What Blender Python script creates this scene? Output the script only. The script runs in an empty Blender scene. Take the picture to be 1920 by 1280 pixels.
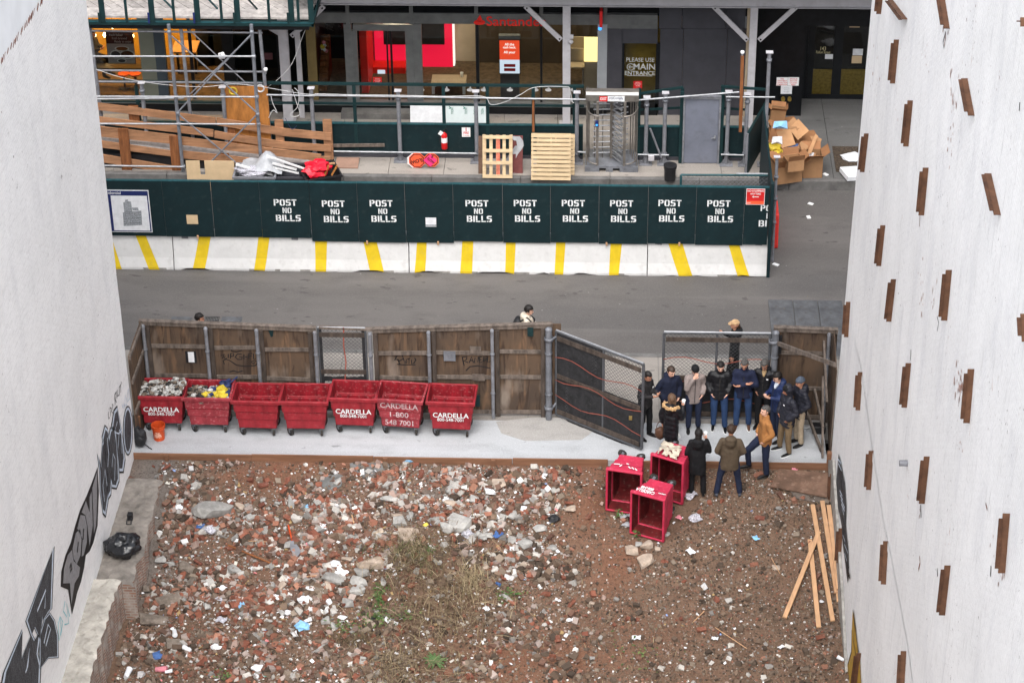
# Vacant lot between two white walls, seen from above: camera, world and sun first, then setting, objects, people, rubble.
import bpy,bmesh,math,random
import numpy as np
from mathutils import Vector,Matrix,Euler,noise
rnd=random.Random(7)
SC=bpy.context.scene
COL=SC.collection
PI=math.pi
rad=math.radians
CAM_F,CAM_TH,CAM_PS,CAM_RO,CAM_H=4441.0,rad(31.785),rad(2.723),rad(-0.657),30.0
_F=Vector((-math.sin(CAM_PS)*math.cos(CAM_TH),math.cos(CAM_PS)*math.cos(CAM_TH),-math.sin(CAM_TH)))
_R0=Vector((math.cos(CAM_PS),math.sin(CAM_PS),0));_U0=_R0 .cross(_F)
_R=_R0*math.cos(CAM_RO)+_U0*math.sin(CAM_RO);_U=-_R0*math.sin(CAM_RO)+_U0*math.cos(CAM_RO)
CAMP=Vector((0,0,CAM_H))
cd=bpy.data.cameras.new('camera');cam=bpy.data.objects.new('camera',cd);COL.objects.link(cam)
cam.matrix_world=Matrix(((_R.x,_U.x,-_F.x,0),(_R.y,_U.y,-_F.y,0),(_R.z,_U.z,-_F.z,CAM_H),(0,0,0,1)))
cd.sensor_width=36;cd.sensor_fit='HORIZONTAL';cd.lens=36*CAM_F/1920.0;cd.clip_start=1;cd.clip_end=600
SC.camera=cam
w=bpy.data.worlds.new("World");SC.world=w;w.use_nodes=True
wn=w.node_tree.nodes;wl=w.node_tree.links
bg=wn['Background'];sky=wn.new('ShaderNodeTexSky');sky.sky_type='NISHITA'
sky.sun_disc=False;sky.sun_elevation=rad(58);sky.sun_rotation=rad(184);sky.dust_density=4;sky.ozone_density=1
hs=wn.new('ShaderNodeHueSaturation');hs.inputs['Saturation'].default_value=0.28
wl.new(sky.outputs[0],hs.inputs['Color']);wl.new(hs.outputs[0],bg.inputs[0]);bg.inputs[1].default_value=0.15
sl=bpy.data.lights.new('sun','SUN');so=bpy.data.objects.new('sun',sl);COL.objects.link(so)
sl.energy=0.5;sl.angle=rad(60);sl.color=(1,.97,.92)
so.rotation_euler=(rad(34),0,rad(4))
SC.view_settings.view_transform='Standard';SC.view_settings.look='None'
SC.view_settings.exposure=1.41;SC.view_settings.gamma=1
SC.cycles.max_bounces=8;SC.cycles.diffuse_bounces=4;SC.cycles.transparent_max_bounces=24
SC.cycles.caustics_reflective=False;SC.cycles.caustics_refractive=False
def ray(x,y):return _F+_R*((x-960)/CAM_F)+_U*((640-y)/CAM_F)
def G(x,y,z=0.0):
 d=ray(x,y);return CAMP+d*((z-CAM_H)/d.z)
def PY(x,y,Y):
 d=ray(x,y);return CAMP+d*(Y/d.y)
def PX(x,y,X):
 d=ray(x,y);return CAMP+d*(X/d.x)
def R4(x0,y0,x1,y1,Y):
 ym,xm=(y0+y1)/2,(x0+x1)/2
 return PY(x0,ym,Y).x,PY(x1,ym,Y).x,PY(xm,y1,Y).z,PY(xm,y0,Y).z
class MB:
 def __init__(s):s.v=[];s.f=[];s.m=[];s.sm=[]
 def add(s,vs,fs,m=0,smooth=False):
  o=len(s.v);s.v+=[tuple(v) for v in vs]
  for f in fs:s.f.append(tuple(o+i for i in f));s.m.append(m);s.sm.append(smooth)
  return s
 def hexa(s,p,m=0):
  return s.add(p,[(3,2,1,0),(4,5,6,7),(0,1,5,4),(1,2,6,5),(2,3,7,6),(3,0,4,7)],m)
 def box(s,x0,x1,y0,y1,z0,z1,m=0):
  if x0>x1:x0,x1=x1,x0
  if y0>y1:y0,y1=y1,y0
  if z0>z1:z0,z1=z1,z0
  return s.hexa([(x0,y0,z0),(x1,y0,z0),(x1,y1,z0),(x0,y1,z0),(x0,y0,z1),(x1,y0,z1),(x1,y1,z1),(x0,y1,z1)],m)
 def obox(s,c,sz,rot=None,m=0):
  c=Vector(c);h=[x/2 for x in sz];R=rot if rot is not None else Matrix.Identity(3)
  pts=[c+R@Vector((sx*h[0],sy*h[1],sz_*h[2])) for sz_ in(-1,1) for sx,sy in((-1,-1),(1,-1),(1,1),(-1,1))]
  return s.hexa(pts,m)
 def beam(s,p,q,a,b,m=0,up=(0,0,1)):
  p,q=Vector(p),Vector(q);d=(q-p).normalized();u=Vector(up)
  if abs(d.dot(u))>.97:u=Vector((0,1,0))
  x=d.cross(u).normalized();z=x.cross(d).normalized();x=x*a/2;z=z*b/2
  return s.hexa([p-x-z,p+x-z,q+x-z,q-x-z,p-x+z,p+x+z,q+x+z,q-x+z],m)
 def tube(s,p,q,r,n=8,m=0,r2=None,cap=True):
  p,q=Vector(p),Vector(q);d=(q-p).normalized();u=Vector((0,0,1)) if abs(d.z)<.9 else Vector((1,0,0))
  x=d.cross(u).normalized();y=d.cross(x).normalized();r2=r if r2 is None else r2
  A=[p+(x*math.cos(2*PI*i/n)+y*math.sin(2*PI*i/n))*r for i in range(n)]
  B=[q+(x*math.cos(2*PI*i/n)+y*math.sin(2*PI*i/n))*r2 for i in range(n)]
  s.add(A+B,[(i,(i+1)%n,n+(i+1)%n,n+i) for i in range(n)],m,n>4)
  if cap:s.add(A,[tuple(range(n-1,-1,-1))],m);s.add(B,[tuple(range(n))],m)
  return s
 def path(s,pts,r,n=6,m=0):
  for a,b in zip(pts[:-1],pts[1:]):s.tube(a,b,r,n,m)
  return s
 def poly(s,pts,m=0):return s.add(pts,[tuple(range(len(pts)))],m)
 def prism(s,pts,vec,m=0):
  n=len(pts);pts=[Vector(p) for p in pts];vec=Vector(vec)
  nr=Vector((0,0,0))
  for i in range(n):nr+=pts[i].cross(pts[(i+1)%n])
  if nr.dot(vec)>0:pts=pts[::-1]
  q=[p+vec for p in pts]
  return s.add(pts+q,[tuple(range(n)),tuple(range(2*n-1,n-1,-1))]+[((i+1)%n,i,n+i,n+(i+1)%n) for i in range(n)],m)
 def stroke(s,pts,wd,nrm,m=0):
  nrm=Vector(nrm).normalized();pts=[Vector(p) for p in pts];L=len(pts)
  dirs=[(pts[min(i+1,L-1)]-pts[max(i-1,0)]).normalized() for i in range(L)]
  vs=[]
  for p,d in zip(pts,dirs):
   sd=d.cross(nrm).normalized()*wd/2;vs+=[p-sd,p+sd]
  return s.add(vs,[(2*i,2*i+1,2*i+3,2*i+2) for i in range(L-1)],m)
 def lathe(s,prof,c=(0,0,0),n=16,m=0,smooth=True):
  c=Vector(c);k=len(prof)
  vs=[c+Vector((r*math.cos(2*PI*i/n),r*math.sin(2*PI*i/n),z)) for r,z in prof for i in range(n)]
  fs=[(j*n+i,j*n+(i+1)%n,(j+1)*n+(i+1)%n,(j+1)*n+i) for j in range(k-1) for i in range(n)]
  return s.add(vs,fs,m,smooth)
 def text(s,body,o,right,up,size,m=0,align='CENTER',bold=0.0,sx=1.0,depth=0.0,spacing=1.0,shear=0.0):
  me=text_mesh(body,align,bold,spacing);o=Vector(o);r=Vector(right).normalized()*size*sx;u=Vector(up).normalized()*size
  s.add([o+r*(x+shear*y)+u*y for x,y in me[0]],me[1],m);return s
 def link(s,o,ux,uz,W,H,pitch=.07,r=.0028,m=0):
  o,ux,uz=Vector(o),Vector(ux).normalized(),Vector(uz).normalized();c=-H
  while c<W+H:
   for sg in(1,-1):
    pts=[]
    for v in(0,H):
     pts.append((c+v,v) if sg==1 else(c+H-v,v))
    (u0,v0),(u1,v1)=pts
    t0,t1=0.0,1.0;du=u1-u0
    ta,tb=(0-u0)/du,(W-u0)/du
    t0,t1=max(t0,min(ta,tb)),min(t1,max(ta,tb))
    if t1-t0>.01:
     P=o+ux*(u0+du*t0)+uz*(v0+(v1-v0)*t0);Q=o+ux*(u0+du*t1)+uz*(v0+(v1-v0)*t1)
     s.tube(P,Q,r,3,m,cap=False)
   c+=pitch*1.25
  return s
 def build(s,name,mats,parent=None,loc=None,bevel=0,kind=None,label=None,cat=None,group=None,smooth=None):
  me=bpy.data.meshes.new(name)
  L=Vector(loc) if loc is not None else(Vector(parent['origin']) if parent is not None and 'origin' in parent else Vector((0,0,0)))
  vs=[(v[0]-L.x,v[1]-L.y,v[2]-L.z) for v in s.v]
  me.from_pydata(vs,[],s.f)
  if not isinstance(mats,(list,tuple)):mats=[mats]
  for m in mats:me.materials.append(m)
  me.polygons.foreach_set('material_index',s.m)
  me.polygons.foreach_set('use_smooth',[bool(x) if smooth is None else smooth for x in s.sm]);me.update()
  o=bpy.data.objects.new(name,me);COL.objects.link(o)
  if parent is not None:o.parent=parent
  elif loc is not None:o.location=L
  if bevel:
   b=o.modifiers.new('bevel','BEVEL');b.width=bevel;b.segments=1;b.limit_method='ANGLE'
  tag(o,label,cat,group,kind);return o
_tc={}
def text_mesh(body,align='CENTER',bold=0.0,spacing=1.0):
 k=(body,align,bold,spacing)
 if k in _tc:return _tc[k]
 cu=bpy.data.curves.new('lettering','FONT');cu.body=body;cu.align_x=align;cu.align_y='CENTER';cu.offset=bold;cu.resolution_u=3
 cu.space_character=spacing;cu.space_line=.85
 ob=bpy.data.objects.new('lettering',cu);me=ob.to_mesh()
 r=([(v.co.x,v.co.y) for v in me.vertices],[tuple(p.vertices) for p in me.polygons])
 ob.to_mesh_clear();bpy.data.objects.remove(ob);bpy.data.curves.remove(cu)
 _tc[k]=r;return r
def tag(o,label=None,cat=None,group=None,kind=None):
 if label:o['label']=label
 if cat:o['category']=cat
 if group:o['group']=group
 if kind:o['kind']=kind
 return o
def thing(name,label,cat,loc=(0,0,0),group=None):
 o=bpy.data.objects.new(name,None);COL.objects.link(o);o.empty_display_size=.1
 o.location=loc;o['origin']=tuple(loc);return tag(o,label,cat,group)
def copy_tree(o,parent=None):
 c=o.copy();COL.objects.link(c)
 if parent is not None:c.parent=parent
 for ch in list(o.children):copy_tree(ch,c)
 return c
def _nt(name):
 m=bpy.data.materials.new(name);m.use_nodes=True
 return m,m.node_tree.nodes,m.node_tree.links,m.node_tree.nodes['Principled BSDF']
def lin(c):return tuple(((x/255)/12.92 if x/255<=.04045 else((x/255+.055)/1.055)**2.4) for x in c)
def mat(name,c,rough=.75,var=.18,scale=4,c2=None,metal=0,bump=0.0,bscale=None,st=(1,1,1),spec=.3,rv=.0,dirt=0.0,dc=(.06,.05,.04)):
 m,n,l,b=_nt(name)
 tc=n.new('ShaderNodeTexCoord');mp=n.new('ShaderNodeMapping');mp.inputs['Scale'].default_value=st
 l.new(tc.outputs['Object'],mp.inputs['Vector'])
 nz=n.new('ShaderNodeTexNoise');nz.inputs['Scale'].default_value=scale;nz.inputs['Detail'].default_value=6;nz.inputs['Roughness'].default_value=.65
 l.new(mp.outputs[0],nz.inputs['Vector'])
 rp=n.new('ShaderNodeValToRGB');c2=c2 or tuple(max(0,x*(1-2*var)) for x in c)
 c1=c if c2 is None else tuple(min(1,x*(1+var)) for x in c)
 rp.color_ramp.elements[0].position=.3;rp.color_ramp.elements[1].position=.7
 rp.color_ramp.elements[0].color=(*c2,1);rp.color_ramp.elements[1].color=(*c1,1)
 l.new(nz.outputs['Fac'],rp.inputs[0]);out=rp.outputs[0]
 if dirt:
  d=n.new('ShaderNodeTexNoise');d.inputs['Scale'].default_value=scale*2.7;d.inputs['Detail'].default_value=8
  l.new(tc.outputs['Object'],d.inputs['Vector'])
  dr=n.new('ShaderNodeValToRGB');dr.color_ramp.elements[0].position=.56;dr.color_ramp.elements[1].position=.7
  l.new(d.outputs['Fac'],dr.inputs[0])
  mu=n.new('ShaderNodeMath');mu.operation='MULTIPLY';mu.inputs[1].default_value=dirt;l.new(dr.outputs[0],mu.inputs[0])
  mx=n.new('ShaderNodeMixRGB');l.new(mu.outputs[0],mx.inputs[0]);l.new(out,mx.inputs[1]);mx.inputs[2].default_value=(*dc,1);out=mx.outputs[0]
 if rv:
  oi=n.new('ShaderNodeObjectInfo');mr=n.new('ShaderNodeMapRange');mr.inputs[3].default_value=1-rv;mr.inputs[4].default_value=1+rv
  l.new(oi.outputs['Random'],mr.inputs[0]);vm=n.new('ShaderNodeVectorMath');vm.operation='SCALE'
  l.new(out,vm.inputs[0]);l.new(mr.outputs[0],vm.inputs['Scale']);out=vm.outputs[0]
 l.new(out,b.inputs['Base Color'])
 b.inputs['Roughness'].default_value=rough;b.inputs['Metallic'].default_value=metal;b.inputs['Specular IOR Level'].default_value=spec
 if bump:
  n2=n.new('ShaderNodeTexNoise');n2 .inputs['Scale'].default_value=bscale or scale*4;n2 .inputs['Detail'].default_value=5
  l.new(mp.outputs[0],n2 .inputs['Vector'])
  bp=n.new('ShaderNodeBump');bp.inputs['Strength'].default_value=bump;bp.inputs['Distance'].default_value=.02
  l.new(n2 .outputs['Fac'],bp.inputs['Height']);l.new(bp.outputs[0],b.inputs['Normal'])
 return m
def emit(name,c,s):
 m,n,l,b=_nt(name);b.inputs['Base Color'].default_value=(*[x*.3 for x in c],1)
 b.inputs['Emission Color'].default_value=(*c,1);b.inputs['Emission Strength'].default_value=s;return m
def glassmat(name,tint=(.75,.78,.76),refl=.10):
 m,n,l,b=_nt(name);n.remove(b);o=n['Material Output']
 t=n.new('ShaderNodeBsdfTransparent');t.inputs[0].default_value=(*tint,1)
 g=n.new('ShaderNodeBsdfGlossy');g.inputs['Roughness'].default_value=.02;g.inputs[0].default_value=(.9,.9,.9,1)
 f=n.new('ShaderNodeFresnel');f.inputs[0].default_value=1.5;mx=n.new('ShaderNodeMixShader')
 l.new(f.outputs[0],mx.inputs[0]);l.new(t.outputs[0],mx.inputs[1]);l.new(g.outputs[0],mx.inputs[2]);l.new(mx.outputs[0],o.inputs[0]);return m
def attrmat(name,rough=.9,bump=.3):
 m,n,l,b=_nt(name);a=n.new('ShaderNodeAttribute');a.attribute_name='col'
 tc=n.new('ShaderNodeTexCoord');nz=n.new('ShaderNodeTexNoise');nz.inputs['Scale'].default_value=30;nz.inputs['Detail'].default_value=4
 l.new(tc.outputs['Object'],nz.inputs['Vector']);mr=n.new('ShaderNodeMapRange');mr.inputs[3].default_value=.6;mr.inputs[4].default_value=1.35
 l.new(nz.outputs['Fac'],mr.inputs[0]);vm=n.new('ShaderNodeVectorMath');vm.operation='SCALE'
 l.new(a.outputs['Color'],vm.inputs[0]);l.new(mr.outputs[0],vm.inputs['Scale']);l.new(vm.outputs[0],b.inputs['Base Color'])
 b.inputs['Roughness'].default_value=rough;b.inputs['Specular IOR Level'].default_value=.2;return m
def wallmat(name,seed,chips=.0,warm=(.895,.89,.885),chipmask=None):
 m,n,l,b=_nt(name)
 tc=n.new('ShaderNodeTexCoord');sp=n.new('ShaderNodeSeparateXYZ');l.new(tc.outputs['Object'],sp.inputs[0])
 cb=n.new('ShaderNodeCombineXYZ');l.new(sp.outputs['Y'],cb.inputs[0]);l.new(sp.outputs['Z'],cb.inputs[1]);cb.inputs[2].default_value=seed
 def nz(sc,det=6,st=(1,1,1),ro=.6):
  mp=n.new('ShaderNodeMapping');mp.inputs['Scale'].default_value=st;l.new(cb.outputs[0],mp.inputs['Vector'])
  t=n.new('ShaderNodeTexNoise');t.inputs['Scale'].default_value=sc;t.inputs['Detail'].default_value=det;t.inputs['Roughness'].default_value=ro
  l.new(mp.outputs[0],t.inputs['Vector']);return t.outputs['Fac']
 def ramp(s,a,c,v0=0.,v1=1.):
  r=n.new('ShaderNodeMapRange');r.inputs[1].default_value=a;r.inputs[2].default_value=c;r.inputs[3].default_value=v0;r.inputs[4].default_value=v1
  l.new(s,r.inputs[0]);return r.outputs[0]
 def mul(a,c):
  k=n.new('ShaderNodeMath');k.operation='MULTIPLY'
  for i,x in enumerate((a,c)):
   if isinstance(x,(int,float)):k.inputs[i].default_value=x
   else:l.new(x,k.inputs[i])
  return k.outputs[0]
 def mix(f,a,c):
  k=n.new('ShaderNodeMixRGB');l.new(f,k.inputs[0])
  for i,x in((1,a),(2,c)):
   if isinstance(x,tuple):k.inputs[i].default_value=(*x,1)
   else:l.new(x,k.inputs[i])
  return k.outputs[0]
 c=mix(ramp(nz(.45,5),.35,.7),warm,tuple(x*.90 for x in warm))
 c=mix(mul(ramp(nz(1.6,8,(1,.3,1)),.5,.72),.35 if seed<5 else .5),c,(.64,.64,.66))
 c=mix(mul(ramp(nz(9,6,(1,.12,1),.7),.56,.72),.2 if seed<5 else .5),c,(.47,.46,.45))
 c=mix(mul(ramp(nz(34,4,(.12,1,1)),.5,.72),.42 if seed<5 else .3),c,(.52,.51,.51))
 spots=mul(ramp(nz(15,3,(1,.5,1)),.69,.705),ramp(nz(.5,3),.48,.6))
 c=mix(spots,c,(.12,.09,.08))
 if chips:
  ch=mul(ramp(nz(2.6,9,(1,.40,1),.8),.67-chips,.685-chips),ramp(nz(.5,2),.5,.6))
  brk=mix(ramp(nz(26,2,(.4,1,1)),.42,.55),(.42,.22,.17),(.62,.52,.47))
  c=mix(ch,c,brk)
 l.new(c,b.inputs['Base Color']);b.inputs['Roughness'].default_value=.85;b.inputs['Specular IOR Level'].default_value=.15
 br=n.new('ShaderNodeTexBrick');br.inputs['Scale'].default_value=1;br.inputs['Brick Width'].default_value=.21;br.inputs['Row Height'].default_value=.072
 br.inputs['Mortar Size'].default_value=.012;br.inputs['Mortar Smooth'].default_value=.6;l.new(cb.outputs[0],br.inputs['Vector'])
 br.inputs['Color1'].default_value=(1,1,1,1);br.inputs['Color2'].default_value=(.9,.9,.9,1);br.inputs['Mortar'].default_value=(.2,.2,.2,1)
 ad=n.new('ShaderNodeMath');ad.operation='MULTIPLY_ADD';l.new(nz(14,6),ad.inputs[0]);ad.inputs[1].default_value=1.6
 l.new(br.outputs['Color'],ad.inputs[2])
 bp=n.new('ShaderNodeBump');bp.inputs['Strength'].default_value=.45;bp.inputs['Distance'].default_value=.02
 l.new(ad.outputs[0],bp.inputs['Height']);l.new(bp.outputs[0],b.inputs['Normal']);return m
def roadmat(name,base,dark,patchy=.6):
 m,n,l,b=_nt(name);tc=n.new('ShaderNodeTexCoord')
 def nz(sc,det,st=(1,1,1)):
  mp=n.new('ShaderNodeMapping');mp.inputs['Scale'].default_value=st;l.new(tc.outputs['Object'],mp.inputs['Vector'])
  t=n.new('ShaderNodeTexNoise');t.inputs['Scale'].default_value=sc;t.inputs['Detail'].default_value=det;l.new(mp.outputs[0],t.inputs['Vector']);return t.outputs['Fac']
 def mr(s,a,c,v1=1.):
  r=n.new('ShaderNodeMapRange');r.inputs[1].default_value=a;r.inputs[2].default_value=c;r.inputs[4].default_value=v1;l.new(s,r.inputs[0]);return r.outputs[0]
 def mix(f,a,c):
  k=n.new('ShaderNodeMixRGB');l.new(f,k.inputs[0])
  for i,x in((1,a),(2,c)):
   if isinstance(x,tuple):k.inputs[i].default_value=(*x,1)
   else:l.new(x,k.inputs[i])
  return k.outputs[0]
 c=mix(mr(nz(.35,4,(.35,1,1)),.42,.6,patchy),base,dark)
 c=mix(mr(nz(.8,4,(.03,1,1)),.46,.6,.55),c,tuple(x*.72 for x in base))
 c=mix(mr(nz(1.1,5,(.06,1.4,1)),.54,.66,.4),c,tuple(x*1.25 for x in base))
 c=mix(mr(nz(2.2,7,(.5,1,1)),.5,.7,.55),c,tuple(x*.62 for x in base))
 c=mix(mr(nz(3.2,5,(.8,1.6,1)),.655,.70,.75),c,tuple(x*.4 for x in base))
 c=mix(mr(nz(55,2),.5,.75,.45),c,tuple(min(1,x*1.6) for x in base))
 c=mix(mr(nz(9,3),.74,.76,.7),c,(.30,.29,.28))
 l.new(c,b.inputs['Base Color']);b.inputs['Roughness'].default_value=.8
 bp=n.new('ShaderNodeBump');bp.inputs['Strength'].default_value=.35;bp.inputs['Distance'].default_value=.01
 l.new(nz(70,3),bp.inputs['Height']);l.new(bp.outputs[0],b.inputs['Normal']);return m
def plymat(name):
 m,n,l,b=_nt(name);tc=n.new('ShaderNodeTexCoord');oi=n.new('ShaderNodeObjectInfo')
 def nz(sc,det,st,dist=0.):
  mp=n.new('ShaderNodeMapping');mp.inputs['Scale'].default_value=st;l.new(tc.outputs['Object'],mp.inputs['Vector'])
  t=n.new('ShaderNodeTexNoise');t.inputs['Scale'].default_value=sc;t.inputs['Detail'].default_value=det;t.inputs['Distortion'].default_value=dist
  l.new(mp.outputs[0],t.inputs['Vector']);return t.outputs['Fac']
 def mr(s,a,c,v1=1.):
  r=n.new('ShaderNodeMapRange');r.inputs[1].default_value=a;r.inputs[2].default_value=c;r.inputs[4].default_value=v1;l.new(s,r.inputs[0]);return r.outputs[0]
 def mix(f,a,c):
  k=n.new('ShaderNodeMixRGB');l.new(f,k.inputs[0])
  for i,x in((1,a),(2,c)):
   if isinstance(x,tuple):k.inputs[i].default_value=(*x,1)
   else:l.new(x,k.inputs[i])
  return k.outputs[0]
 c=mix(mr(nz(1.2,4,(1,1,.8)),.38,.62),(.118,.078,.052),(.072,.052,.04))
 c=mix(mr(nz(6,8,(1,1,.16),1.2),.54,.72,.55),c,(.22,.13,.075))
 c=mix(mr(nz(9,6,(1,1,.12),.8),.52,.66,.75),c,(.038,.025,.019))
 c=mix(mr(nz(1.7,4,(1,1,.35)),.58,.72,.5),c,(.36,.30,.25))
 l.new(c,b.inputs['Base Color']);b.inputs['Roughness'].default_value=.85;b.inputs['Specular IOR Level'].default_value=.15;return m
M={}
M['wall_l']=wallmat('white paint left',3.1,0.0)
M['wall_r']=wallmat('white paint right',11.7,0.03,(.88,.875,.868))
M['rustl']=mat('lit rusty steel',lin((98,68,50)),.8,.2,6,dirt=.2,dc=lin((84,54,38)))  # brighter copy of the rust, with the lit anchor face put into colour
M['ridge']=mat('ridge render',(.56,.55,.53),.9,.12,6)
M['patch']=mat('pale render',(.80,.82,.84),.9,.04,1.5)
M['road']=roadmat('asphalt',(.118,.108,.102),(.078,.073,.071),.8)
M['slab']=roadmat('fresh concrete',(.43,.445,.465),(.36,.375,.39),.5)
M['oldpatch']=roadmat('beige pavement patch',(.355,.345,.33),(.315,.30,.285),.6)
M['walk']=roadmat('old pavement',(.27,.245,.22),(.20,.185,.17),.7)
M['walk2']=roadmat('far pavement',(.30,.27,.24),(.22,.20,.18),.7)
M['walk3']=roadmat('grey pavement',(.13,.128,.125),(.09,.088,.085),.7)
M['kerb']=mat('kerb stone',(.15,.145,.14),.85,.2,3)
M['plate']=mat('steel plate',(.105,.108,.115),.6,.25,2.5,dirt=.5)
M['ply']=plymat('weathered plywood')
M['stud']=mat('weathered lumber',(.155,.125,.105),.85,.3,3,st=(3,3,.8),bump=.3)
M['studd']=mat('dark lumber',(.075,.058,.048),.85,.3,3,st=(3,3,.8))
M['greyst']=mat('grey galvanised pipe',(.20,.21,.235),.5,.18,4,metal=.25,dirt=.3)
M['pipe']=mat('grey painted pipe',(.20,.205,.225),.5,.18,5,dirt=.35,dc=(.10,.08,.07))
M['shiny']=mat('bright steel tube',(.36,.37,.39),.4,.15,6,metal=.5)
M['linkw']=mat('dull wire',(.055,.058,.062),.6,.15,6)
M['steel']=mat('stainless steel',(.27,.245,.22),.38,.15,6,metal=.6)
M['black']=mat('black plastic',(.018,.018,.02),.5,.2,6)
M['rubber']=mat('black rubber',(.03,.028,.026),.8,.3,8,dirt=.5,dc=(.15,.12,.09))
M['green']=mat('hoarding green paint',lin((14,37,41)),.6,.14,2.2,dirt=.16,dc=(.05,.07,.07))
M['green2']=mat('dark green paint',lin((20,47,49)),.55,.15,3)
M['teal']=mat('green steel edge',lin((38,78,84)),.5,.2,5)
M['letter']=mat('white stencil paint',(.78,.79,.79),.8,.12,12,dirt=.25,dc=(.2,.25,.26))
M['white']=mat('white paint',(.80,.80,.80),.7,.05,4)
M['fade']=mat('worn white paint',(.62,.45,.46),.8,.35,14)
M['barrier']=mat('white painted concrete',(.64,.635,.625),.8,.05,2.5,bump=.2,dirt=.22,dc=(.35,.33,.31))
M['yellow']=mat('yellow stripe paint',(.68,.48,.015),.75,.08,3,dirt=.2,dc=(.4,.3,.1))
M['conc']=mat('raw concrete',(.34,.325,.30),.9,.25,5,bump=.4)
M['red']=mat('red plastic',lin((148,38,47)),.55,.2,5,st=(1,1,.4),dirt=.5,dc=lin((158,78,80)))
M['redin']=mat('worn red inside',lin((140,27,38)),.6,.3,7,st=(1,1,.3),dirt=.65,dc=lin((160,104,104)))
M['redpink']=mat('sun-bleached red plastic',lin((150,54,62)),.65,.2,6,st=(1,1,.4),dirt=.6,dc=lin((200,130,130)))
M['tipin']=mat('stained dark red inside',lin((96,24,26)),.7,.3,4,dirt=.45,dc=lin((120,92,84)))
M['tipred']=mat('bright red plastic',lin((188,48,76)),.55,.12,5,dirt=.4,dc=lin((214,110,130)),st=(1,1,.5))
M['orange']=mat('orange plastic',lin((198,78,36)),.45,.08,5)
M['form']=mat('new form lumber',lin((128,92,70)),.8,.18,2,st=(.6,6,6))
M['pine']=mat('pale pine',lin((190,150,114)),.75,.10,3,st=(5,.8,5),rv=.12)
M['ramp']=mat('ramp lumber',lin((166,122,90)),.8,.22,2.0,st=(.7,4,6),dirt=.3,dc=(.16,.10,.06))
M['rampd']=mat('ramp post lumber',lin((134,84,50)),.8,.25,3,st=(6,4,.8))
M['pallet']=mat('pallet wood',lin((206,182,146)),.8,.12,3,st=(1,4,5))
M['plypale']=mat('new plywood',lin((204,178,142)),.8,.07,3)
M['plyor']=mat('orange plywood',lin((176,116,58)),.8,.2,3,st=(3,3,.8))
M['deck']=mat('grey planks',lin((172,166,162)),.85,.2,3,st=(2,2,2),rv=.22)
M['card']=mat('cardboard',lin((166,126,90)),.85,.10,3,rv=.18)
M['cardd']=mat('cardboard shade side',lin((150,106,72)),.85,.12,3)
M['navy']=mat('navy sign',lin((30,42,92)),.6,.1,4)
M['paper']=mat('paper',(.72,.73,.75),.8,.08,6)
M['greyd']=mat('drawing grey',(.32,.34,.36),.8,.3,30)
M['greymetal']=mat('dark metal panel',lin((74,74,80)),.42,.1,2.0,metal=.25)
M['frame']=mat('aluminium frame',lin((110,112,112)),.4,.12,3,metal=.3)
M['darkfr']=mat('dark bronze frame',lin((22,24,27)),.4,.2,4)
M['blackst']=mat('black granite',lin((20,22,25)),.3,.3,5)
M['shed']=mat('pale grey shed steel',lin((188,186,190)),.55,.07,3,dirt=.2,dc=(.3,.25,.22))
M['beige']=mat('beige interior wall',lin((178,160,136)),.8,.06,2)
M['carpet']=mat('brown carpet',lin((92,76,58)),.95,.25,8)
M['yelwall']=mat('mustard wall',lin((206,156,60)),.8,.1,2)
M['glass']=glassmat('window glass')
M['emred']=emit('backlit red panel',(1.0,.012,.06),.37)
M['emwhite']=emit('lit white panel',(1,.96,.9),.5)
M['bulb']=emit('warm bulb',(1,.72,.35),16)
M['cafefill']=emit('warm cafe fill light',(1,.55,.16),66)
M['bankfill']=emit('bank fill light',(1,.84,.58),24)
M['scrred']=emit('screen red',(1,.09,.03),.38)
M['scrwhite']=emit('screen white',(.75,.85,1),.4)
M['blueled']=emit('blue reader light',(.05,.35,1),.7)
M['signred']=mat('red sign',lin((205,38,38)),.6,.06,4)
M['sanred']=mat('red sign letters',lin((222,44,36)),.5,.08,4)
M['exting']=mat('red gloss paint',lin((196,30,32)),.3,.06,4)
M['sgnor']=mat('orange sign',lin((242,98,62)),.6,.04,4)
M['sgnpk']=mat('pink sign',lin((240,60,130)),.6,.04,4)
M['rust']=mat('rusty steel',lin((84,56,40)),.8,.28,6,bump=.3,dirt=.35,dc=lin((62,42,32)))
M['brick']=mat('old brick',lin((134,84,66)),.9,.25,5,bump=.4)
M['fabric']=mat('black windscreen mesh',lin((44,44,46)),.9,.25,6,dirt=.4,dc=(.05,.05,.05))
M['rope']=mat('faded red tape',lin((150,84,72)),.8,.15,4)
M['wire']=mat('white cable',(.6,.6,.6),.6,.1,5)
M['film']=mat('plastic film',(.40,.41,.43),.35,.15,6)
M['ink']=mat('black spray paint',(.012,.012,.013),.6,.15,20)
M['gblack']=mat('charcoal spray fill',(.06,.064,.072),.7,.5,26,st=(1,1,.2),dirt=.75,dc=(.26,.27,.29))
M['ggrey']=mat('silver spray fill',(.27,.27,.28),.6,.12,12)
M['glight']=mat('pale blue spray outline',(.62,.70,.80),.7,.12,10)
M['gcyan']=mat('cyan spray',(.22,.60,.66),.7,.1,8)
M['gyel']=mat('ochre spray',(.50,.30,.05),.7,.15,8)
XL,XR,YFR,YFL,YSL=-10.58,4.97,43.45,43.65,43.40
YFEN,YK,YKF,YB,YFAC=45.16,47.75,56.45,51.78,60.40
ZS=.15
CARVE=[]
def sstep(a,b,x):t=min(1,max(0,(x-a)/(b-a)));return t*t*(3-2*t)
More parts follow.
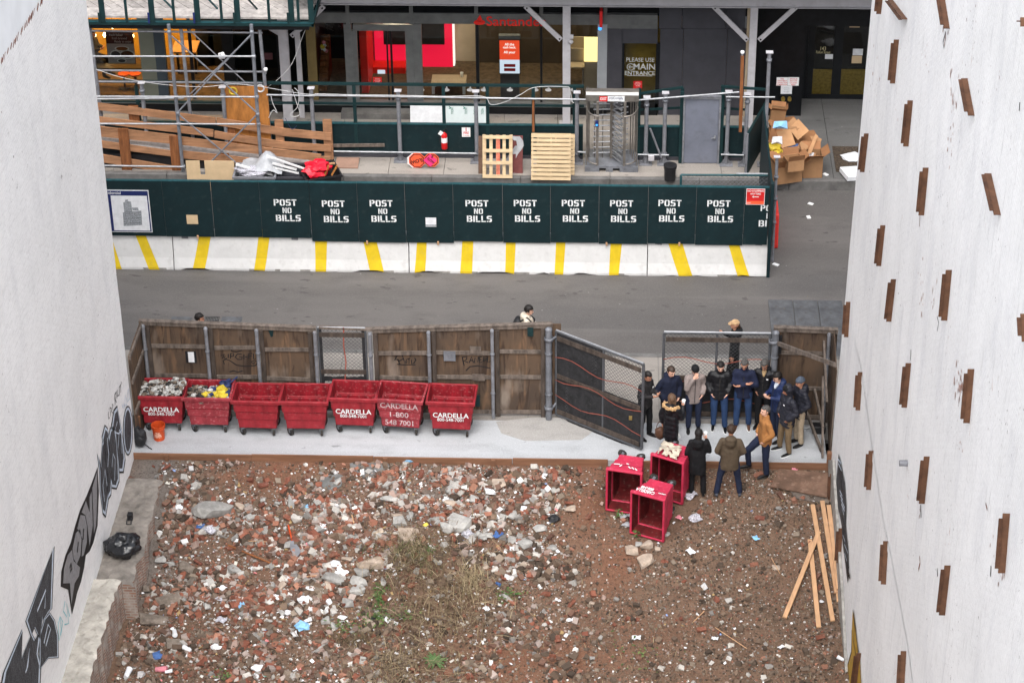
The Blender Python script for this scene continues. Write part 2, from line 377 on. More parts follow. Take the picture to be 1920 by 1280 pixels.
for((xa,ya),(xb,yb_),cz) in(((1138,957),(1199,966),-.42),((1183,1000),(1241,1016),-.50),((1221,951),(1280,968),-.40)):
 A_,B_=G(xa,ya,cz),G(xb,yb_,cz);d=(B_-A_).normalized();CARVE.append(((A_.x+B_.x)/2,(A_.y+B_.y)/2,cz,d.x,d.y))
nv=lambda x,y,z=0.:noise.noise(Vector((x,y,z)))
def hz(X,Y):
 t=min(1,max(0,(43.25-Y)/4.4));z=-.14-.86*t*t*(3-2*t)
 if Y<38.5:z-=min(.12,(38.5-Y)*.04)
 z+=.17*math.exp(-((X+3.2)/2.6)**2-((Y-41.1)/1.0)**2)+.12*math.exp(-((X+5.6)/2.2)**2-((Y-39.6)/1.3)**2)
 for(cx,cy,cz,ca,sa) in CARVE:
  u,v=(X-cx)*ca+(Y-cy)*sa,-(X-cx)*sa+(Y-cy)*ca;k=sstep(.75,.42,abs(u))*sstep(-.35,-.02,v)*sstep(1.35,.95,v);z=z*(1-k)+min(z,cz-.03)*k
 e=min(1,max(0,(43.3-Y)/.5))
 for(cx,cy,cz,ca,sa) in CARVE:
  u,v=(X-cx)*ca+(Y-cy)*sa,-(X-cx)*sa+(Y-cy)*ca
  if abs(u)<.5 and -.1<v<1.1:e=0
 return z+e*(.09*nv(X*.5,Y*.5)+.05*nv(X*1.4,Y*1.4,3)+.025*nv(X*4,Y*4,7))
def GL(x,y):
 z=-.5
 for _ in range(14):P=G(x,y,z);z=hz(P.x,P.y)
 P=G(x,y,z);return Vector((P.x,P.y,z))
def soilmat():
 m,n,l,b=_nt('soil');tc=n.new('ShaderNodeTexCoord')
 def nz(sc,det,off=0):
  mp=n.new('ShaderNodeMapping');mp.inputs['Location'].default_value=(off,off,0);l.new(tc.outputs['Object'],mp.inputs['Vector'])
  t=n.new('ShaderNodeTexNoise');t.inputs['Scale'].default_value=sc;t.inputs['Detail'].default_value=det;t.inputs['Roughness'].default_value=.7
  l.new(mp.outputs[0],t.inputs['Vector']);return t.outputs['Fac']
 def mr(s,a,c,v1=1.):
  r=n.new('ShaderNodeMapRange');r.inputs[1].default_value=a;r.inputs[2].default_value=c;r.inputs[4].default_value=v1;l.new(s,r.inputs[0]);return r.outputs[0]
 def mix(f,a,c):
  k=n.new('ShaderNodeMixRGB');l.new(f,k.inputs[0])
  for i,x in((1,a),(2,c)):
   if isinstance(x,tuple):k.inputs[i].default_value=(*x,1)
   else:l.new(x,k.inputs[i])
  return k.outputs[0]
 a=n.new('ShaderNodeAttribute');a.attribute_name='col'
 sp=n.new('ShaderNodeSeparateColor');l.new(a.outputs['Color'],sp.inputs[0])
 c=mix(mr(nz(3,8),.4,.62),(.15,.098,.068),(.205,.13,.09))
 c=mix(sp.outputs[0],c,mix(mr(nz(4,8,3),.35,.65),(.22,.11,.07),(.17,.085,.053)))
 c=mix(sp.outputs[1],c,mix(mr(nz(5,8,5),.35,.65),(.20,.185,.17),(.145,.135,.125)))
 c=mix(mr(nz(22,6,9),.48,.66,.7),c,(.062,.042,.03))
 c=mix(mr(nz(34,4,12),.60,.72,.75),c,(.31,.23,.18))
 c=mix(mr(nz(48,3,15),.66,.74,.8),c,(.5,.47,.44))
 l.new(c,b.inputs['Base Color']);b.inputs['Roughness'].default_value=.95;b.inputs['Specular IOR Level'].default_value=.1
 bp=n.new('ShaderNodeBump');bp.inputs['Strength'].default_value=.9;bp.inputs['Distance'].default_value=.04
 l.new(nz(26,6),bp.inputs['Height']);l.new(bp.outputs[0],b.inputs['Normal']);return m
REDP=[(850,905,1.4,.5,-1),(480,895,1.2,.45,.9),(640,880,.9,.3,.7),(1105,945,.6,1.0,1),(1180,900,.7,.5,1),(1160,1040,.6,.6,.7),(1010,1235,1.9,.5,1.1),(1250,1180,1.2,.5,.5),(1130,1090,.7,.6,.6),(1000,870,1.2,.25,.8),(560,870,1.3,.2,.7),(1040,1180,.8,.5,.5),(960,1290,1.2,.4,.8)]
REDW=[(GL(a,b),rx,ry,k) for a,b,rx,ry,k in REDP]
def redamt(X,Y):
 r=0
 for P,rx,ry,k in REDW:r+=k*math.exp(-((X-P.x)/rx)**2-((Y-P.y)/ry)**2)
 return max(0,min(1,r*1.1+.35*nv(X*1.3,Y*1.3,5)))
xs=np.arange(-10.6,5.06,.09);ys=np.concatenate([np.arange(18,34.5,1.5),np.arange(34.5,43.45,.09)])
ny,nx=len(ys),len(xs)
vs=[(x,y,hz(x,y)) for y in ys for x in xs]
fs=[(j*nx+i,j*nx+i+1,(j+1)*nx+i+1,(j+1)*nx+i) for j in range(ny-1) for i in range(nx-1)]
me=bpy.data.meshes.new('lot_ground');me.from_pydata([tuple(map(float,v)) for v in vs],[],fs)
ca=me.color_attributes.new('col','FLOAT_COLOR','POINT');arr=np.zeros((len(vs),4),np.float32);arr[:,3]=1
for i,(x,y,z) in enumerate(vs):
 arr[i,0]=redamt(x,y)
 arr[i,1]=min(1,max(0,.85*math.exp(-((x+10)/.9)**2)*sstep(38.5,39.6,y)+.5*sstep(.1,.5,nv(x*.6,y*.6,11))*sstep(3,0,abs(x+4))))
ca.data.foreach_set('color',arr.ravel());me.materials.append(soilmat())
me.polygons.foreach_set('use_smooth',[True]*len(fs))
o=bpy.data.objects.new('lot_ground',me);COL.objects.link(o);tag(o,kind='structure')
def S(name,m,x0,x1,y0,y1,z0,z1,kind='structure'):
 return MB().box(x0,x1,y0,y1,z0,z1).build(name,m,kind=kind)
S('terrain',M['road'],-220,220,-120,300,-1.9,-1.6)
slab=MB()
slab.box(-10.58,4.9,YSL,44.93,-.5,0.004)
slab.build('concrete_slab',M['slab'],kind='structure')
pv=MB();x=-30.3
while x<30:
 for y0,y1 in((44.93,46.3),(46.31,YK-.004)):pv.box(x+.006,x+1.494,y0,y1,-.4,-.004)
 x+=1.5
pv.build('pavement',M['walk'],kind='structure')
S('pavement_base',M['kerb'],-60,60,44.94,YK-.01,-.5,-.03)
pt=MB();pp=[G(*p,.008) for p in((930,790),(1000,782),(1110,784),(1124,800),(1090,824),(985,826),(940,812))]
pt.prism(pp,(0,0,-.02));pt.build('pavement_patch',M['oldpatch'],kind='structure')
kb=MB();x=-60
while x<60:kb.box(x+.01,x+1.79,YK,YK+.16,-.4,.0);x+=1.8
kb.build('kerb',M['kerb'],kind='structure')
S('road',M['road'],-90,90,YK+.16,YKF,-.5,-.12)
kb=MB();x=-60
while x<60:kb.box(x+.008,x+2.392,YKF,YKF+.17,-.5,ZS-.005);x+=2.4
kb.build('kerb',M['kerb'],kind='structure')
fp=MB();x=-60
while x<60:
 y=YKF+.17
 while y<66:fp.box(x+.006,x+1.494,y+.006,min(y+1.494,66),-.5,ZS,1 if x>4.3 else 0);y+=1.5
 x+=1.5
fp.build('far_pavement',[M['walk2'],M['walk3']],kind='structure')
tp=MB();a=G(1570,337,ZS);tp.box(a.x,a.x+1.4,57.0,58.5,ZS-.1,ZS+.012)
tp.build('tree_pit_soil',mat('pit soil',(.075,.055,.04),.95,.4,20,bump=.6,dirt=.5,dc=(.2,.14,.08)),kind='structure')
a,b2=G(1440,556),G(1447,612)
for k in range(3):
 x0=a.x+k*.61
 o=MB().box(x0+.008,x0+.602,47.95,a.y,-.115,-.085).build('steel_plate',M['plate'],loc=(x0+.3,49.3,-.12),bevel=.004)
 tag(o,['dark steel road plate, leftmost of three, edge nearest the hoarding pole','dark steel road plate in the middle of the three beside the right wall','dark steel road plate tight against the foot of the right white wall'][k],'road plate','steel plates over the road')
kk=thing('utility_cover','row of metal utility covers and a grating in the road behind the wooden fence','road cover',tuple(G(385,598,-.12)))
for(px0,px1,i) in((318,362,0),(381,413,1),(413,456,0)):
 p,q=G(px0,603,-.12),G(px1,594,-.12);k2=MB().box(p.x+.015,q.x-.015,p.y,q.y,-.125,-.114,i)
 if i:
  for t in range(9):xx=p.x+.04+(q.x-p.x-.08)*t/8;k2 .box(xx-.008,xx+.008,p.y+.03,q.y-.03,-.114,-.108,2)
 k2 .build('grating' if i else 'cover',[M['plate'],M['black'],M['kerb']],kk)
def graf(mb,pts,X,m):mb.poly([PX(x,y,X) for x,y in pts],m)
lb=thing('white_building','white painted building with a blind wall of graffiti on the left of the lot','building',(-14,40,0))
def wallgrid(x,y0,y1,z0,z1,lean,edge,flip):
 mb=MB();nzv=60;zs_=[z0+(z1-z0)*i/nzv for i in range(nzv+1)]
 vs=[]
 for z in zs_:
  e=y1+(.035*nv(z*1.3,2.2)+.02*nv(z*5,9.1) if edge else 0)
  vs+=[(x+lean*max(0,z),y0,z),(x+lean*max(0,z),e,z),(x+lean*max(0,z)+(-12 if x<0 else 12),e,z)]
 fs=[]
 for i in range(nzv):
  for k in range(2):
   f=(3*i+k,3*i+k+1,3*i+k+4,3*i+k+3);fs.append(f[::-1] if flip else f)
 return mb.add(vs,fs)
mb=wallgrid(XL,8,YFL,-2,16.5,.0015,True,True)
mb.build('wall',M['wall_l'],lb)
MB().box(XL-12,XL-.3,8,YFL-.3,16.5,16.7).build('roof',M['conc'],lb)
pts=[(-120,290),(0,112),(20,82),(48,40),(78,-6),(110,-60),(-120,-60)]
MB().prism([PX(x,y,XL+.03) for x,y in pts],(-.05,0,0)).build('render_patch',M['patch'],lb)
br=MB()
for i in range(26):
 t=i/25;x=0+76*t+rnd.uniform(-1,1);y=112-114*t
 if nv(i*.5,3)>-.05:P=PX(x+2.5,y+2,XL+.01);MB().obox(P,(.02,.12+.1*rnd.random(),.02+.05*rnd.random()),Matrix.Rotation(.5,3,'X')).build('exposed_brick',M['brick'],lb)
ga=MB();X1=XL+.010;X2=XL+.016;X3=XL+.022
Zm=lambda L:[(x/2,640+y/2) for x,y in L]
def out(L,k=1.08,dx=0):
 cx=sum(p[0] for p in L)/len(L);cy=sum(p[1] for p in L)/len(L);return[(cx+(x-cx)*k+dx,cy+(y-cy)*(1+(k-1)*.5)) for x,y in L]
A=[[(200,776),(192,1000),(182,1012),(162,1046),(160,1030),(150,1115),(130,1070),(118,1100),(100,1046),(120,990),(160,880)],[(84,1080),(80,1190),(118,1096),(130,1120),(150,1090),(140,1170),(150,1215),(147,1285),(10,1285),(18,1240),(55,1150)],[(150,1100),(168,1040),(186,1018),(204,1046),(216,1100),(217,1182),(182,1184),(150,1226)]]
for L in A:
 graf(ga,Zm(out(L,1.10)),X1,0);graf(ga,Zm(out(L,1.03)),X2,3);graf(ga,Zm(out(L,.93)),X3,1)
for L in([(100,1230),(112,1150),(104,1215),(96,1240)],[(165,1130),(180,1060),(190,1075),(172,1140)],[(140,1010),(172,930),(168,1000)]):
 ga.stroke([PX(*p,X3+.004) for p in Zm(L)],.05,(1,0,0),3)
Bk=[(270,1022),(256,930),(228,918),(230,862),(246,800),(266,752),(282,690),(300,632),(326,575),(348,520),(366,470),(371,560),(366,690),(350,754),(336,786),(322,800),(316,846),(304,900),(290,940),(280,985)]
graf(ga,Zm(Bk),X1,0)
Sv=[[(268,985),(262,905),(236,906),(240,850),(254,800),(270,780),(276,822),(300,846),(296,878),(280,905)],[(272,776),(284,718),(300,702),(306,740),(302,800),(288,834),(276,812)],[(290,700),(302,650),(318,652),(326,690),(326,752),(314,800),(306,806),(310,740)],[(306,640),(322,596),(336,640),(336,582),(344,560),(348,690),(336,766),(328,690),(320,650)],[(346,548),(364,486),(364,600),(360,690),(352,720),(350,640)]]
for L in Sv:graf(ga,Zm(L),X2,2)
for L in([(262,850),(266,832),(270,850),(264,862)],[(290,790),(294,750)],[(312,742),(314,700)]):ga.stroke([PX(*p,X3) for p in Zm(L)],.07,(1,0,0),0)
C=[[(366,420),(378,470),(384,380),(396,360),(400,430),(412,520),(404,600),(396,652),(386,640),(376,560),(374,490)],[(384,360),(394,318),(404,330),(414,400),(414,450),(420,500),(416,570),(404,590),(398,500)],[(404,380),(414,330),(428,312),(438,380),(444,460),(446,520),(436,548),(420,545),(412,470)],[(418,330),(428,262),(440,246),(450,300),(462,380),(468,440),(462,486),(448,486),(440,420),(432,330)]]
for L in C:
 graf(ga,Zm(out(L,1.12)),X1,0);graf(ga,Zm(out(L,1.0)),X2,3);graf(ga,Zm(out(L,.82)),X3,1)
EL=lambda cx,cy,rx,ry,n=20:[(cx+rx*math.cos(2*PI*i/n),cy+ry*math.sin(2*PI*i/n)) for i in range(n)]
for rx,ry,X,m in((19,94,X1,0),(16.5,88,X2,3),(13,78,X3,1)):graf(ga,Zm(EL(480,334,rx,ry)),X,m)
for L in([(392,600),(386,540),(394,480),(402,540)],[(420,470),(424,420),(432,440),(430,520)],[(442,400),(448,330),(456,350),(458,420)],[(402,360),(408,420),(404,470)],[(440,300),(430,340),(446,345),(458,330)]):
 ga.stroke([PX(*p,X3+.004) for p in Zm(L)],.035,(1,0,0),3)
ga.build('graffiti',[M['ink'],M['gblack'],M['ggrey'],M['glight']],lb)
tg=MB()
for L,wd,m in(([(406,262),(408,290),(411,284)],.03,0),([(412,246),(415,280),(418,250),(413,248)],.03,0),([(420,236),(424,236),(419,262),(423,268)],.03,0),([(430,200),(432,236)],.03,0),([(430,200),(435,190),(435,210),(431,214),(437,228)],.03,0),([(438,184),(439,214)],.03,0),([(442,180),(440,206),(446,200)],.03,0),([(447,166),(449,204)],.03,0),([(449,170),(453,160),(453,192)],.03,0),([(455,150),(456,160)],.03,0),([(458,236),(462,250),(465,232),(468,250)],.04,1),([(470,200),(468,240),(476,236),(474,210)],.04,1),([(480,180),(478,226),(486,214),(483,176)],.04,1),([(226,1030),(218,1060),(222,1120),(230,1080),(226,1030),(236,1050),(228,1100)],.035,2),([(244,972),(238,1010),(250,1030),(242,1060),(258,1056),(250,980),(262,1030)],.035,2)):
 tg.stroke([PX(*p,X1) for p in Zm(L)],wd,(1,0,0),m)
tg.build('graffiti_tag',[M['ink'],M['glight'],M['gcyan']],lb)
rb=thing('white_building','white painted building with rows of rusty steel anchors up the right side wall','building',(9,40,0))
wallgrid(XR,8,YFR,-2,18.5,.0125,True,False).build('wall',M['wall_r'],rb)
MB().box(XR+.4,XR+12,8,YFR-.3,18.5,18.7).build('roof',M['conc'],rb)
def xr(z):return XR+.0125*max(0,z)
def PXR(x,y,off=0):
 z=5
 for _ in range(5):P=PX(x,y,xr(z)+off);z=P.z
 return P
ANCH=[(1681.5,75,1674,157),(1707.5,189,1699,275),(1736.5,315,1728,404),(1780,506.5,1771,601),(1821.5,692,1813,793),(1888,962.5,1879,1074),(1625,251,1617,323),(1656,423,1648,499),(1676,524,1667,603),(1704,681,1696,764),(1738.5,856,1729,944),(1777.5,1060,1767,1153),(1591,566,1587,632),(1613.5,697.5,1609,769),(1634,845,1629,918),(1661.5,1014,1657,1095),(1695,1220,1690,1310),(1561,888,1558,952),(1577,990,1573,1055),(1611,1224,1602,1300),(1652,-10,1648,27),(1669,0,1697,37),(1766,-8,1776,53),(1809,147,1822,216),(1853,325,1871,402),(1921,33,1921,50),(1921,588,1924,640)]
for k,(xa,ya,xb,yb) in enumerate(ANCH):
 P,Q=PXR(xa,ya,-.04),PXR(xb,yb,-.04);d=(Q-P).normalized();s=Vector((0,1,0));s=(s-d*s.dot(d)).normalized();nr=Vector((-1,0,0))
 wd,dp=.095,.052
 fl_=Vector((0,-1,0));fl_=(fl_-d*fl_.dot(d)).normalized();tk=.012;i0=nr*-.06;o1=nr*dp
 MB().hexa([P+i0,P+o1,P+o1+s*tk,P+i0+s*tk,Q+i0,Q+o1,Q+o1+s*tk,Q+i0+s*tk]).build('steel_anchor',M['rustl'],rb)
 P,Q=P+d*.06+fl_*.02,Q-d*.07+fl_*.02;o2=o1*1.95
 MB().hexa([P+o1*.9,P+o2,P+o2+s*tk,P+o1*.9+s*tk,Q+o1*.9,Q+o2,Q+o2+s*tk,Q+o1*.9+s*tk]).build('anchor_flange',M['rust'],rb)
 continue
 a=MB();o1=nr*dp
 a.hexa([P-s*wd/2+o1,P+s*wd/2+o1,P+s*wd/2+o1*.86,P-s*wd/2+o1*.86,Q-s*wd/2+o1,Q+s*wd/2+o1,Q+s*wd/2+o1*.86,Q-s*wd/2+o1*.86])
 for sg in(-1,1):
  e=s*sg*wd/2;e2=s*sg*(wd/2-.014);i1=o1*.86;i0=nr*-.05
  a.hexa([P+e2+i0,P+e+i0,P+e+i1,P+e2+i1,Q+e2+i0,Q+e+i0,Q+e+i1,Q+e2+i1])
 a.build('steel_anchor',M['rust'],rb)
gr=MB()
graf(gr,[(1572,850),(1576,868),(1583,905),(1586,950),(1585,985),(1590,1030),(1591,1080),(1589,1092),(1584,1050),(1580,1020),(1578,985),(1571,950),(1568,905)],XR-.012,1)
for k in range(26):
 y=860+k*8.4;x=1570+(y-850)*.072;gr.stroke([PX(x+rnd.uniform(-1,2),y,XR-.018),PX(x+3+rnd.uniform(0,5),y+rnd.uniform(8,20),XR-.018)],rnd.uniform(.02,.05),(1,0,0),rnd.choice((0,0,3)))
graf(gr,[(1599,1142),(1602,1160),(1605,1190),(1608,1215),(1612,1240),(1615,1290),(1590,1290),(1589,1245),(1596,1220),(1597,1180)],XR-.012,2)
for L in([(1599,1142),(1602,1170),(1600,1200),(1605,1230),(1601,1260),(1609,1290)],[(1597,1180),(1596,1222),(1590,1244),(1592,1290)],[(1600,1150),(1606,1195),(1610,1235)]):gr.stroke([PX(*p,XR-.018) for p in L],.05,(1,0,0),0)
gr.build('graffiti',[M['ink'],M['gblack'],M['gyel'],M['glight']],rb)
rl=[(1600,640),(1612,690),(1622,750),(1633,830),(1642,890),(1655,985),(1668,1045),(1680,1105),(1700,1210),(1712,1300)]
cr=MB().stroke([PXR(x_+1.5*nv(y_*.05,2),y_,-.012) for x_,y_ in rl],.17,(1,0,0))
cr.build('render_ridge',M['wall_r'],rb)
ck=MB()
for L in([(1724,1042),(1725,1055),(1722,1068)],[(1757,593),(1760,605),(1757,620)],[(1773,60),(1768,80),(1770,90)],[(1848,943),(1851,955)],[(1912,192),(1911,208)],[(1725,395),(1724,425)],[(1757,1065),(1758,1080)],[(1858,1060),(1857,1080)],[(1726,945),(1727,970)],[(1708,655),(1707,675)]):
 MB().stroke([PXR(*p,-.004) for p in L],rnd.uniform(.03,.07),(1,0,0)).build('crack',M[rnd.choice(('ink','brick'))],rb)
P=PXR(1702,868);MB().tube(P+Vector((.1,0,0)),P+Vector((-.14,0,0)),.055,10).build('vent_pipe',M['pipe'],rb)
MB().prism([PX(x,y,XR-.005) for x,y in((1557,862),(1566,862),(1568,905),(1575,1000),(1583,1120),(1592,1290),(1578,1290),(1571,1100),(1562,960))],(-.06,0,0)).build('base_strip',M['conc'],rb)
def chips(parent,zones,PXf,side,mats):
 mb=MB();r=random.Random(3)
 for(cx,cy,rx,ry,n,s,m) in zones:
  for _ in range(n):
   x,y=r.gauss(cx,rx),r.gauss(cy,ry);P=PXf(x,y);a=s*r.uniform(.3,1.3);b_=a*r.uniform(1.0,3.2);q=[]
   for k in range(6):t=2*PI*k/6;kk=r.uniform(.5,1.1);q.append(P+Vector((0,a*kk*math.cos(t),b_*kk*math.sin(t))))
   mb.poly(q,m)
 mb.build('paint_chips',mats,parent,kind='stuff')
M['oldbrick']=mat('exposed pinkish brick',(.46,.27,.22),.9,.25,9,dirt=.4,dc=(.6,.5,.45))
chips(lb,[(105,40,30,35,80,.034,0),(90,110,35,40,50,.026,0),(130,185,4,12,14,.04,0),(190,440,12,8,8,.02,0),(60,150,40,60,22,.014,0)],lambda x,y:PX(x,y,XL+.006),1,[M['brick'],M['oldbrick']])
chips(rb,[(1787,200,5,30,16,.028,1),(1780,270,4,22,12,.026,1),(1644,135,5,22,14,.026,1),(1737,108,5,14,8,.022,1),(1772,62,3,20,10,.03,0),(1727,540,4,26,16,.03,1),(1748,560,4,16,8,.024,1),(1799,720,5,20,24,.032,1),(1803,755,3,16,8,.026,0),(1803,828,3,10,6,.02,1),(1725,945,2,12,6,.022,0),(1880,1080,6,10,7,.025,1),(1860,1030,5,24,8,.02,1),(1855,160,20,30,9,.016,0),(1820,15,14,12,7,.016,0),(1685,215,5,30,6,.018,1)],lambda x,y:PXR(x,y,-.007),-1,[M['brick'],M['oldbrick']])
lg=thing('foundation_ledge','old masonry foundation ledge with white capping along the foot of the left wall','ledge',(-10.3,38,-.5))
plas=mat('ledge plaster',(.46,.43,.38),.9,.2,2.2,bump=.4,dirt=.75,dc=(.25,.23,.20))
def bump_box(x0,x1,y0,y1,z0,ztop,n=26,rough=1.0):
 mb=MB();vs=[];ys=[y0+(y1-y0)*i/n for i in range(n+1)];K=8;J=6
 for y in ys:
  e=x1+rough*(.06*nv(y*1.6,1.5)+.045*nv(y*5,4)+.025*nv(y*14,2))
  for k in range(K+1):
   u=k/K;edge=max(0,u-.72)/.28
   vs.append((x0+(e-x0)*u,y,ztop+.03*nv(y*1.7,u*3)+rough*(.03*nv(y*6,u*9)-edge*(.03+.09*max(0,nv(y*3.1,6)+.1)))))
  for j in range(1,J+1):vs.append((e+.03*nv(y*6,j*1.3)*rough,y,ztop-.05+(z0-ztop)*j/J))
 W_=K+1+J
 mb.add(vs,[(W_*i+k,W_*i+k+1,W_*(i+1)+k+1,W_*(i+1)+k) for i in range(n) for k in range(K)],0)
 mb.add(vs,[(W_*i+k,W_*i+k+1,W_*(i+1)+k+1,W_*(i+1)+k) for i in range(n) for k in range(K,W_-1)],1)
 mb.add(vs[:W_]+[(x0,y0,z0)],[tuple(range(W_,-1,-1))],1);return mb
def brickmat(name,c1,c2,mo):
 m,n,l,b=_nt(name);tc=n.new('ShaderNodeTexCoord');sp=n.new('ShaderNodeSeparateXYZ');l.new(tc.outputs['Object'],sp.inputs[0])
 cb=n.new('ShaderNodeCombineXYZ');ad=n.new('ShaderNodeMath');l.new(sp.outputs['X'],ad.inputs[0]);l.new(sp.outputs['Y'],ad.inputs[1])
 l.new(ad.outputs[0],cb.inputs[0]);l.new(sp.outputs['Z'],cb.inputs[1])
 br=n.new('ShaderNodeTexBrick');br.inputs['Scale'].default_value=1;br.inputs['Brick Width'].default_value=.21;br.inputs['Row Height'].default_value=.07;br.inputs['Mortar Size'].default_value=.012
 br.inputs['Color1'].default_value=(*c1,1);br.inputs['Color2'].default_value=(*c2,1);br.inputs['Mortar'].default_value=(*mo,1);l.new(cb.outputs[0],br.inputs['Vector'])
 nz=n.new('ShaderNodeTexNoise');nz.inputs['Scale'].default_value=3;nz.inputs['Detail'].default_value=8;l.new(tc.outputs['Object'],nz.inputs['Vector'])
 rp=n.new('ShaderNodeMapRange');rp.inputs[1].default_value=.5;rp.inputs[2].default_value=.65;l.new(nz.outputs['Fac'],rp.inputs[0])
 mx=n.new('ShaderNodeMixRGB');l.new(rp.outputs[0],mx.inputs[0]);l.new(br.outputs['Color'],mx.inputs[1]);mx.inputs[2].default_value=(.36,.32,.28,1)
 l.new(mx.outputs[0],b.inputs['Base Color']);b.inputs['Roughness'].default_value=.9
 bp=n.new('ShaderNodeBump');bp.inputs['Distance'].default_value=.02;bp.inputs['Strength'].default_value=.7;l.new(br.outputs['Fac'],bp.inputs['Height']);bp.invert=True;l.new(bp.outputs[0],b.inputs['Normal']);return m
M['ledgebrick']=brickmat('old brickwork',(.27,.145,.10),(.20,.12,.09),(.30,.27,.24))
bump_box(XL-.05,-10.06,30,38.75,-1.6,.04,110).build('capping',[plas,M['ledgebrick']],lg)
M['dust']=mat('mortar dust',(.24,.215,.19),.95,.25,3,bump=.5,dirt=.4,dc=(.2,.17,.14))
bump_box(XL-.05,-9.80,38.75,42.55,-1.6,-.10,70,1.3).build('pier',[M['dust'],M['ledgebrick']],lg)
def fence(label,xs_px,ytop,ybot,posts,rails,Y=YFEN,braces=(),name='wooden_fence'):
 mid=PY((xs_px[0]+xs_px[-1])/2,ybot,Y)
 t=thing(name,label,'fence',(mid.x,Y,0),)
 X0=[PY(x,(ytop(x)+ybot)/2,Y).x for x in xs_px]
 zt=lambda x:PY(x,ytop(x),Y).z
 for i in range(len(xs_px)-1):
  a,b=X0[i],X0[i+1];za,zb=zt(xs_px[i]),zt(xs_px[i+1])
  MB().hexa([(a+.004,Y,.03),(b-.004,Y,.03),(b-.004,Y+.018,.03),(a+.004,Y+.018,.03),(a+.004,Y,za-.03),(b-.004,Y,zb-.03),(b-.004,Y+.018,zb-.03),(a+.004,Y+.018,za-.03)]).build('panel',M['ply'],t)
  p,q=Vector((a,Y-.03,za)),Vector((b,Y-.03,zb));mb=MB().beam(p+Vector((0,.01,-.045)),q+Vector((0,.01,-.045)),.05,.095)
  mb.beam(p+Vector((0,.025,.012)),q+Vector((0,.025,.012)),.12,.022);mb.build('top_rail',M['stud'],t)
  for r in rails:
   z=za*r;MB().beam((a+.05,Y-.021,z),(b-.05,Y-.021,z+rnd.uniform(-.03,.03)),.04,.09).build('rail',M['stud'],t)
 for(x,kind) in posts:
  xx=PY(x,(ytop(x)+ybot)/2,Y-.08).x;z=zt(x)
  if kind=='s':MB().box(xx-.045,xx+.045,Y-.09,Y-.045,.02,z-.1).build('stud',M['studd'],t)
  else:
   r=.075 if kind=='P' else .042
   mb=MB().tube((xx,Y-.12-r*.3,-.02),(xx,Y-.12-r*.3,z-.06),r,10)
   mb.lathe([(r+.004,-.03),(r+.006,0),(r*.8,.03),(.001,.05)],(xx,Y-.12-r*.3,z-.06),10);mb.build('post',M['greyst'] if kind=='P' else M['pipe'],t)
   for zz in(z*.72,z*.28):MB().lathe([(r+.003,-.02),(r+.012,-.02),(r+.012,.02),(r+.003,.02)],(xx,Y-.12-r*.3,zz),10).build('clamp',M['greyst'],t)
 return t
tl=lambda x:601+(x-270)*(13/330)
f1=fence('tall weathered plywood fence behind the first five red carts, left of its mesh gate',[270,393,490,597],tl,778,[(277,'p'),(284,'s'),(393,'p'),(401,'s'),(487,'p'),(495,'s'),(585,'s'),(595,'p')],(.73,.40,.05))
a=G(262,602,2.42);b2=Vector((XL+.03,43.72,2.36))
mb=MB().hexa([(a.x,YFEN,.02),(a.x+.02,YFEN,.02),(b2 .x+.02,b2 .y,.02),(b2 .x,b2 .y,.02),(a.x,YFEN,a.z),(a.x+.02,YFEN,a.z),(b2 .x+.02,b2 .y,b2 .z),(b2 .x,b2 .y,b2 .z)]);mb.build('panel',M['ply'],f1)
for z in(2.34,1.7,.9):MB().beam((a.x+.04,YFEN-.05,z),(b2 .x+.04,b2 .y,z-.03),.04,.09).build('rail',M['stud'],f1)
fn=(0,-1,0);ZF=lambda L,ox=200,oy=580,s=520/1920.,Y=YFEN-.004:[PY(ox+x*s,oy+y*s,Y) for x,y in L]
gf=MB()
for L in([(790,320),(815,308),(800,340),(822,322),(812,340),(835,338)],[(842,308),(842,336)],[(856,340),(858,306),(880,304),(878,322),(858,326)],[(935,310),(905,308),(890,330),(908,346),(935,345),(938,328),(918,328)],[(950,312),(950,345)],[(958,328),(975,328)],[(982,342),(984,306),(1010,304)],[(984,322),(1004,322)],[(1016,306),(1016,342),(1034,340)],[(1046,308),(1038,326),(1046,342),(1056,326),(1046,308)],[(862,280),(885,270),(925,272),(935,284),(900,294),(868,290),(862,280)],[(815,380),(806,355),(825,344),(850,352),(900,385),(960,394),(1030,388),(1046,366),(1025,352),(1000,362),(1012,376),(1028,366)],[(850,432),(880,424),(910,434),(940,424)]):
 gf.stroke(ZF(L),.026,fn)
gf.build('graffiti',M['ink'],f1)
sg=MB();p,q=PY(347,659,YFEN-.022),PY(369,680,YFEN-.022);sg.box(p.x,q.x,p.y,p.y+.012,q.z,p.z,0);p,q=PY(352,660,YFEN-.028),PY(365,679,YFEN-.028);sg.box(p.x,q.x,p.y,p.y+.005,q.z,p.z,1)
sg.build('notice',[M['black'],M['paper']],f1)
p=PY(507,620,YFEN-.004);MB().poly([PY(x,y,YFEN-.004) for x,y in((503,615),(513,615),(512,630),(508,632),(504,622))]).build('tape',M['green2'],f1)
tl2=lambda x:616-(x-705)*(10/345)
f2=fence('tall weathered plywood fence between the mesh gate and the big steel gate post',[702,808,926,1036],tl2,779,[(697,'p'),(707,'s'),(806,'p'),(815,'s'),(924,'p'),(933,'s'),(1018,'s'),(1029,'P')],(.72,.44,.04))
MB().box(PY(1034,690,YFEN).x,PY(1052,690,YFEN).x,YFEN,YFEN+.02,.05,2.46).build('panel',M['ply'],f2)
Z7=lambda L:ZF(L,680,560,560/1920.)
gf=MB()
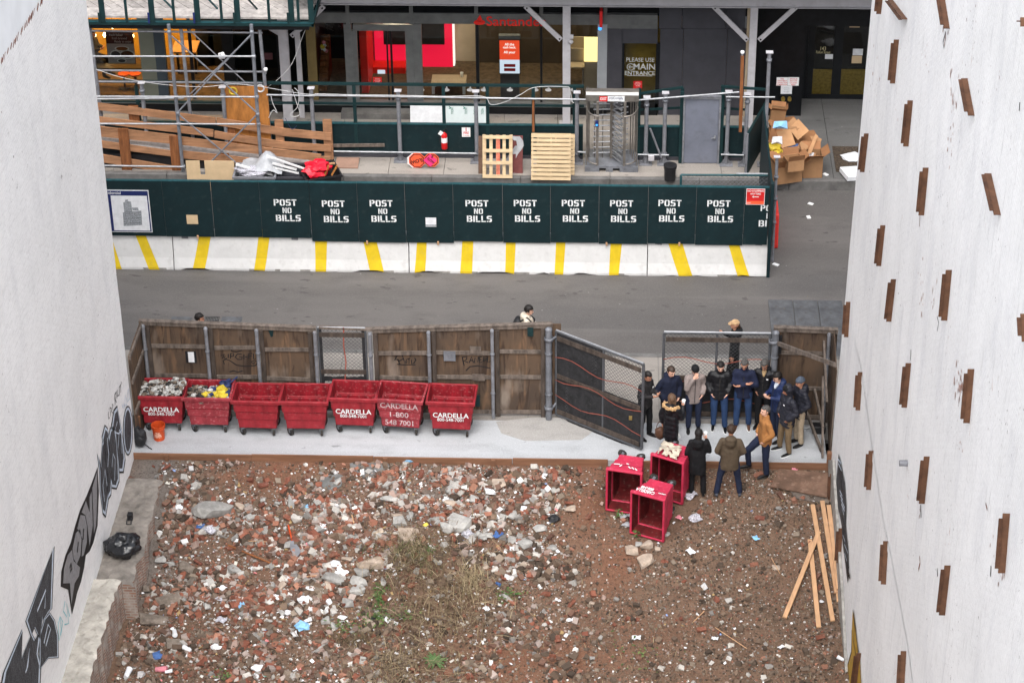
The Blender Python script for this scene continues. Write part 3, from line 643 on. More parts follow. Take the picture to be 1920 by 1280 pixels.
for L in([(205,395),(222,365),(255,360),(262,385),(235,400),(215,388)],[(225,385),(240,425)],[(262,385),(272,415),(288,380),(284,415)],[(290,388),(305,380)],[(298,380),(298,418)],[(312,392),(312,418),(330,412),(342,392),(334,380)],[(300,370),(312,362)],[(222,420),(260,424),(340,424)],[(640,375),(652,430)],[(640,375),(670,370),(668,390),(650,398),(678,410)],[(685,412),(700,372),(712,410)],[(690,396),(708,396)],[(718,412),(722,376),(740,408),(744,372)],[(765,372),(750,376),(750,408),(768,406)],[(752,392),(764,390)],[(775,405),(780,372),(798,385),(776,404)],[(805,372),(800,408),(822,402)],[(664,462),(690,436),(740,430),(820,446)],[(525,340),(518,350),(524,392),(560,398),(596,394),(600,345)]):
 gf.stroke(Z7(L),.026,fn)
gf.build('graffiti',M['ink'],f2)
for(x0,y0,x1,y1,m) in((832,658,854,676,'greyst'),(881,649,902,662,'stud'),(886,701,909,713,'stud'),(989,614,1000,630,'green2'),(891,740,900,761,'green2')):
 X0,X1_,Z0,Z1=R4(x0,y0,x1,y1,YFEN-.05);MB().box(X0,X1_,YFEN-.066,YFEN-.05,Z0,Z1).build('notice' if m=='greyst' else 'patch',M[m],f2)
tr=lambda x:613+(x-1452)*.04
f3=fence('dark weathered plywood fence with raking braces between the mesh gate and the right wall',[1446,1565],tr,790,[(1450,'P'),(1549,'p'),(1556,'s')],(.74,.36,.06),Y=45.1)
a=PY(1565,616,45.1);b2=Vector((XR+.0,43.5,2.40))
MB().hexa([(a.x-.02,45.1,.02),(a.x,45.1,.02),(b2 .x,b2 .y,.02),(b2 .x-.02,b2 .y,.02),(a.x-.02,45.1,a.z),(a.x,45.1,a.z),(b2 .x,b2 .y,b2 .z),(b2 .x-.02,b2 .y,b2 .z)]).build('panel',M['ply'],f3)
P1,P2=PY(1457,643,44.95),PX(1567,684,4.84)
for(A_,B_) in((P1,P2),(Vector((P1 .x+.9,44.95,.95)),Vector((4.80,43.9,.62))),(Vector((P1 .x+.75,44.95,.35)),Vector((4.78,43.75,.12))),(Vector((4.80,45.0,2.2)),Vector((4.84,43.9,1.3))),(Vector((4.78,44.5,1.6)),Vector((4.80,43.6,.02)))):
 MB().beam(A_,B_,.045,.095).build('brace',M['stud'],f3)
MB().box(PY(1458,640,45.0).x,PY(1466,640,45.0).x,45.0,45.08,1.85,2.3).build('patch',M['black'],f3)
M['linkp']=mat('dark gate pipe',(.10,.105,.115),.5,.15,5,metal=.2)
def mesh_gate(name,label,P0,P1,ztop,zbot,solid,mids,frame_r=.026,tape=True,sag=0.):
 """P0, P1: bottom corners on the ground plan; solid: list of (u0,u1,v0,v1) covered with windscreen fabric (fractions)"""
 P0,P1=Vector((P0[0],P0[1],0)),Vector((P1[0],P1[1],0));t=thing(name,label,'gate',tuple((P0+P1)/2))
 ux=(P1-P0).normalized();W=(P1-P0).length;H=ztop-zbot;uz=Vector((0,0,1));nrm=ux.cross(uz)
 if nrm.y>0:nrm=-nrm
 Q=lambda u,v,off=0.:P0+ux*(u*W)+uz*(zbot+v*H)+nrm*off
 fr=MB()
 for(a,b) in(((0,0),(1,0)),((0,1),(1,1)),((0,0),(0,1)),((1,0),(1,1))):fr.tube(Q(*a),Q(*b),frame_r,8)
 for u in mids:fr.tube(Q(u,0),Q(u,1),frame_r*.85,8)
 for v in(.46,):fr.tube(Q(0,v),Q(1,v),frame_r*.6,8)
 fr.build('frame',M['linkp'],t)
 MB().tube(Q(0,1.012),Q(1,1.012),frame_r*.6,8).build('top_tube',M['shiny'],t)
 MB().link(Q(.0,.0,.01),ux,uz,W,H,.075,.0042).build('chain_link',M['linkw'],t)
 fb=MB()
 for(u0,u1,v0,v1) in solid:
  n=14;vs=[]
  for i in range(n+1):
   u=u0+(u1-u0)*i/n;dz=.02*nv(u*9,v0*5)
   for v in(v0,v1):vs.append(Q(u,v+(dz if v>.02 else dz*1.5-sag*math.sin(PI*u)),.016+.014*nv(u*12,v*7)))
  fb.add(vs,[(2*i,2*i+2,2*i+3,2*i+1) for i in range(n)],0,True)
 fb.build('windscreen',M['fabric'],t)
 for v in(.93,.48,.05):MB().beam(Q(.02,v,.03),Q(.98,v,.03),.03,.11,0).build('board',M['studd'],t)
 if tape:
  for v in(.70,.46,.22):MB().stroke([Q(u/10,v+.035*math.sin(u*.9+v*9)-.02*u/10,.052) for u in range(11)],.022,nrm).build('tape',M['rope'],t)
 return t,Q
g1,Q1=mesh_gate('chain_link_gate','open chain-link gate leaf swung inward, mostly covered in black windscreen, right of the last cart',(PY(1043,700,45.1).x,45.12),(G(1203,846).x,G(1203,846).y),2.30,.08,[(0,.55,0,1),(.55,1,0,.52)],(.55,),.034,sag=.05)
hp=PY(1029,640,45.0)
for z in(2.15,.32):hg=MB();hg.lathe([(.09,-.04),(.105,-.04),(.105,.04),(.09,.04)],(hp.x,45.02,z),10);hg.tube((hp.x+.09,45.03,z),Q1(0,z/2.3),.03,8);hg.build('hinge',M['greyst'],g1)
pl_=Q1(.88,.33,.05);MB().obox(pl_,(.07,.04,.09)).build('padlock',mat('brass',(.45,.33,.12),.4,.1,5,metal=.6),g1)
x0,x1=PY(1243,700,45.05).x,PY(1441,700,45.05).x
g2,Q2=mesh_gate('chain_link_gate','chain-link gate standing behind the gathered men, clear mesh above and black windscreen below',(x0,45.05),(x1,45.05),2.34,.1,[(0,1,.0,.5)],(.5,),.032)
hg=MB()
for z in(2.2,):hg.lathe([(.09,-.04),(.105,-.04),(.105,.04),(.09,.04)],(PY(1450,640,45.0).x,44.96,z),10);hg.tube((x1,45.05,z),(x1+.08,45.0,z),.03,8)
hg.build('hinge',M['greyst'],g2)
x0,x1=PY(600,680,45.16).x,PY(688,680,45.16).x
g3,Q3=mesh_gate('pedestrian_gate','small chain-link pedestrian gate in the plywood fence behind the fifth red cart',(x0,45.14),(x1,45.14),2.28,.1,[(0,.08,0,1),(.92,1,0,1),(0,1,.36,.42),(0,1,.0,.2)],(),.026,tape=False)
MB().stroke([Q3(.55,1.02,.03),Q3(.53,.8,.03),Q3(.56,.6,.03),Q3(.52,.38,.03)],.03,fn).build('tape',M['rope'],g3)
p,q=PY(598,613,YFEN),PY(706,617,YFEN);MB().beam(p,q,.10,.05).build('lintel',M['stud'],g3)
fw=MB()
for(xa,xb,dy) in((246,470,0),(472,700,.015),(702,960,.0),(962,1140,.02),(1206,1310,.0),(1312,1550,.012)):
 A_,B_=G(xa,852,0),G(xb,859,0);fw.box(A_.x,B_.x,YSL-.045+dy*.5,YSL-.006,-.2,.022+dy)
fw.build('form_board',M['form'],loc=(0,YSL,0),label='long line of raw form boards along the front edge of the white concrete',cat='form boards',bevel=.004)
for(x,lab) in((310,'short wooden stake against the form boards near the left wall'),(925,'short wooden stake against the form boards in the middle of the lot'),(722,'short wooden stake at the form boards beside the grey mortar patch')):
 P=G(x,858,0);MB().box(P.x-.04,P.x+.05,YSL-.1,YSL-.05,-.4,.03).build('wooden_stake',M['form'],loc=(P.x,YSL-.08,-.15),label=lab,cat='stake',group='form stakes')
P=G(1553,862,0);MB().box(P.x-.05,P.x+.05,YSL-.06,YSL+.03,-.3,.33).build('wooden_stake',M['form'],loc=(P.x,YSL,-.1),label='tall orange-brown stake at the right end of the form boards by the wall',cat='stake',group='form stakes')
BW,BD=1.11,.80
def loops(mb,L,m,close=False):
 for(hw,hd,z) in L:pass
 vs=[p for(hw,hd,z) in L for p in((-hw,-hd,z),(hw,-hd,z),(hw,hd,z),(-hw,hd,z))]
 fs=[(4*j+i,4*j+(i+1)%4,4*j+4+(i+1)%4,4*j+4+i) for j in range(len(L)-1) for i in range(4)]
 mb.add(vs,fs,m)
def make_cart(root,shell='red',inner='redin',casters=True):
 def lift(b):b.v=[(x,y,z+.05) for x,y,z in b.v];return b
 w,d=BW/2,BD/2;dd=w-d;zb=.19;ho=lambda h:(h,h-dd*(h/w)**.5)
 T=[(.425,.19),(.44,.44),(.462,.44),(.478,.665),(.497,.665),(.512,.90)]
 mb=MB();loops(mb,[(.40,.40-dd,.19)]+[(h,h-dd,z) for h,z in T]+[(.52,.52-dd,.905)],0)
 mb.poly([(-.425,-.425+dd,.19),(-.425,.425-dd,.19),(.425,.425-dd,.19),(.425,-.425+dd,.19)],0)
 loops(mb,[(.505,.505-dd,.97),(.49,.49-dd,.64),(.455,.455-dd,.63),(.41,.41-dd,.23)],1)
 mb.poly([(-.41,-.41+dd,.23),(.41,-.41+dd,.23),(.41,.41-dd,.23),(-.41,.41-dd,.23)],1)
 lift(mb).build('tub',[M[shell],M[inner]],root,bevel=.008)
 r=MB();loops(r,[(.515,.515-dd,.895),(.555,.555-dd,.895),(.558,.558-dd,.965),(.548,.548-dd,.985),(.515,.515-dd,.985),(.505,.505-dd,.96)],0)
 lift(r).build('rim',[M[shell]],root,bevel=.006)
 b=MB().box(-.36,.36,-.36+dd,.36-dd,.165,.188);lift(b).build('base_frame',M['black'],root)
 if casters:
  for i,(sx,sy) in enumerate(((-1,-1),(1,-1),(1,1),(-1,1))):
   cx,cy=sx*.345,sy*(.345-dd+.02);an=(0.7,0.15,-.4,1.2)[i]
   Rz=Matrix.Rotation(an,3,'Z');c=Vector((cx,cy,.1))+Rz@Vector((0,.035,0))
   f=MB();f.obox(Vector((cx,cy,.207)),(.10,.10,.016),Rz)
   for s in(-1,1):f.obox(c+Rz@Vector((s*.036,-.01,.05)),(.009,.055,.12),Rz)
   fo=f.build('caster',M['greyst'],root)
   wv=MB();ax=Rz@Vector((1,0,0));wv.tube(c-ax*.024,c+ax*.028,.1,14);wv.build('wheel',M['rubber'],fo)
   wv=MB();wv.tube(c-ax*.027,c+ax*.027,.035,10);wv.build('hub',M['greyst'],fo)
def cart_text(root,back=False,style='new'):
 o=MB();y0=-(.497-(BW-BD)/2)-.012;T5=.05
 if back:rt,sy=Vector((-1,0,0)),-1
 else:rt,sy=Vector((1,0,0)),1
 if style=='new':
  o.text('CARDELLA',(0,sy*(y0+.004),.65),rt,(0,0,1),.175,bold=.016,sx=.95)
  o.text('800-548-7001',(0,sy*(y0+.004),.535),rt,(0,0,1),.118,bold=.012,sx=.92)
  o.build('lettering',M['letter'],root)
 elif style=='tip':
  o.text('CARDELLA',(-.08*sy,sy*(y0-.01),.83),rt,(0,0,1),.15,bold=.03,sx=.62)
  o.text('800-548-7001',(-.08*sy,sy*(y0-.01),.72),rt,(0,0,1),.11,bold=.03,sx=.62)
  o.build('lettering',M['letter'],root)
 else:
  o.text('CARDELLA',(-.0,sy*(y0-.012),.85),rt,(0,0,1),.19,bold=.012,sx=.93)
  o.text('1-800',(-.02,sy*(y0+.01),.605),rt,(0,0,1),.19,bold=.012,sx=1.05)
  o.text('548 7001',(.0,sy*(y0+.026),.38),rt,(0,0,1),.19,bold=.012,sx=.95)
  o.build('lettering',M['fade'],root)
CARTS=[(252,345,745,'red cart with white lettering nearest the left wall, heaped with mixed waste',.0,'new','red'),(340,432,748,'faded red cart without lettering, second from the left, part full with yellow bags on top',.0,None,'redpink'),(430,526,754,'plain red cart without lettering, empty, third from the left wall',-.02,None,'red'),(521,616,755,'plain empty red cart set lowest in the row, fourth from the left wall',.0,None,'red'),(614,709,749,'empty red cart with white lettering in front of the pedestrian gate',-.03,'new','red'),(705,795,752,'scuffed red cart with worn blurred lettering filling its whole front, turned slightly',-.10,'faded','redpink'),(800,890,756,'empty red cart with white lettering at the right end of the row',-.04,'new','red')]
cart_loc=[]
for i,(xa,xb,yr,lab,rz,stl,shell) in enumerate(CARTS):
 P=G((xa+xb)/2,yr-1,1.035);loc=(P.x,P.y+BD/2,0.006);cart_loc.append(loc)
 t=thing('waste_cart',lab,'waste cart',loc,'row of red waste carts');t['origin']=(0,0,0);t.rotation_euler=(0,0,rz)
 make_cart(t,shell,'redin')
 if stl:cart_text(t,False,stl)
def tipped(name_lab,A_,B_,lift=0.0,tilt=0.0,style='tip'):
 A_,B_=Vector(A_),Vector(B_);d=(B_-A_);d.z=0;yaw=math.atan2(d.y,d.x);c=(A_+B_)/2
 Rm=Matrix.Rotation(yaw,3,'Z')@Matrix.Rotation(tilt,3,'X')
 base=Matrix(((0,-1,0),(0,0,-1),(1,0,0)))
 R=Rm@base
 org=c+Rm@Vector((0,1.03,BW/2))+Vector((0,0,lift))
 t=thing('waste_cart',name_lab,'waste cart',(0,0,0),'tipped red waste carts');t['origin']=(0,0,0)
 t.matrix_world=Matrix.Translation(org)@R.to_4x4()
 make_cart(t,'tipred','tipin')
 return t,R,org
def end_text(t,lines,mt='letter'):
 o=MB();x=.505
 for(s,y,z,sz,sx,bold) in lines:o.text(s,(x+.03,y,z),(0,1,0),(0,0,1),sz,bold=bold,sx=sx)
 o.build('lettering',M[mt],t)
def tgl(A_,B_,z):return[G(x,y,z) for x,y in(A_,B_)]
t1,_,_=tipped('red cart lying on its end with open mouth forward, leftmost of the tipped three',*tgl((1138,957),(1199,966),-.42))
t2,_,_=tipped('tipped red cart with a dusty cloth draped on top, behind the other two',*[G(x,y,BW-.40)-Vector((0,0,BW)) for x,y in((1221,851),(1280,868))])
t3,_,_=tipped('tipped red cart with white upside-down lettering, nearest of the three lying carts',*tgl((1183,1000),(1241,1016),-.50))
end_text(t3,[('CARDELLA',.12,.86,.14,.62,.03),('800-548',.12,.74,.14,.62,.03),('LIMITED',-.24,.80,.06,.8,.02)])
o=MB()
for L in([(-.05,.80),(-.10,.86),(-.14,.82),(-.18,.88),(-.2,.84),(-.26,.90)],[(.10,.78),(.14,.84)],[(.02,.70),(-.04,.72)],[(.28,.78),(.15,.76)]):o.stroke([(.538,y,z) for y,z in L],.03,(1,0,0))
o.build('scratch',M['letter'],t1)
def crumple(c,sz,seed,m=0,flat=1.0,sub=2,amp=.35,mb=None):
 """a crumpled lump: noisy icosphere"""
 bm=bmesh.new();bmesh.ops.create_icosphere(bm,subdivisions=sub,radius=1)
 vs=[]
 for v in bm.verts:
  p=v.co;k=1+amp*nv(p.x*1.7+seed,p.y*1.7,p.z*1.7+seed)+amp*.6*nv(p.x*4+seed,p.y*4,p.z*4)
  vs.append((c[0]+p.x*sz[0]*k,c[1]+p.y*sz[1]*k,c[2]+p.z*sz[2]*k*flat))
 fs=[tuple(v.index for v in f.verts) for f in bm.faces];bm.free()
 mb=mb or MB();mb.add(vs,fs,m);return mb
M['trashw']=mat('mixed white waste',(.50,.49,.47),.8,.4,12,dirt=.5,dc=(.12,.10,.08))
M['trashb']=mat('mixed brown waste',(.17,.13,.10),.9,.4,14,dirt=.5,dc=(.4,.36,.32))
M['trashy']=mat('yellow bag',lin((200,176,56)),.5,.12,6)
M['trashu']=mat('blue bag',lin((44,56,96)),.5,.2,6)
M['trashd']=mat('dark waste',(.04,.038,.036),.8,.4,12)
PM={'w':mat('white litter',(.74,.75,.77),.7,.1,8),'k':mat('off-white litter',(.60,.56,.5),.8,.2,8),'u':mat('blue litter',(.06,.13,.32),.5,.2,8),'l':mat('light blue litter',(.25,.50,.75),.6,.15,8),'y':mat('yellow litter',(.75,.60,.10),.6,.1,8),'p':mat('pink litter',(.70,.25,.30),.6,.2,8),'b':M['black'],'g':mat('green litter',(.1,.4,.3),.6,.2,8),'f':M['film'],'m':mat('speckled paper',(.52,.51,.56),.8,.4,30,dirt=.6,dc=(.1,.1,.16))}
def heap(cart,n,pal,ztop,x0,x1,seed,label,ytilt=0):
 r=random.Random(seed);mb=MB();L=cart_loc[cart]
 mb.box(L[0]+max(x0,-.40),L[0]+min(x1,.40),L[1]-.24,L[1]+.24,.5,ztop-.08,1)
 for k in range(n):
  x=r.uniform(x0,x1);y=r.uniform(-.31,.31);z=ztop+r.uniform(-.06,.05)+.05*math.sin(3*x)
  s=r.uniform(.025,.09);m=r.choice(pal)
  crumple((L[0]+x,L[1]+y,z),(s,s*r.uniform(.6,1.2),s*r.uniform(.4,.8)),r.random()*50,m,sub=1,amp=.6,mb=mb)
 mb.build('waste_heap',[M['trashw'],M['trashb'],M['trashy'],M['trashu'],M['trashd']],loc=(L[0],L[1],ztop),label=label,cat='waste',kind='stuff')
heap(0,260,(0,0,0,1,1,4,0),1.03,-.47,.47,3,'grey and white waste heaped in the first cart')
heap(1,120,(0,1,1,4,1),.91,-.46,-.1,5,'brown waste in the left half of the second cart')
heap(1,60,(0,0,3,1,2),.89,-.05,.46,6,'white waste in the right half of the second cart')
L=cart_loc[1];mb=MB()
for(dx,dy,dz,s) in((.30,.02,1.0,.13),(.22,-.12,.97,.10),(.36,-.20,.95,.10),(-.08,-.1,.95,.07)):crumple((L[0]+dx,L[1]+dy,L[2]+dz),(s,s,s*.7),dx*9,0,amp=.6,mb=mb)
mb.build('plastic_bag',M['trashy'],loc=(L[0]+.3,L[1],.95),label='crumpled yellow plastic bags on top of the second cart',cat='bag')
mb=MB();crumple((L[0]+.36,L[1]+.22,1.03),(.14,.12,.10),4,0,amp=.7,mb=mb);mb.tube((L[0]+.4,L[1]+.2,1.02),(L[0]+.62,L[1]+.33,1.16),.02,6)
mb.build('plastic_bag',M['trashu'],loc=(L[0]+.36,L[1]+.22,1.0),label='dark blue bag with a stick poking out of the second cart',cat='bag')
def bucket(name,label,P,m,h=.38,r0=.125,r1=.15,lid=False,rot=None):
 t=thing(name,label,'bucket',tuple(P));x,y,z=P
 b=MB().lathe([(.001,0),(r0,0),(r0*1.02,h*.3),(r1*.97,h*.78),(r1*1.05,h*.79),(r1*1.05,h*.82),(r1,h*.83),(r1,h*.93),(r1*1.07,h*.935),(r1*1.07,h),(r1*.97,h),(r0*.97,.02),(.001,.02)],P,20,0,False);b.build('body',M[m],t)
 hd=MB();hd.path([Vector((x+r1*1.05*math.cos(a),y+r1*1.05*math.sin(a)*.5-r1*.85,z+h*.8-.12*math.sin(a)*.9)) for a in[PI*i/10 for i in range(11)]],.004,5);hd.build('handle',M['greyst'],t)
 if lid:MB().lathe([(.001,h+.02),(r1*.98,h+.02),(r1*1.1,h+.012),(r1*1.1,h-.03),(r1*1.05,h-.03)],P,20,0,False).build('lid',M['black'],t)
 return t
P=G(299,822,0);ob=bucket('plastic_bucket','orange plastic bucket standing in front of the first cart',(P.x,P.y,.006),'orange')
d=MB();rr=.146
def cyl_text(mb,body,P,r,z,size,bold,sx=1.0,a0=-PI/2,m=0):
 vs,fs=text_mesh(body,'CENTER',bold)
 mb.add([(P[0]+r*math.cos(a0+v[0]*size*sx/r),P[1]+r*math.sin(a0+v[0]*size*sx/r),P[2]+z+v[1]*size) for v in vs],fs,m)
for s,z in(('THE',.225),('HOME',.175),('DEPOT',.125)):cyl_text(d,s,P,rr-.004-(.23-z)*.08+.002,z,.062,.03,.9)
d.build('lettering',mat('pale lettering',(.85,.55,.42),.6,.05,4),ob)
P=G(262,836,0);bp=thing('backpack','black backpack slumped on the concrete against the left wall','backpack',(P.x,P.y,0))
b=crumple((P.x,P.y+.05,.24),(.17,.14,.25),2.2,0,amp=.22,sub=3);b.build('bag',M['black'],bp,smooth=True)
b=crumple((P.x+.03,P.y-.07,.17),(.12,.07,.13),7.7,0,amp=.18,sub=3);b.build('pocket',M['black'],bp,smooth=True)
b=MB();b.path([(P.x+.12,P.y-.05,.1),(P.x+.22,P.y-.08,.03),(P.x+.30,P.y-.14,.014)],.013,5);b.path([(P.x,P.y,.46),(P.x+.02,P.y-.02,.52),(P.x+.05,P.y,.47)],.012,5);b.build('strap',M['black'],bp)
MB().beam(G(261,815,0)+Vector((0,0,.01)),Vector((XL+.06,43.95,.62)),.09,.03).build('wooden_board',M['form'],loc=tuple(G(261,815,0)),label='short brown board leaning on the left wall behind the backpack',cat='board')
P=PX(0,0,XL) if False else G(229,1036,-.02)
t=thing('rubbish_bag','glossy black rubbish bag on the ledge by the left wall','rubbish bag',(P.x,P.y,0))
M['bag']=mat('black bin bag',(.012,.013,.016),.22,.2,5,spec=.6,bump=.6,bscale=9)
crumple((P.x,P.y+.1,.10),(.36,.30,.24),3.3,0,amp=.34,sub=4).build('bag',M['bag'],t,smooth=True)
crumple((P.x+.07,P.y-.02,.36),(.07,.05,.08),1.3,0,amp=.5,sub=2).build('knot',M['bag'],t)
P=G(243,978,-.08);t=thing('work_lamp','small black work lamp lying on the dusty ledge','lamp',(P.x,P.y,-.1))
MB().obox((P.x,P.y+.1,.0),(.11,.12,.16)).build('head',M['black'],t,bevel=.01)
b=MB();b.tube((P.x-.05,P.y-.1,-.07),(P.x-.04,P.y+.02,.02),.012,6);b.tube((P.x+.05,P.y-.1,-.07),(P.x+.04,P.y+.02,.02),.012,6);b.tube((P.x-.05,P.y-.1,-.07),(P.x+.05,P.y-.1,-.07),.012,6);b.build('stand',M['black'],t)
c=G(1256,846,BW-.39);M['cloth']=mat('dusty cloth',(.55,.48,.38),.9,.25,6,dirt=.4,dc=(.3,.25,.18))
mb=MB();n=14;vs=[]
for i in range(n+1):
 for j in range(n+1):
  u,v=i/n-.5,j/n-.5;rr2=.5+.5*nv(u*3,v*3,2)
  vs.append((c.x+.42*u+.12*v+.05*nv(u*6,v*6,1),c.y+.5*v-.22*u,c.z+.03+.10*max(0,.3-(u*u+v*v))*3*rr2+.05*abs(nv(u*9,v*3,5))))
mb.add(vs,[(i*(n+1)+j,(i+1)*(n+1)+j,(i+1)*(n+1)+j+1,i*(n+1)+j+1) for i in range(n) for j in range(n) if nv(i*.35,j*.35,9)>-.35],0,True)
co=mb.build('dusty_cloth',M['cloth'],loc=tuple(c),label='crumpled dusty cream cloth lying on top of the rear tipped cart',cat='cloth');so_=co.modifiers.new('solid','SOLIDIFY');so_.thickness=.012
P=G(1538,815,0);t=thing('tool_case','black case with a white cable on the pavement in the fence corner','case',(P.x,P.y,0))
MB().obox((P.x-.03,P.y+.12,.10),(.30,.22,.2)).build('box',M['black'],t,bevel=.02)
MB().path([(P.x-.2,P.y+.25,.06),(P.x-.3,P.y+.2,.03),(P.x-.45,P.y+.28,.02),(P.x-.5,P.y+.2,.02)],.02,6).build('cable',M['wire'],t)
bt=thing('wooden_sheet','dirty brown board lying on the rubble at the foot of the right wall','board',tuple(GL(1500,905)))
Q=[GL(*p) for p in((1460,885),(1553,893),(1550,938),(1445,918))]
M['dirtyply']=mat('dirty board',(.16,.095,.065),.85,.25,3,dirt=.45,dc=(.30,.20,.15))
MB().prism([p+Vector((0,0,.10)) for p in Q],(0,0,-.03)).build('sheet',M['dirtyply'],bt)
MB().prism([GL(*p)+Vector((0,0,.05)) for p in((1480,920),(1552,930),(1551,947),(1490,936))],(0,0,-.03)).build('under_sheet',M['stud'],bt)
TIM=[((1525,958),(1537,1008),(1536.5,1002),.12,'short pale timber lying highest against the fence end of the pile'),]
for k,(a,b_,za,zb,lab) in enumerate([((1523,953),(1561,1168),.10,.06,'longest pale timber, second from the left in the pile by the wall'),((1541,948),(1568,1118),.13,.10,'pale timber in the middle of the pile by the right wall'),((1553,958),(1572,1116),.16,.16,'pale timber nearest the right wall, on top of the pile'),((1535,1005),(1471,1160),.12,.04,'pale timber lying askew across the others'),((1518,1015),(1535,1178),.05,.03,'thin pale timber lying beneath the askew one'),((1558,985),(1573,1130),.06,.03,'darker timber at the bottom of the pile by the wall')]):
 A_,B_=GL(*a),GL(*b_);A_.z=max(A_.z,B_.z*0+A_.z)+za;B_.z+=zb
 MB().beam(A_,B_,.095,.045).build('timber',M['pine'],loc=tuple((A_+B_)/2),label=lab,cat='timber',group='fresh timbers by the right wall',bevel=.003)
A_,B_=GL(541,990),GL(548,1020);t=thing('shovel','short orange-handled shovel lying in the rubble','shovel',tuple(A_))
MB().tube(A_+Vector((0,0,.08)),B_+Vector((0,0,.12)),.02,8).build('handle',M['orange'],t)
C_=GL(559,1046);d=(C_-B_).normalized();s=Vector((d.y,-d.x,0)).normalized()
MB().prism([B_+Vector((0,0,.10))+s*.03,B_+Vector((0,0,.1))-s*.03,B_.lerp(C_,.35)-s*.10+Vector((0,0,.09)),B_.lerp(C_,.8)-s*.09+Vector((0,0,.07)),C_+Vector((0,0,.06)),B_.lerp(C_,.8)+s*.09+Vector((0,0,.07)),B_.lerp(C_,.35)+s*.10+Vector((0,0,.09))],(0,0,-.02)).build('blade',M['pipe'],t)
for(a,b_,r,lab) in(((428,1026),(512,1062),.022,'straight brown pole lying in the left of the rubble'),((458,1018),(508,1020),.008,'thin straw-coloured stick above the brown pole'),((660,970),(664,985),.014,'upright thin stick near the big pale stones'),((575,1085),(596,1083),.01,'thin light stick lying among the paper scraps'),((1446,1050),(1462,1080),.008,'thin pale stick right of the middle of the gravel'),((1320,1150),(1300,1170),.01,'short dry stick in the gravel below the stones'),((1340,1180),(1400,1220),.008,'long dry stem lying on the gravel')):
 A_,B_=GL(*a)+Vector((0,0,.07)),GL(*b_)+Vector((0,0,.07));MB().tube(A_,B_,r,7).build('stick',M['rampd'] if r>.015 else M['pine'],loc=tuple((A_+B_)/2),label=lab,cat='stick')
for x,y,r,lab in((695,872,.42,'grey hardened mortar spill on the dirt near the form boards'),(622,903,.27,'small grey mortar spill left of the larger one')):
 P=GL(x,y);mb=MB();n=22;ring=[]
 for i in range(n):
  a=2*PI*i/n;k=r*(1+.3*nv(math.cos(a)*1.5+x,math.sin(a)*1.5));X_,Y_=P.x+k*math.cos(a),P.y+k*1.1*math.sin(a);ring.append(Vector((X_,min(Y_,43.3),hz(X_,min(Y_,43.3))+.045)))
 mb.add([Vector((P.x,P.y,P.z+.06))]+ring,[(0,i+1,(i+1)%n+1) for i in range(n)]);mb.add(ring+[p-Vector((0,0,.08)) for p in ring],[(i,n+i,n+(i+1)%n,(i+1)%n) for i in range(n)])
 mb.build('mortar_spill',mat('grey mortar',(.15,.15,.145),.9,.2,6,bump=.4),loc=tuple(P),label=lab,cat='mortar')
ZR=-.12
prof=[(0,0),(.0,.06),(.075,.32),(.17,.98),(.43,.98),(.52,.32),(.60,.06),(.60,0)]
STP=[(199,207,214,228),(253,272,279,299),(375,397,360,383),(486,507,475.5,496),(591,614,591,611),(679,704,694,720),(783,801,777,797),(867.5,888,862.5,885),(949,967.5,947,964),(1043,1061,1039.6,1056),(1145,1167,1141.7,1160),(1250,1277,1273,1299),(1363,1383,1384,1406)]
yb=lambda x:497+(x-215)*.0115
XB=lambda x,top:(PY(x,yb(x)-52,YB+.17).x if top else PY(x,yb(x),YB).x)
bounds=[XB(326,0)-5.95,XB(326,0),XB(767,0),XB(1213.5,0),XB(1440,0)]
blab=['white concrete barrier with yellow stripes, leftmost, running behind the left wall','white concrete barrier with four yellow stripes under the first lettered panels','white concrete barrier with five narrow yellow stripes in the middle of the row','shorter white concrete barrier with two slanting yellow stripes at the right end']
def xat(z,xt,xbm):return xbm+(xt-xbm)*min(1,z/.9)
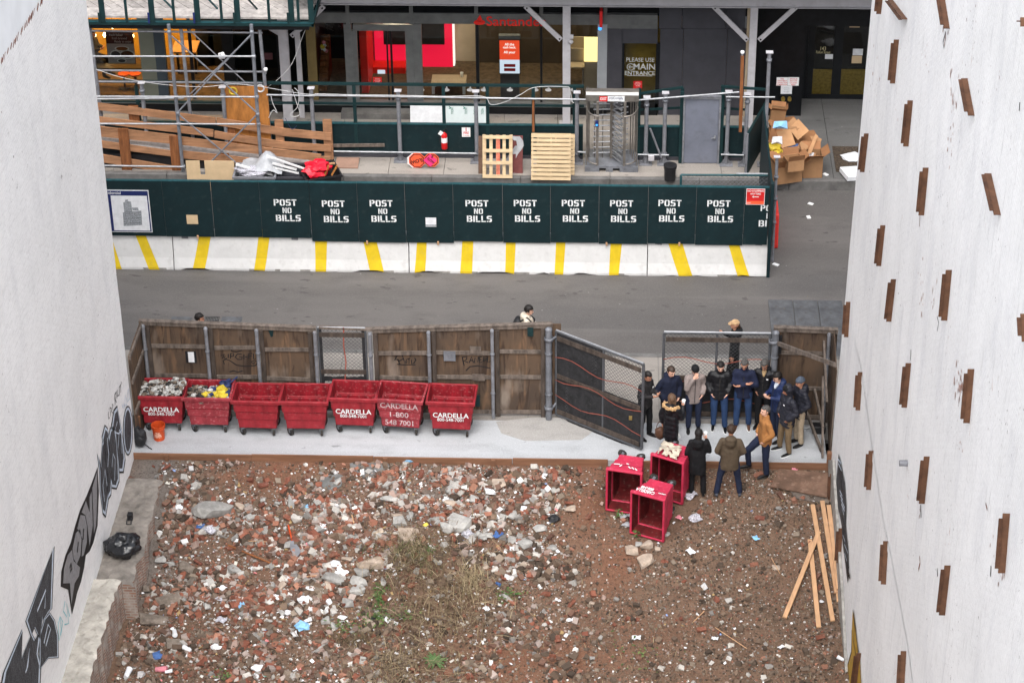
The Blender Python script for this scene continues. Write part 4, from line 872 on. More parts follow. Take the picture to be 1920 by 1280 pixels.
for i in range(4):
 a,b_=bounds[i]+.012,bounds[i+1]-.012;t=MB()
 cuts=[(a,a,0)]
 for s in STP:
  x0t,x1t,x0b,x1b=XB(s[0],1),XB(s[1],1),XB(s[2],0),XB(s[3],0)
  if x0b>a-.05 and x1b<b_+.05:cuts+=[(x0t,x0b,1),(x1t,x1b,0)]
 cuts+=[(b_,b_,0)]
 edges=[]
 for k in range(len(cuts)-1):
  (t0,b0,m),(t1,b1,_)=cuts[k],cuts[k+1];nseg=max(1,int(abs(b1-b0)/.12))
  for q in range(nseg):edges.append((t0+(t1-t0)*q/nseg,b0+(b1-b0)*q/nseg,m))
 edges.append((b_,b_,0));vs=[]
 for(xt,xb_,m) in edges:
  chipz=.035*max(0,nv(xb_*2.1,3.3)-.05)*3+.012*abs(nv(xb_*9,1))
  for j,(d,h) in enumerate(prof):
   hh=chipz if j in(0,7) else h;dd=d+(.03 if j==0 and chipz>.03 else 0)+.006*nv(xb_*3,h*5)
   vs.append((xat(hh,xt,xb_),YB+dd,ZR+hh))
 n=len(prof);fs=[];ms=[]
 for e in range(len(edges)-1):
  for j in range(n-1):
   t.f.append((e*n+j,e*n+j+1,(e+1)*n+j+1,(e+1)*n+j)[::-1]);t.m.append(1 if edges[e][2] else(2 if j==0 and nv(edges[e][1]*1.5,7)>.12 else 0));t.sm.append(False)
 t.v=vs;t.f.append(tuple(range(n)));t.m.append(0);t.sm.append(False);t.f.append(tuple((len(edges)-1)*n+j for j in range(n-1,-1,-1)));t.m.append(0);t.sm.append(False)
 br=thing('concrete_barrier',blab[i],'barrier',((a+b_)/2,YB+.3,ZR),'concrete barriers along the road')
 t.build('body',[M['barrier'],M['yellow'],M['conc']],br)
 for bx in(347,553,745,787,988,1193.5,1234.5,1422.5):
  x=XB(bx,1)
  if a<x<b_:
   bb=MB().box(x-.085,x+.085,YB+.148,YB+.158,ZR+.66,ZR+1.0)
   for q in(-.04,.04):bb.box(x+q-.012,x+q+.012,YB+.138,YB+.148,ZR+.70,ZR+.724,1)
   bb.build('bracket',[M['pipe'],M['shiny']],br)
YP=YB+.11
PB=[199-90,308,399,489,582,671,760,848+2,942.5,1032,1123,1215,1305,1395,1441]
stens={3:538,4:628,5:717.5,7:897,8:987.5,9:1077.5,10:1168,11:1258.5,12:1350}
ST={}
ST['P']=[[(0,0),(.2,0),(.2,1),(0,1)],[(.26,1),(.5,1),(.66,.88),(.66,.54),(.5,.42),(.26,.42),(.26,.58),(.42,.58),(.46,.64),(.46,.78),(.42,.84),(.26,.84)]]
ST['O']=[[(.3,1),(.16,1),(0,.86),(0,.14),(.16,0),(.3,0),(.3,.17),(.24,.17),(.2,.23),(.2,.77),(.24,.83),(.3,.83)],[(.37,1),(.51,1),(.67,.86),(.67,.14),(.51,0),(.37,0),(.37,.17),(.43,.17),(.47,.23),(.47,.77),(.43,.83),(.37,.83)]]
ST['S']=[[(.62,1),(.16,1),(0,.88),(0,.56),(.12,.44),(.42,.44),(.42,.2),(.26,.2),(.26,0),(.5,0),(.64,.12),(.64,.48),(.52,.6),(.22,.6),(.22,.82),(.62,.82)],[(0,0),(.2,0),(.2,.2),(0,.2)]]
ST['T']=[[(0,1),(.64,1),(.64,.82),(0,.82)],[(.22,.77),(.42,.77),(.42,0),(.22,0)]]
ST['N']=[[(0,0),(.18,0),(.18,1),(0,1)],[(.24,1),(.27,1),(.45,.45),(.45,0),(.42,0),(.24,.55)],[(.5,0),(.68,0),(.68,1),(.5,1)]]
ST['B']=[[(0,0),(.2,0),(.2,1),(0,1)],[(.26,1),(.5,1),(.64,.9),(.64,.6),(.56,.52),(.67,.44),(.67,.1),(.53,0),(.26,0),(.26,.17),(.45,.17),(.47,.2),(.47,.4),(.45,.43),(.26,.43),(.26,.58),(.43,.58),(.45,.62),(.45,.8),(.43,.84),(.26,.84)]]
ST['I']=[[(0,0),(.2,0),(.2,1),(0,1)]]
ST['L']=[[(0,.24),(.2,.24),(.2,1),(0,1)],[(0,.18),(0,0),(.56,0),(.56,.18)]]
WID={'P':.66,'O':.67,'S':.64,'T':.64,'N':.68,'B':.67,'I':.2,'L':.56}
def stencil(mb,word,cx,z0,h,y,sx,clip=None):
 tot=sum(WID[c] for c in word)+.12*(len(word)-1);x=cx-tot*h*sx/2
 for c in word:
  for pl in ST[c]:
   pts=[(x+px_*h*sx,y,z0+pz*h) for px_,pz in pl]
   if clip is not None:
    if max(p[0] for p in pts)>clip:
     if min(p[0] for p in pts)>clip-.02:continue
     pts=[(min(p[0],clip),p[1],p[2]) for p in pts]
   mb.poly(pts)
  x+=(WID[c]+.12)*h*sx
hg_lab={0:'green hoarding panel carrying the navy building sign, beside the left wall',1:'plain green hoarding panel with a small tan square, right of the navy building sign',2:'plain dark green hoarding panel without any lettering',6:'plain green hoarding panel with a small square in the middle of the row'}
for i in range(14):
 xa,xb_=PY(PB[i],395,YP).x,PY(PB[i+1],395,YP).x;off=.012 if i%2 else 0
 ztop=PY(700,344+(.4 if i>7 else 0),YP).z+(.01 if i%2 else 0);zb_=ZR+(.93 if i<4 else .86 if i%2==0 else .89)
 if i in(4,5,6):zb_=ZR+.83
 lab=hg_lab.get(i) or('green hoarding panel stencilled %s'%{3:'first in the row, right of a bare panel',4:'second in the row',5:'third in the row, just left of a blank panel',7:'just right of the blank panel with the square',8:'above a narrow yellow stripe, second right of the blank panel',9:'third right of the blank panel',10:'fourth right of the blank panel',11:'above the slanting stripe of the last barrier',12:'left of the red parking sign',13:'under the red parking sign, its letters cut off at the edge'}[i])
 t=thing('plywood_hoarding',lab,'hoarding',((xa+xb_)/2,YP,1.5),'green hoarding panels on the barriers')
 MB().box(xa+.003,xb_-.003,YP-.02-off,YP-off,zb_,ztop).build('sheet',M['green'],t,bevel=.004)
 MB().box(xa+.003,xb_-.003,YP-.024-off,YP+.05-off,ztop,ztop+.025).build('cap',M['teal'],t)
 for xs in(xa+.1,xb_-.1):MB().beam((xs,YP+.05,zb_+.05),(xs,YP+.05,ztop-.03),.05,.06,up=(0,1,0)).build('stud',M['green2'],t)
 yy=YP-.024-off
 if i in stens:
  cx=PY(stens[i],392,yy).x;lt=MB();dzz=(nv(i*3.3,1)*.04)-(.0 if i in(3,) else .03)+(0.0)
  stencil(lt,'POST',cx-.035,PY(stens[i],385.5,yy).z+dzz,.178,yy,1.08);stencil(lt,'NO',cx+.0,PY(stens[i],399.5,yy).z+dzz,.155,yy,.98);stencil(lt,'BILLS',cx+.02,PY(stens[i],414.5,yy).z+dzz,.178,yy,1.13)
  lt.build('lettering',M['letter'],t)
 if i==13:
  lt=MB();cx=PY(1446,395,yy).x;cl=xb_-.012
  stencil(lt,'POST',cx-.005,PY(1440,396,yy).z,.17,yy,1.02,cl);stencil(lt,'NO',cx+.0,PY(1440,410,yy).z,.155,yy,.98,cl);stencil(lt,'BILLS',cx+.02,PY(1440,425,yy).z,.178,yy,1.13,cl);lt.build('lettering',M['letter'],t)
 for(pi,x0,y0,x1,y1) in((1,350,403,371,420),(6,798,408,818,425)):
  if pi==i:
   X0,X1_,Z0,Z1=R4(x0,y0,x1,y1,yy);MB().box(X0,X1_,yy-.003,yy,Z0,Z1).build('patch',M['plypale' if i==1 else 'paper'],t)
   if i==6:MB().box(X0,X1_,yy-.006,yy-.003,Z0+.02,Z0+.06).build('patch_mark',M['greyd'],t)
 for k in range(2):
  if(i*7+k*3)%5==0:MB().obox((xa+.2+k*.6,yy-.01,zb_-.0),(.045,.03,.09)).build('wooden_block',M['pine'],t)
sgn=thing('building_sign','navy sign with a grey drawing of a stepped tower, partly hidden by the left wall','sign',tuple(PY(241,395,YP-.05)))
ys_=YP-.045;X0,X1_,Z0,Z1=R4(170,356.5,282,435,ys_)
MB().box(X0,X1_,ys_,ys_+.012,Z0,Z1).build('board',M['paper'],sgn)
MB().box(X0+.02,X1_-.02,ys_-.003,ys_,Z0+.02,Z1-.02).build('navy_field',M['navy'],sgn)
X0,X1_,Z0,Z1=R4(211,367,278.5,432,ys_);MB().box(X0,X1_,ys_-.006,ys_-.003,Z0,Z1).build('picture',M['paper'],sgn)
dr=MB();q=lambda L:[PY(150+x*.3646,320+y*.3646,ys_-.009) for x,y in L]
for L in([(225,285),(220,215),(315,205),(320,280)],[(228,215),(222,165),(232,160),(232,150),(246,148),(248,158),(262,160),(270,213)],[(272,205),(266,190),(298,190),(302,205)]):dr.poly(q(L),0)
for k in range(5):dr.stroke(q([(224,225+k*12),(316,215+k*13)]),.012,fn,1)
dr.build('tower_drawing',[M['greyd'],M['pipe']],sgn)
lt=MB();lt.text('Residential',PY(208,361.8,ys_-.006),(1,0,-.01),(0,0,1),.12,bold=.008,sx=.95);lt.build('lettering',M['paper'],sgn)
ns=thing('parking_sign','red no-stopping sign with a white arrow on the last hoarding panel','sign',tuple(PY(1416,370,YP-.06)))
y=YP-.062;X0,X1_,Z0,Z1=R4(1399,354,1434,384,y);MB().box(X0,X1_,y,y+.006,Z0,Z1).build('border',M['white'],ns)
MB().box(X0+.012,X1_-.012,y-.002,y,Z0+.012,Z1-.012).build('plate',M['signred'],ns)
MB().box(X0+.012,X1_-.012,y-.004,y-.002,Z0+.014,Z0+.105).build('lower_band',M['sgnor'],ns)
lt=MB();W_=X1_-X0;xm=(X0+X1_)/2
lt.text('NO STOPPING',(xm,y-.0045,Z1-.065),(1,0,0),(0,0,1),.078,bold=.012,sx=.80);lt.text('ANYTIME',(xm,y-.0045,Z1-.145),(1,0,0),(0,0,1),.07,bold=.012,sx=.9)
lt.stroke([(xm-.05,y-.0045,Z1-.225),(xm+.08,y-.0045,Z1-.225)],.02,fn);lt.poly([(xm-.09,y-.0045,Z1-.225),(xm-.04,y-.0045,Z1-.255),(xm-.04,y-.0045,Z1-.195)]);lt.text('DOT',(X0+.07,y-.006,Z0+.05),(1,0,0),(0,0,1),.05,bold=.01)
lt.build('lettering',M['white'],ns)
e=thing('hoarding_post','tall dark green end post of the hoarding beside the steel pole','post',(PY(1445,500,YB).x,YB+.1,ZR));X0=PY(1441.5,430,YB).x;X1_=PY(1447.5,430,YB).x
ztop=PY(1445,345,YB).z;MB().box(X0,X1_,YB-.02,YB+.12,ZR,ztop).build('post',M['green'],e);MB().box(X0+.0,X0+.05,YB+.12,YB+4.3,.35,ztop).build('return_panel',M['green'],e)
P=G(1450,497,ZR);tp_=PY(1457,294,P.y+.15);pl2=thing('steel_pole','leaning grey steel pole with a flat cap at the right end of the hoarding','pole',tuple(P))
MB().tube((P.x-.02,P.y+.2,ZR),tp_,.04,10).build('shaft',M['pipe'],pl2);MB().obox(tp_,(.16,.12,.02)).build('cap',M['shed'],pl2)
MB().obox((P.x+.06,P.y,ZR+.02),(.16,.10,.02),Matrix.Rotation(-.6,3,'Z')).build('foot_plate',M['white'],pl2)
for zz in(1.1,1.75,2.35):MB().lathe([(.045,-.03),(.06,-.03),(.06,.03),(.045,.03)],Vector((P.x-.02,P.y+.2,ZR)).lerp(tp_,zz/2.9),10).build('clamp',M['greyst'],pl2)
P=G(1454,466,ZR);tb=thing('traffic_barrier','red plastic traffic barrier standing just behind the end of the hoarding','traffic barrier',tuple(P));b_=MB()
b_.prism([(P.x-.10,P.y,ZR),(P.x-.10,P.y+1.8,ZR),(P.x-.10,P.y+1.8,ZR+.1),(P.x-.10,P.y+1.65,ZR+.9),(P.x-.10,P.y+.15,ZR+.9),(P.x-.10,P.y,ZR+.1)],(.16,0,0));b_.build('shell',mat('red barrier plastic',lin((214,56,50)),.5,.1,4),tb,bevel=.02)
for q in(.45,1.0):MB().box(P.x+.058,P.x+.066,P.y+q,P.y+q+.35,ZR+.35,ZR+.6).build('panel',M['white'],tb)
cl=thing('chain_link_fence','low green-framed chain-link panel behind the right end of the hoarding','fence',tuple(PY(1360,350,53.0)))
y=53.0;A0,A1=PY(1277,328,y),PY(1444,329,y);fr=MB();fr.tube(A0,A1,.03,8);zl=ZR+.9
for P in(A0,A1):fr.tube((P.x,y,ZR),P,.03,8)
fr.tube((A0 .x,y,zl),(A1 .x,y,zl),.03,8);fr.build('frame',M['teal'],cl)
MB().link((A0 .x,y,zl),(1,0,0),(0,0,1),A1 .x-A0 .x,A0 .z-zl,.085,.0045).build('chain_link',M['greyst'],cl)
cap=MB().tube(A0 .lerp(A1,.62)+Vector((0,0,.045)),A1+Vector((0,0,.045)),.02,6);cap.build('top_tube',M['shiny'],cl)
YW=57.62;YPO=57.38
gw=thing('green_site_barrier','long dark green low wall with an open frame above it in front of the bank','site barrier',(-2,YW,ZS))
z1=PY(830,234,YW).z
segs=[(120,1093),(1197,1280),(1352,1397)]
for xa,xb_ in segs:
 A0,A1=PY(xa,265,YW).x,PY(xb_,265,YW).x;MB().box(A0,A1,YW,YW+.03,ZS,z1).build('panel',M['green'],gw);MB().box(A0,A1,YW-.03,YW+.06,z1,z1+.035).build('rail',M['teal'],gw)
 MB().box(A0,A1,YW-.04,YW,ZS,ZS+.09).build('skirting',M['greymetal'],gw)
def grail(x0,y0,x1,y1,r,nm='rail',m='green2',Y=YW):MB().beam(PY(x0,y0,Y),PY(x1,y1,Y),r,r).build(nm,M[m],gw)
grail(160,152,1095,162,.07);grail(160,189,1095,199,.055);grail(1197,176,1281,164,.06);grail(1200,206,1280,202,.05);grail(1352,162,1436,168,.06);grail(1352,203,1400,206,.05)
for x in(259,665,832,914,1000,1077,1198,1279,1354):MB().box(PY(x,200,YW).x-.045,PY(x,200,YW).x+.045,YW-.02,YW+.05,ZS,PY(x,160+(x>1100)*6,YW).z).build('post',M['green2'],gw)
for k,(x,yt,yb_) in enumerate(((265,155,0),(417,163,0),(583,165,0),(746,170,0),(892,171,0),(1082,173,0),(1213,182,0),(1248,174,0),(1367,172,0),(1402,176,0),(1443,98,0))):
 b0=PY(x+(4 if x<900 else -2),312,YPO);top=PY(x,yt,YPO);base=Vector((top.x,YPO,ZS))
 labs=['grey pipe post beside the cafe window, behind the ramp','grey pipe post beside the tall plywood sheet behind the ramp','grey pipe post with loops of white cable near the end of the ramp','grey pipe post left of the octagonal signs','grey pipe post between the fire sign and the nearer pallet','grey pipe post left of the turnstile','grey pipe post right of the turnstile','grey pipe post with a white tie, above the black bucket','grey pipe post right of the grey door','grey pipe post by the hinged banner gate','tall bare grey pipe post standing above the rest near the cardboard']
 t=thing('pipe_post',labs[k],'post',tuple(base),'grey pipe posts along the far pavement')
 MB().tube(base,top-Vector((0,0,.02)),.055 if k!=10 else .05,12).build('shaft',M['pipe'],t);MB().obox(top,(.19,.16,.025)).build('cap_plate',M['shed'],t,bevel=.004)
 MB().obox(base+Vector((0,0,.012)),(.36,.3,.02)).build('base_plate',M['pipe'],t)
 g_=MB()
 for s in(-1,1):g_.prism([base+Vector((s*.05,0,.02)),base+Vector((s*.15,0,.02)),base+Vector((s*.05,0,.17))],(0,.012,0))
 g_.build('gusset',M['pipe'],t)
 for z in(PY(x,yt+15,YPO).z,PY(x,288,YPO).z):
  if z<top.z:MB().lathe([(.056,-.035),(.075,-.035),(.075,.035),(.056,.035)],(top.x,YPO,z),12).build('clamp',M['greyst'],t)
sr=thing('scaffold_tube','long bright scaffold tubes clamped along the grey posts in front of the bank','tube rail',(-4,YPO-.08,1.5))
for(x0,y0,x1,y1) in((180,186,345,184),(500,178,590,180),(586,179,1103,187),(626,284,893,288),(1083,285,1100,286)):MB().tube(PY(x0,y0,YPO-.09),PY(x1,y1,YPO-.09),.028,8).build('tube',M['shiny'],sr)
sr=thing('scaffold_tube','bright scaffold tubes sloping up past the turnstile and grey door','tube rail',(2,YPO-.08,1.5))
for(x0,y0,x1,y1) in((1170,190,1386,173),(1361,182,1453,182.5),(1196,290,1254,291),(1352,290,1395,291)):MB().tube(PY(x0,y0,YPO-.09),PY(x1,y1,YPO-.09),.026,8).build('tube',M['shiny'],sr)
MB().tube(PY(1219,241,YPO-.1),PY(1240,296,YPO-.1),.028,8).build('brace',M['pipe'],sr)
MB().obox(PY(1221,296,YPO-.12),(.16,.1,.16)).build('junction_box',M['shed'],sr,bevel=.01)
def cable(L,r,lab,Y,m='wire'):
 pts=[PY(x,y,Y) for x,y in L];q=[]
 for i in range(len(pts)-1):
  p0,p1,p2,p3=pts[max(0,i-1)],pts[i],pts[i+1],pts[min(len(pts)-1,i+2)]
  for k in range(6):
   t=k/6;q.append(.5*((2*p1)+(p2-p0)*t+(2*p0-5*p1+4*p2-p3)*t*t+(3*p1-p0-3*p2+p3)*t**3))
 q.append(pts[-1]);MB().path(q,r,5).build('cable',M[m],loc=tuple(pts[0]),label=lab,cat='cable')
cable([(590,176),(664,178),(748,179),(833,181),(905,181),(920,196),(945,192),(975,178),(1003,164),(1060,163),(1068,168),(1073,190),(1076,193),(1070,189)],.009,'white cable drooping along the rail in front of the bank',YPO-.16)
cable([(180,130),(230,146),(300,158),(380,163),(430,158),(470,160),(520,168),(560,175),(590,178)],.008,'thin cable sagging across the scaffold from the left wall',YPO-.3)
cable([(552,165),(560,175),(558,200),(545,214),(550,219),(562,214),(555,190),(548,168)],.009,'loop of white cable hanging on the post by the ramp',YPO-.2)
cable([(500,165),(520,150),(540,130),(552,110),(565,75),(575,50)],.007,'white cable running up to the shed from the ramp',YPO+.4)
cable([(508,180),(512,195),(520,212),(512,207),(504,221)],.010,'short white cable end dangling beside the scaffold',YPO-.15)
cable([(535,222),(545,240),(550,242),(556,236)],.008,'short blue cord lying on the green wall by the ramp',YPO-.1,'trashu')
for(x,y,lab) in((498,130,'white socket lamp on the rear scaffold post'),(415,104,'white security camera on the scaffold brace'),(1392,98,'small white lamp on top of the brown stake')):
 P=PY(x,y,YPO-.15 if x<1000 else 57.2);t=thing('lamp' if x!=415 else 'camera',lab,'lamp' if x!=415 else 'camera',tuple(P))
 if x==415:MB().tube(P+Vector((.05,-.05,.07)),P+Vector((-.06,.1,-.03)),.05,10).build('body',M['white'],t);MB().obox(P+Vector((0,.1,-.08)),(.16,.1,.08)).build('bracket',M['shed'],t)
 else:MB().lathe([(.001,.05),(.05,.03),(.055,-.02),(.03,-.06),(.001,-.07)],P,10).build('globe',M['white'],t);MB().tube(P-Vector((0,0,.06)),P-Vector((0,0,.14)),.02,6).build('socket',M['pipe'],t)
tt=thing('turnstile','full-height stainless steel turnstile cage with an exit sign on its header','turnstile',tuple(G(1146,330,ZS)));yT=56.88
X0,X1_=PY(1097,330,yT).x,PY(1195,330,yT).x;D=1.0;ZB=ZS+.17
zh0,zh1=PY(1146,191,yT).z,PY(1146,173,yT).z
MB().box(X0,X1_,yT,yT+.24,zh0,zh1).build('header',M['steel'],tt,bevel=.006);MB().box(X0+.03,X1_-.03,yT+D-.12,yT+D-.04,zh0-.36,zh0-.30).build('rear_header',M['steel'],tt);MB().box(cx-.05,cx+.05,yT+.24,yT+D-.1,zh0+.02,zh0+.09).build('rotor_beam',M['steel'],tt) if False else None
MB().box(X0+.01,X1_-.01,yT-.004,yT-.001,zh1-.09,zh1-.004).build('light_strip',M['white'],tt)
b_=MB().box(X0-.01,X1_+.01,yT-.02,yT+D,ZS+.11,ZB);b_.box(X0-.01,X0+.38,yT-.02,yT+D,ZS,ZS+.11);b_.box(X0+.56,X0+.75,yT-.02,yT+D,ZS,ZS+.11);b_.box(X0+.93,X1_+.01,yT-.02,yT+D,ZS,ZS+.11);b_.box(X0,X1_,yT+.1,yT+D,ZS+.001,ZS+.1,1);b_.build('base',[M['greyst'],M['black']],tt)
cx=PY(1147,260,yT+.5).x;xm=(X0+X1_)/2;W_=X1_-X0
MB().tube((cx,yT+.5,ZB),(cx,yT+.5,zh0),.055,10).build('rotor_post',M['steel'],tt)
def bars(ang,L,nm,n=11):
 b_=MB();d=Vector((math.cos(ang),math.sin(ang),0));zz=[ZB+.16+(zh0-ZB-.3)*i/(n-1) for i in range(n)]
 for z in zz:b_.tube((cx,yT+.5,z),Vector((cx,yT+.5,z))+d*L,.019,7)
 b_.build(nm,M['shiny'],tt)
bars(PI*1.02,.50,'rotor_arm');bars(PI*1.02+2*PI/3+.1,.44,'rotor_arm');bars(.35,.46,'rotor_arm')
b_=MB();zz=[ZB+.1+(zh0-ZB-.2)*i/10 for i in range(11)]
for z in zz:b_.tube((cx+.02,yT+.42,z+.0),(cx+.26,yT+.02,z-.0),.017,7)
b_.build('rotor_arm',M['shiny'],tt)
cg=MB()
for k in range(7):
 a=PI*.62+PI*.76*k/6;cg.tube((xm+.60*math.cos(a)*1.1,yT+.5-.46*math.sin(a-PI/2+PI/2)*0+.46*math.sin(a)*-1*.0+.46*math.cos(a-PI/2)*0,ZB),(xm+.60*math.cos(a)*1.1,yT+.5,zh0),.012,6)
for x,yy in((X0+.03,.05),(X0+.07,.3),(X0+.04,.6),(X1_-.03,.05),(X1_-.08,.25),(X1_-.14,.45),(X1_-.2,.7),(X1_-.05,.85),(X0+.04,.9)):cg.tube((x,yT+yy,ZB),(x,yT+yy,zh0),.016,7)
cg.build('cage_bar',M['steel'],tt)
for x,nm in((1120,'front_post'),(1171,'front_post')):X=PY(x,260,yT+.03).x;MB().box(X-.035,X+.035,yT,yT+.06,ZB,zh0).build(nm,M['steel'],tt,bevel=.004)
hp2=MB()
for(x0,s) in((X0+.02,1),(X1_-.02,-1)):hp2 .path([Vector((x0+s*.36*(1-math.cos(a)),yT-.0,zh0-.14-.3*math.sin(a)*1.0)) for a in[PI/2*i/6 for i in range(7)]],.02,7);hp2 .path([Vector((x0+s*.3*(1-math.cos(a)),yT-.0,ZB+.30-.24*math.sin(a))) for a in[PI/2*i/6 for i in range(7)]],.018,7)
hp2 .build('hoop',M['steel'],tt)
P=PY(1119,232,yT-.02);b_=MB().obox(P,(.08,.05,.17));b_.build('card_reader',M['navy'],tt,bevel=.006);MB().tube(P+Vector((0,-.028,-.03)),P+Vector((0,-.032,-.03)),.03,12).build('reader_ring',M['blueled'],tt)
X2,X3_,Z0,Z1=R4(1124,181,1139,190.5,yT-.006);eb=MB().box(X2,X3_,yT-.008,yT-.004,Z0,Z1);eb.build('exit_sign',M['signred'],tt);lt=MB();lt.text('EXIT',((X2+X3_)/2,yT-.01,(Z0+Z1)/2),(1,0,0),(0,0,1),.115,bold=.012,sx=.72);lt.build('exit_lettering',M['white'],tt)
X2,X3_,Z0,Z1=R4(1139.5,180.5,1171,190.5,yT-.006);MB().box(X2,X3_,yT-.008,yT-.004,Z0,Z1).build('name_plate',M['paper'],tt);lt=MB();lt.text('myComply',((X2+X3_)/2,yT-.01,(Z0+Z1)/2+.02),(1,0,0),(0,0,1),.095,bold=.004,sx=.9);lt.build('plate_lettering',M['navy'],tt)
dd=thing('steel_door','plain grey steel door with a lever handle in a steel frame in the site barrier','door',tuple(G(1314,316,ZS)));yD=57.40
X0,X1_,Z0,Z1=R4(1280,181,1350,315,yD);MB().box(X0+.05,X1_-.05,yD,yD+.05,ZS+.02,Z1-.08).build('leaf',mat('grey door paint',lin((112,116,128)),.55,.08,2,dirt=.15),dd,bevel=.004)
b_=MB().box(X0,X0+.045,yD-.03,yD+.08,ZS,Z1);b_.box(X1_-.045,X1_,yD-.03,yD+.08,ZS,Z1);b_.box(X0+.046,X1_-.046,yD-.03,yD+.08,Z1-.075,Z1);b_.build('frame',M['pipe'],dd)
b_=MB().box(X0-.09,X0-.004,yD,yD+.09,ZS,Z1+.12);b_.box(X1_+.004,X1_+.09,yD,yD+.09,ZS,Z1+.12);b_.build('jamb_post',M['green2'],dd)
P=PY(1340,258,yD-.03);b_=MB().obox(P,(.05,.04,.10));b_.beam(P+Vector((-.0,-.03,0)),P+Vector((-.10,-.03,-.01)),.02,.02);b_.build('handle',M['shiny'],dd);
P=PY(833,262,YW-.14);fx=thing('fire_extinguisher','red fire extinguisher with a white label hanging on the low green wall','fire extinguisher',tuple(P))
r_=.085;MB().lathe([(.001,-.27),(r_*.95,-.27),(r_,-.24),(r_,.13),(r_*.8,.18),(.03,.21),(.03,.24),(.001,.24)],P,16).build('cylinder',M['exting'],fx)
MB().lathe([(r_+.002,-.07),(r_+.002,.08)],P,16).build('label',M['white'],fx);b_=MB().obox(P+Vector((0,0,.26)),(.05,.05,.05));b_.beam(P+Vector((-.02,0,.29)),P+Vector((.09,0,.33)),.02,.015);b_.build('valve',M['black'],fx)
MB().path([P+Vector((-.03,-.02,.26)),P+Vector((-.12,-.03,.2)),P+Vector((-.13,-.04,.0)),P+Vector((-.10,-.06,-.12))],.012,6).build('hose',M['black'],fx);MB().obox(P+Vector((-.09,-.05,.22)),(.10,.01,.12),Matrix.Rotation(.6,3,'Y')).build('tag',M['white'],fx)
def flat_sign(name,px,Y,mats,lines,lab,cat='sign',th=.008):
 X0,X1_,Z0,Z1=R4(*px,Y);t=thing(name,lab,cat,((X0+X1_)/2,Y,(Z0+Z1)/2));MB().box(X0,X1_,Y,Y+th,Z0,Z1).build('plate',M[mats[0]],t)
 lt=MB();H_=Z1-Z0
 for(s,f,sz,sx,b_) in lines:lt.text(s,((X0+X1_)/2,Y-.003,Z0+H_*f),(1,0,0),(0,0,1),sz,bold=b_,sx=sx)
 if lines:lt.build('lettering',M[mats[1]],t)
 return t,(X0,X1_,Z0,Z1)
flat_sign('fire_sign',(866,239.5,882,257),YW-.02,('white','signred'),[('1',.78,.16,1,.02),('FIRE',.42,.10,.8,.02),('EXTINGUISHER',.14,.035,.7,.01)],'white sign with red letters on the low green wall')
def octo(c,r,y,mb,m):mb.prism([(c.x+r*math.cos(PI/8+k*PI/4),y,c.z+r*math.sin(PI/8+k*PI/4)) for k in range(8)],(0,.012,0),m)
for(px,py,r,rot,inner,lab) in((782,301,.235,PI+.25,'sgnor','orange octagonal slow sign hung upside down, left of the pair'),(809,300.5,.215,-.75,'sgnpk','orange and pink octagonal slow sign, right of the pair')):
 c=PY(px,py,YPO-.44-(px>800)*.03);t=thing('slow_sign',lab,'sign',tuple(c));b_=MB()
 if px<800:octo(c+Vector((-.05,0,-.02)),r,c.y+.02,b_,2)
 octo(c,r,c.y,b_,0);octo(c,r*.9,c.y-.004,b_,1);octo(c,r*.80,c.y-.008,b_,0)
 b_.build('plate',[M['sgnor'],M['ink'],M['white']],t)
 if px>800:MB().prism([(c.x+.19*math.cos(k*PI/2)-.03,c.y-.012,c.z+.19*math.sin(k*PI/2)) for k in range(4)],(0,.003,0)).build('diamond',M['sgnpk'],t)
 lt=MB();lt.text('SLOW',c+Vector((-.02 if px>800 else 0,-.02 if px<800 else -.03,0)),(math.cos(rot),0,math.sin(rot)),(-math.sin(rot),0,math.cos(rot)),.15 if px<800 else .10,bold=.02,sx=.85);lt.build('lettering',M['ink'],t)
 if px>800:lt=MB();lt.text("'S",c+Vector((.02,-.03,.13)),(math.cos(rot),0,math.sin(rot)),(-math.sin(rot),0,math.cos(rot)),.12,bold=.02);lt.build('lettering',M['ink'],t)
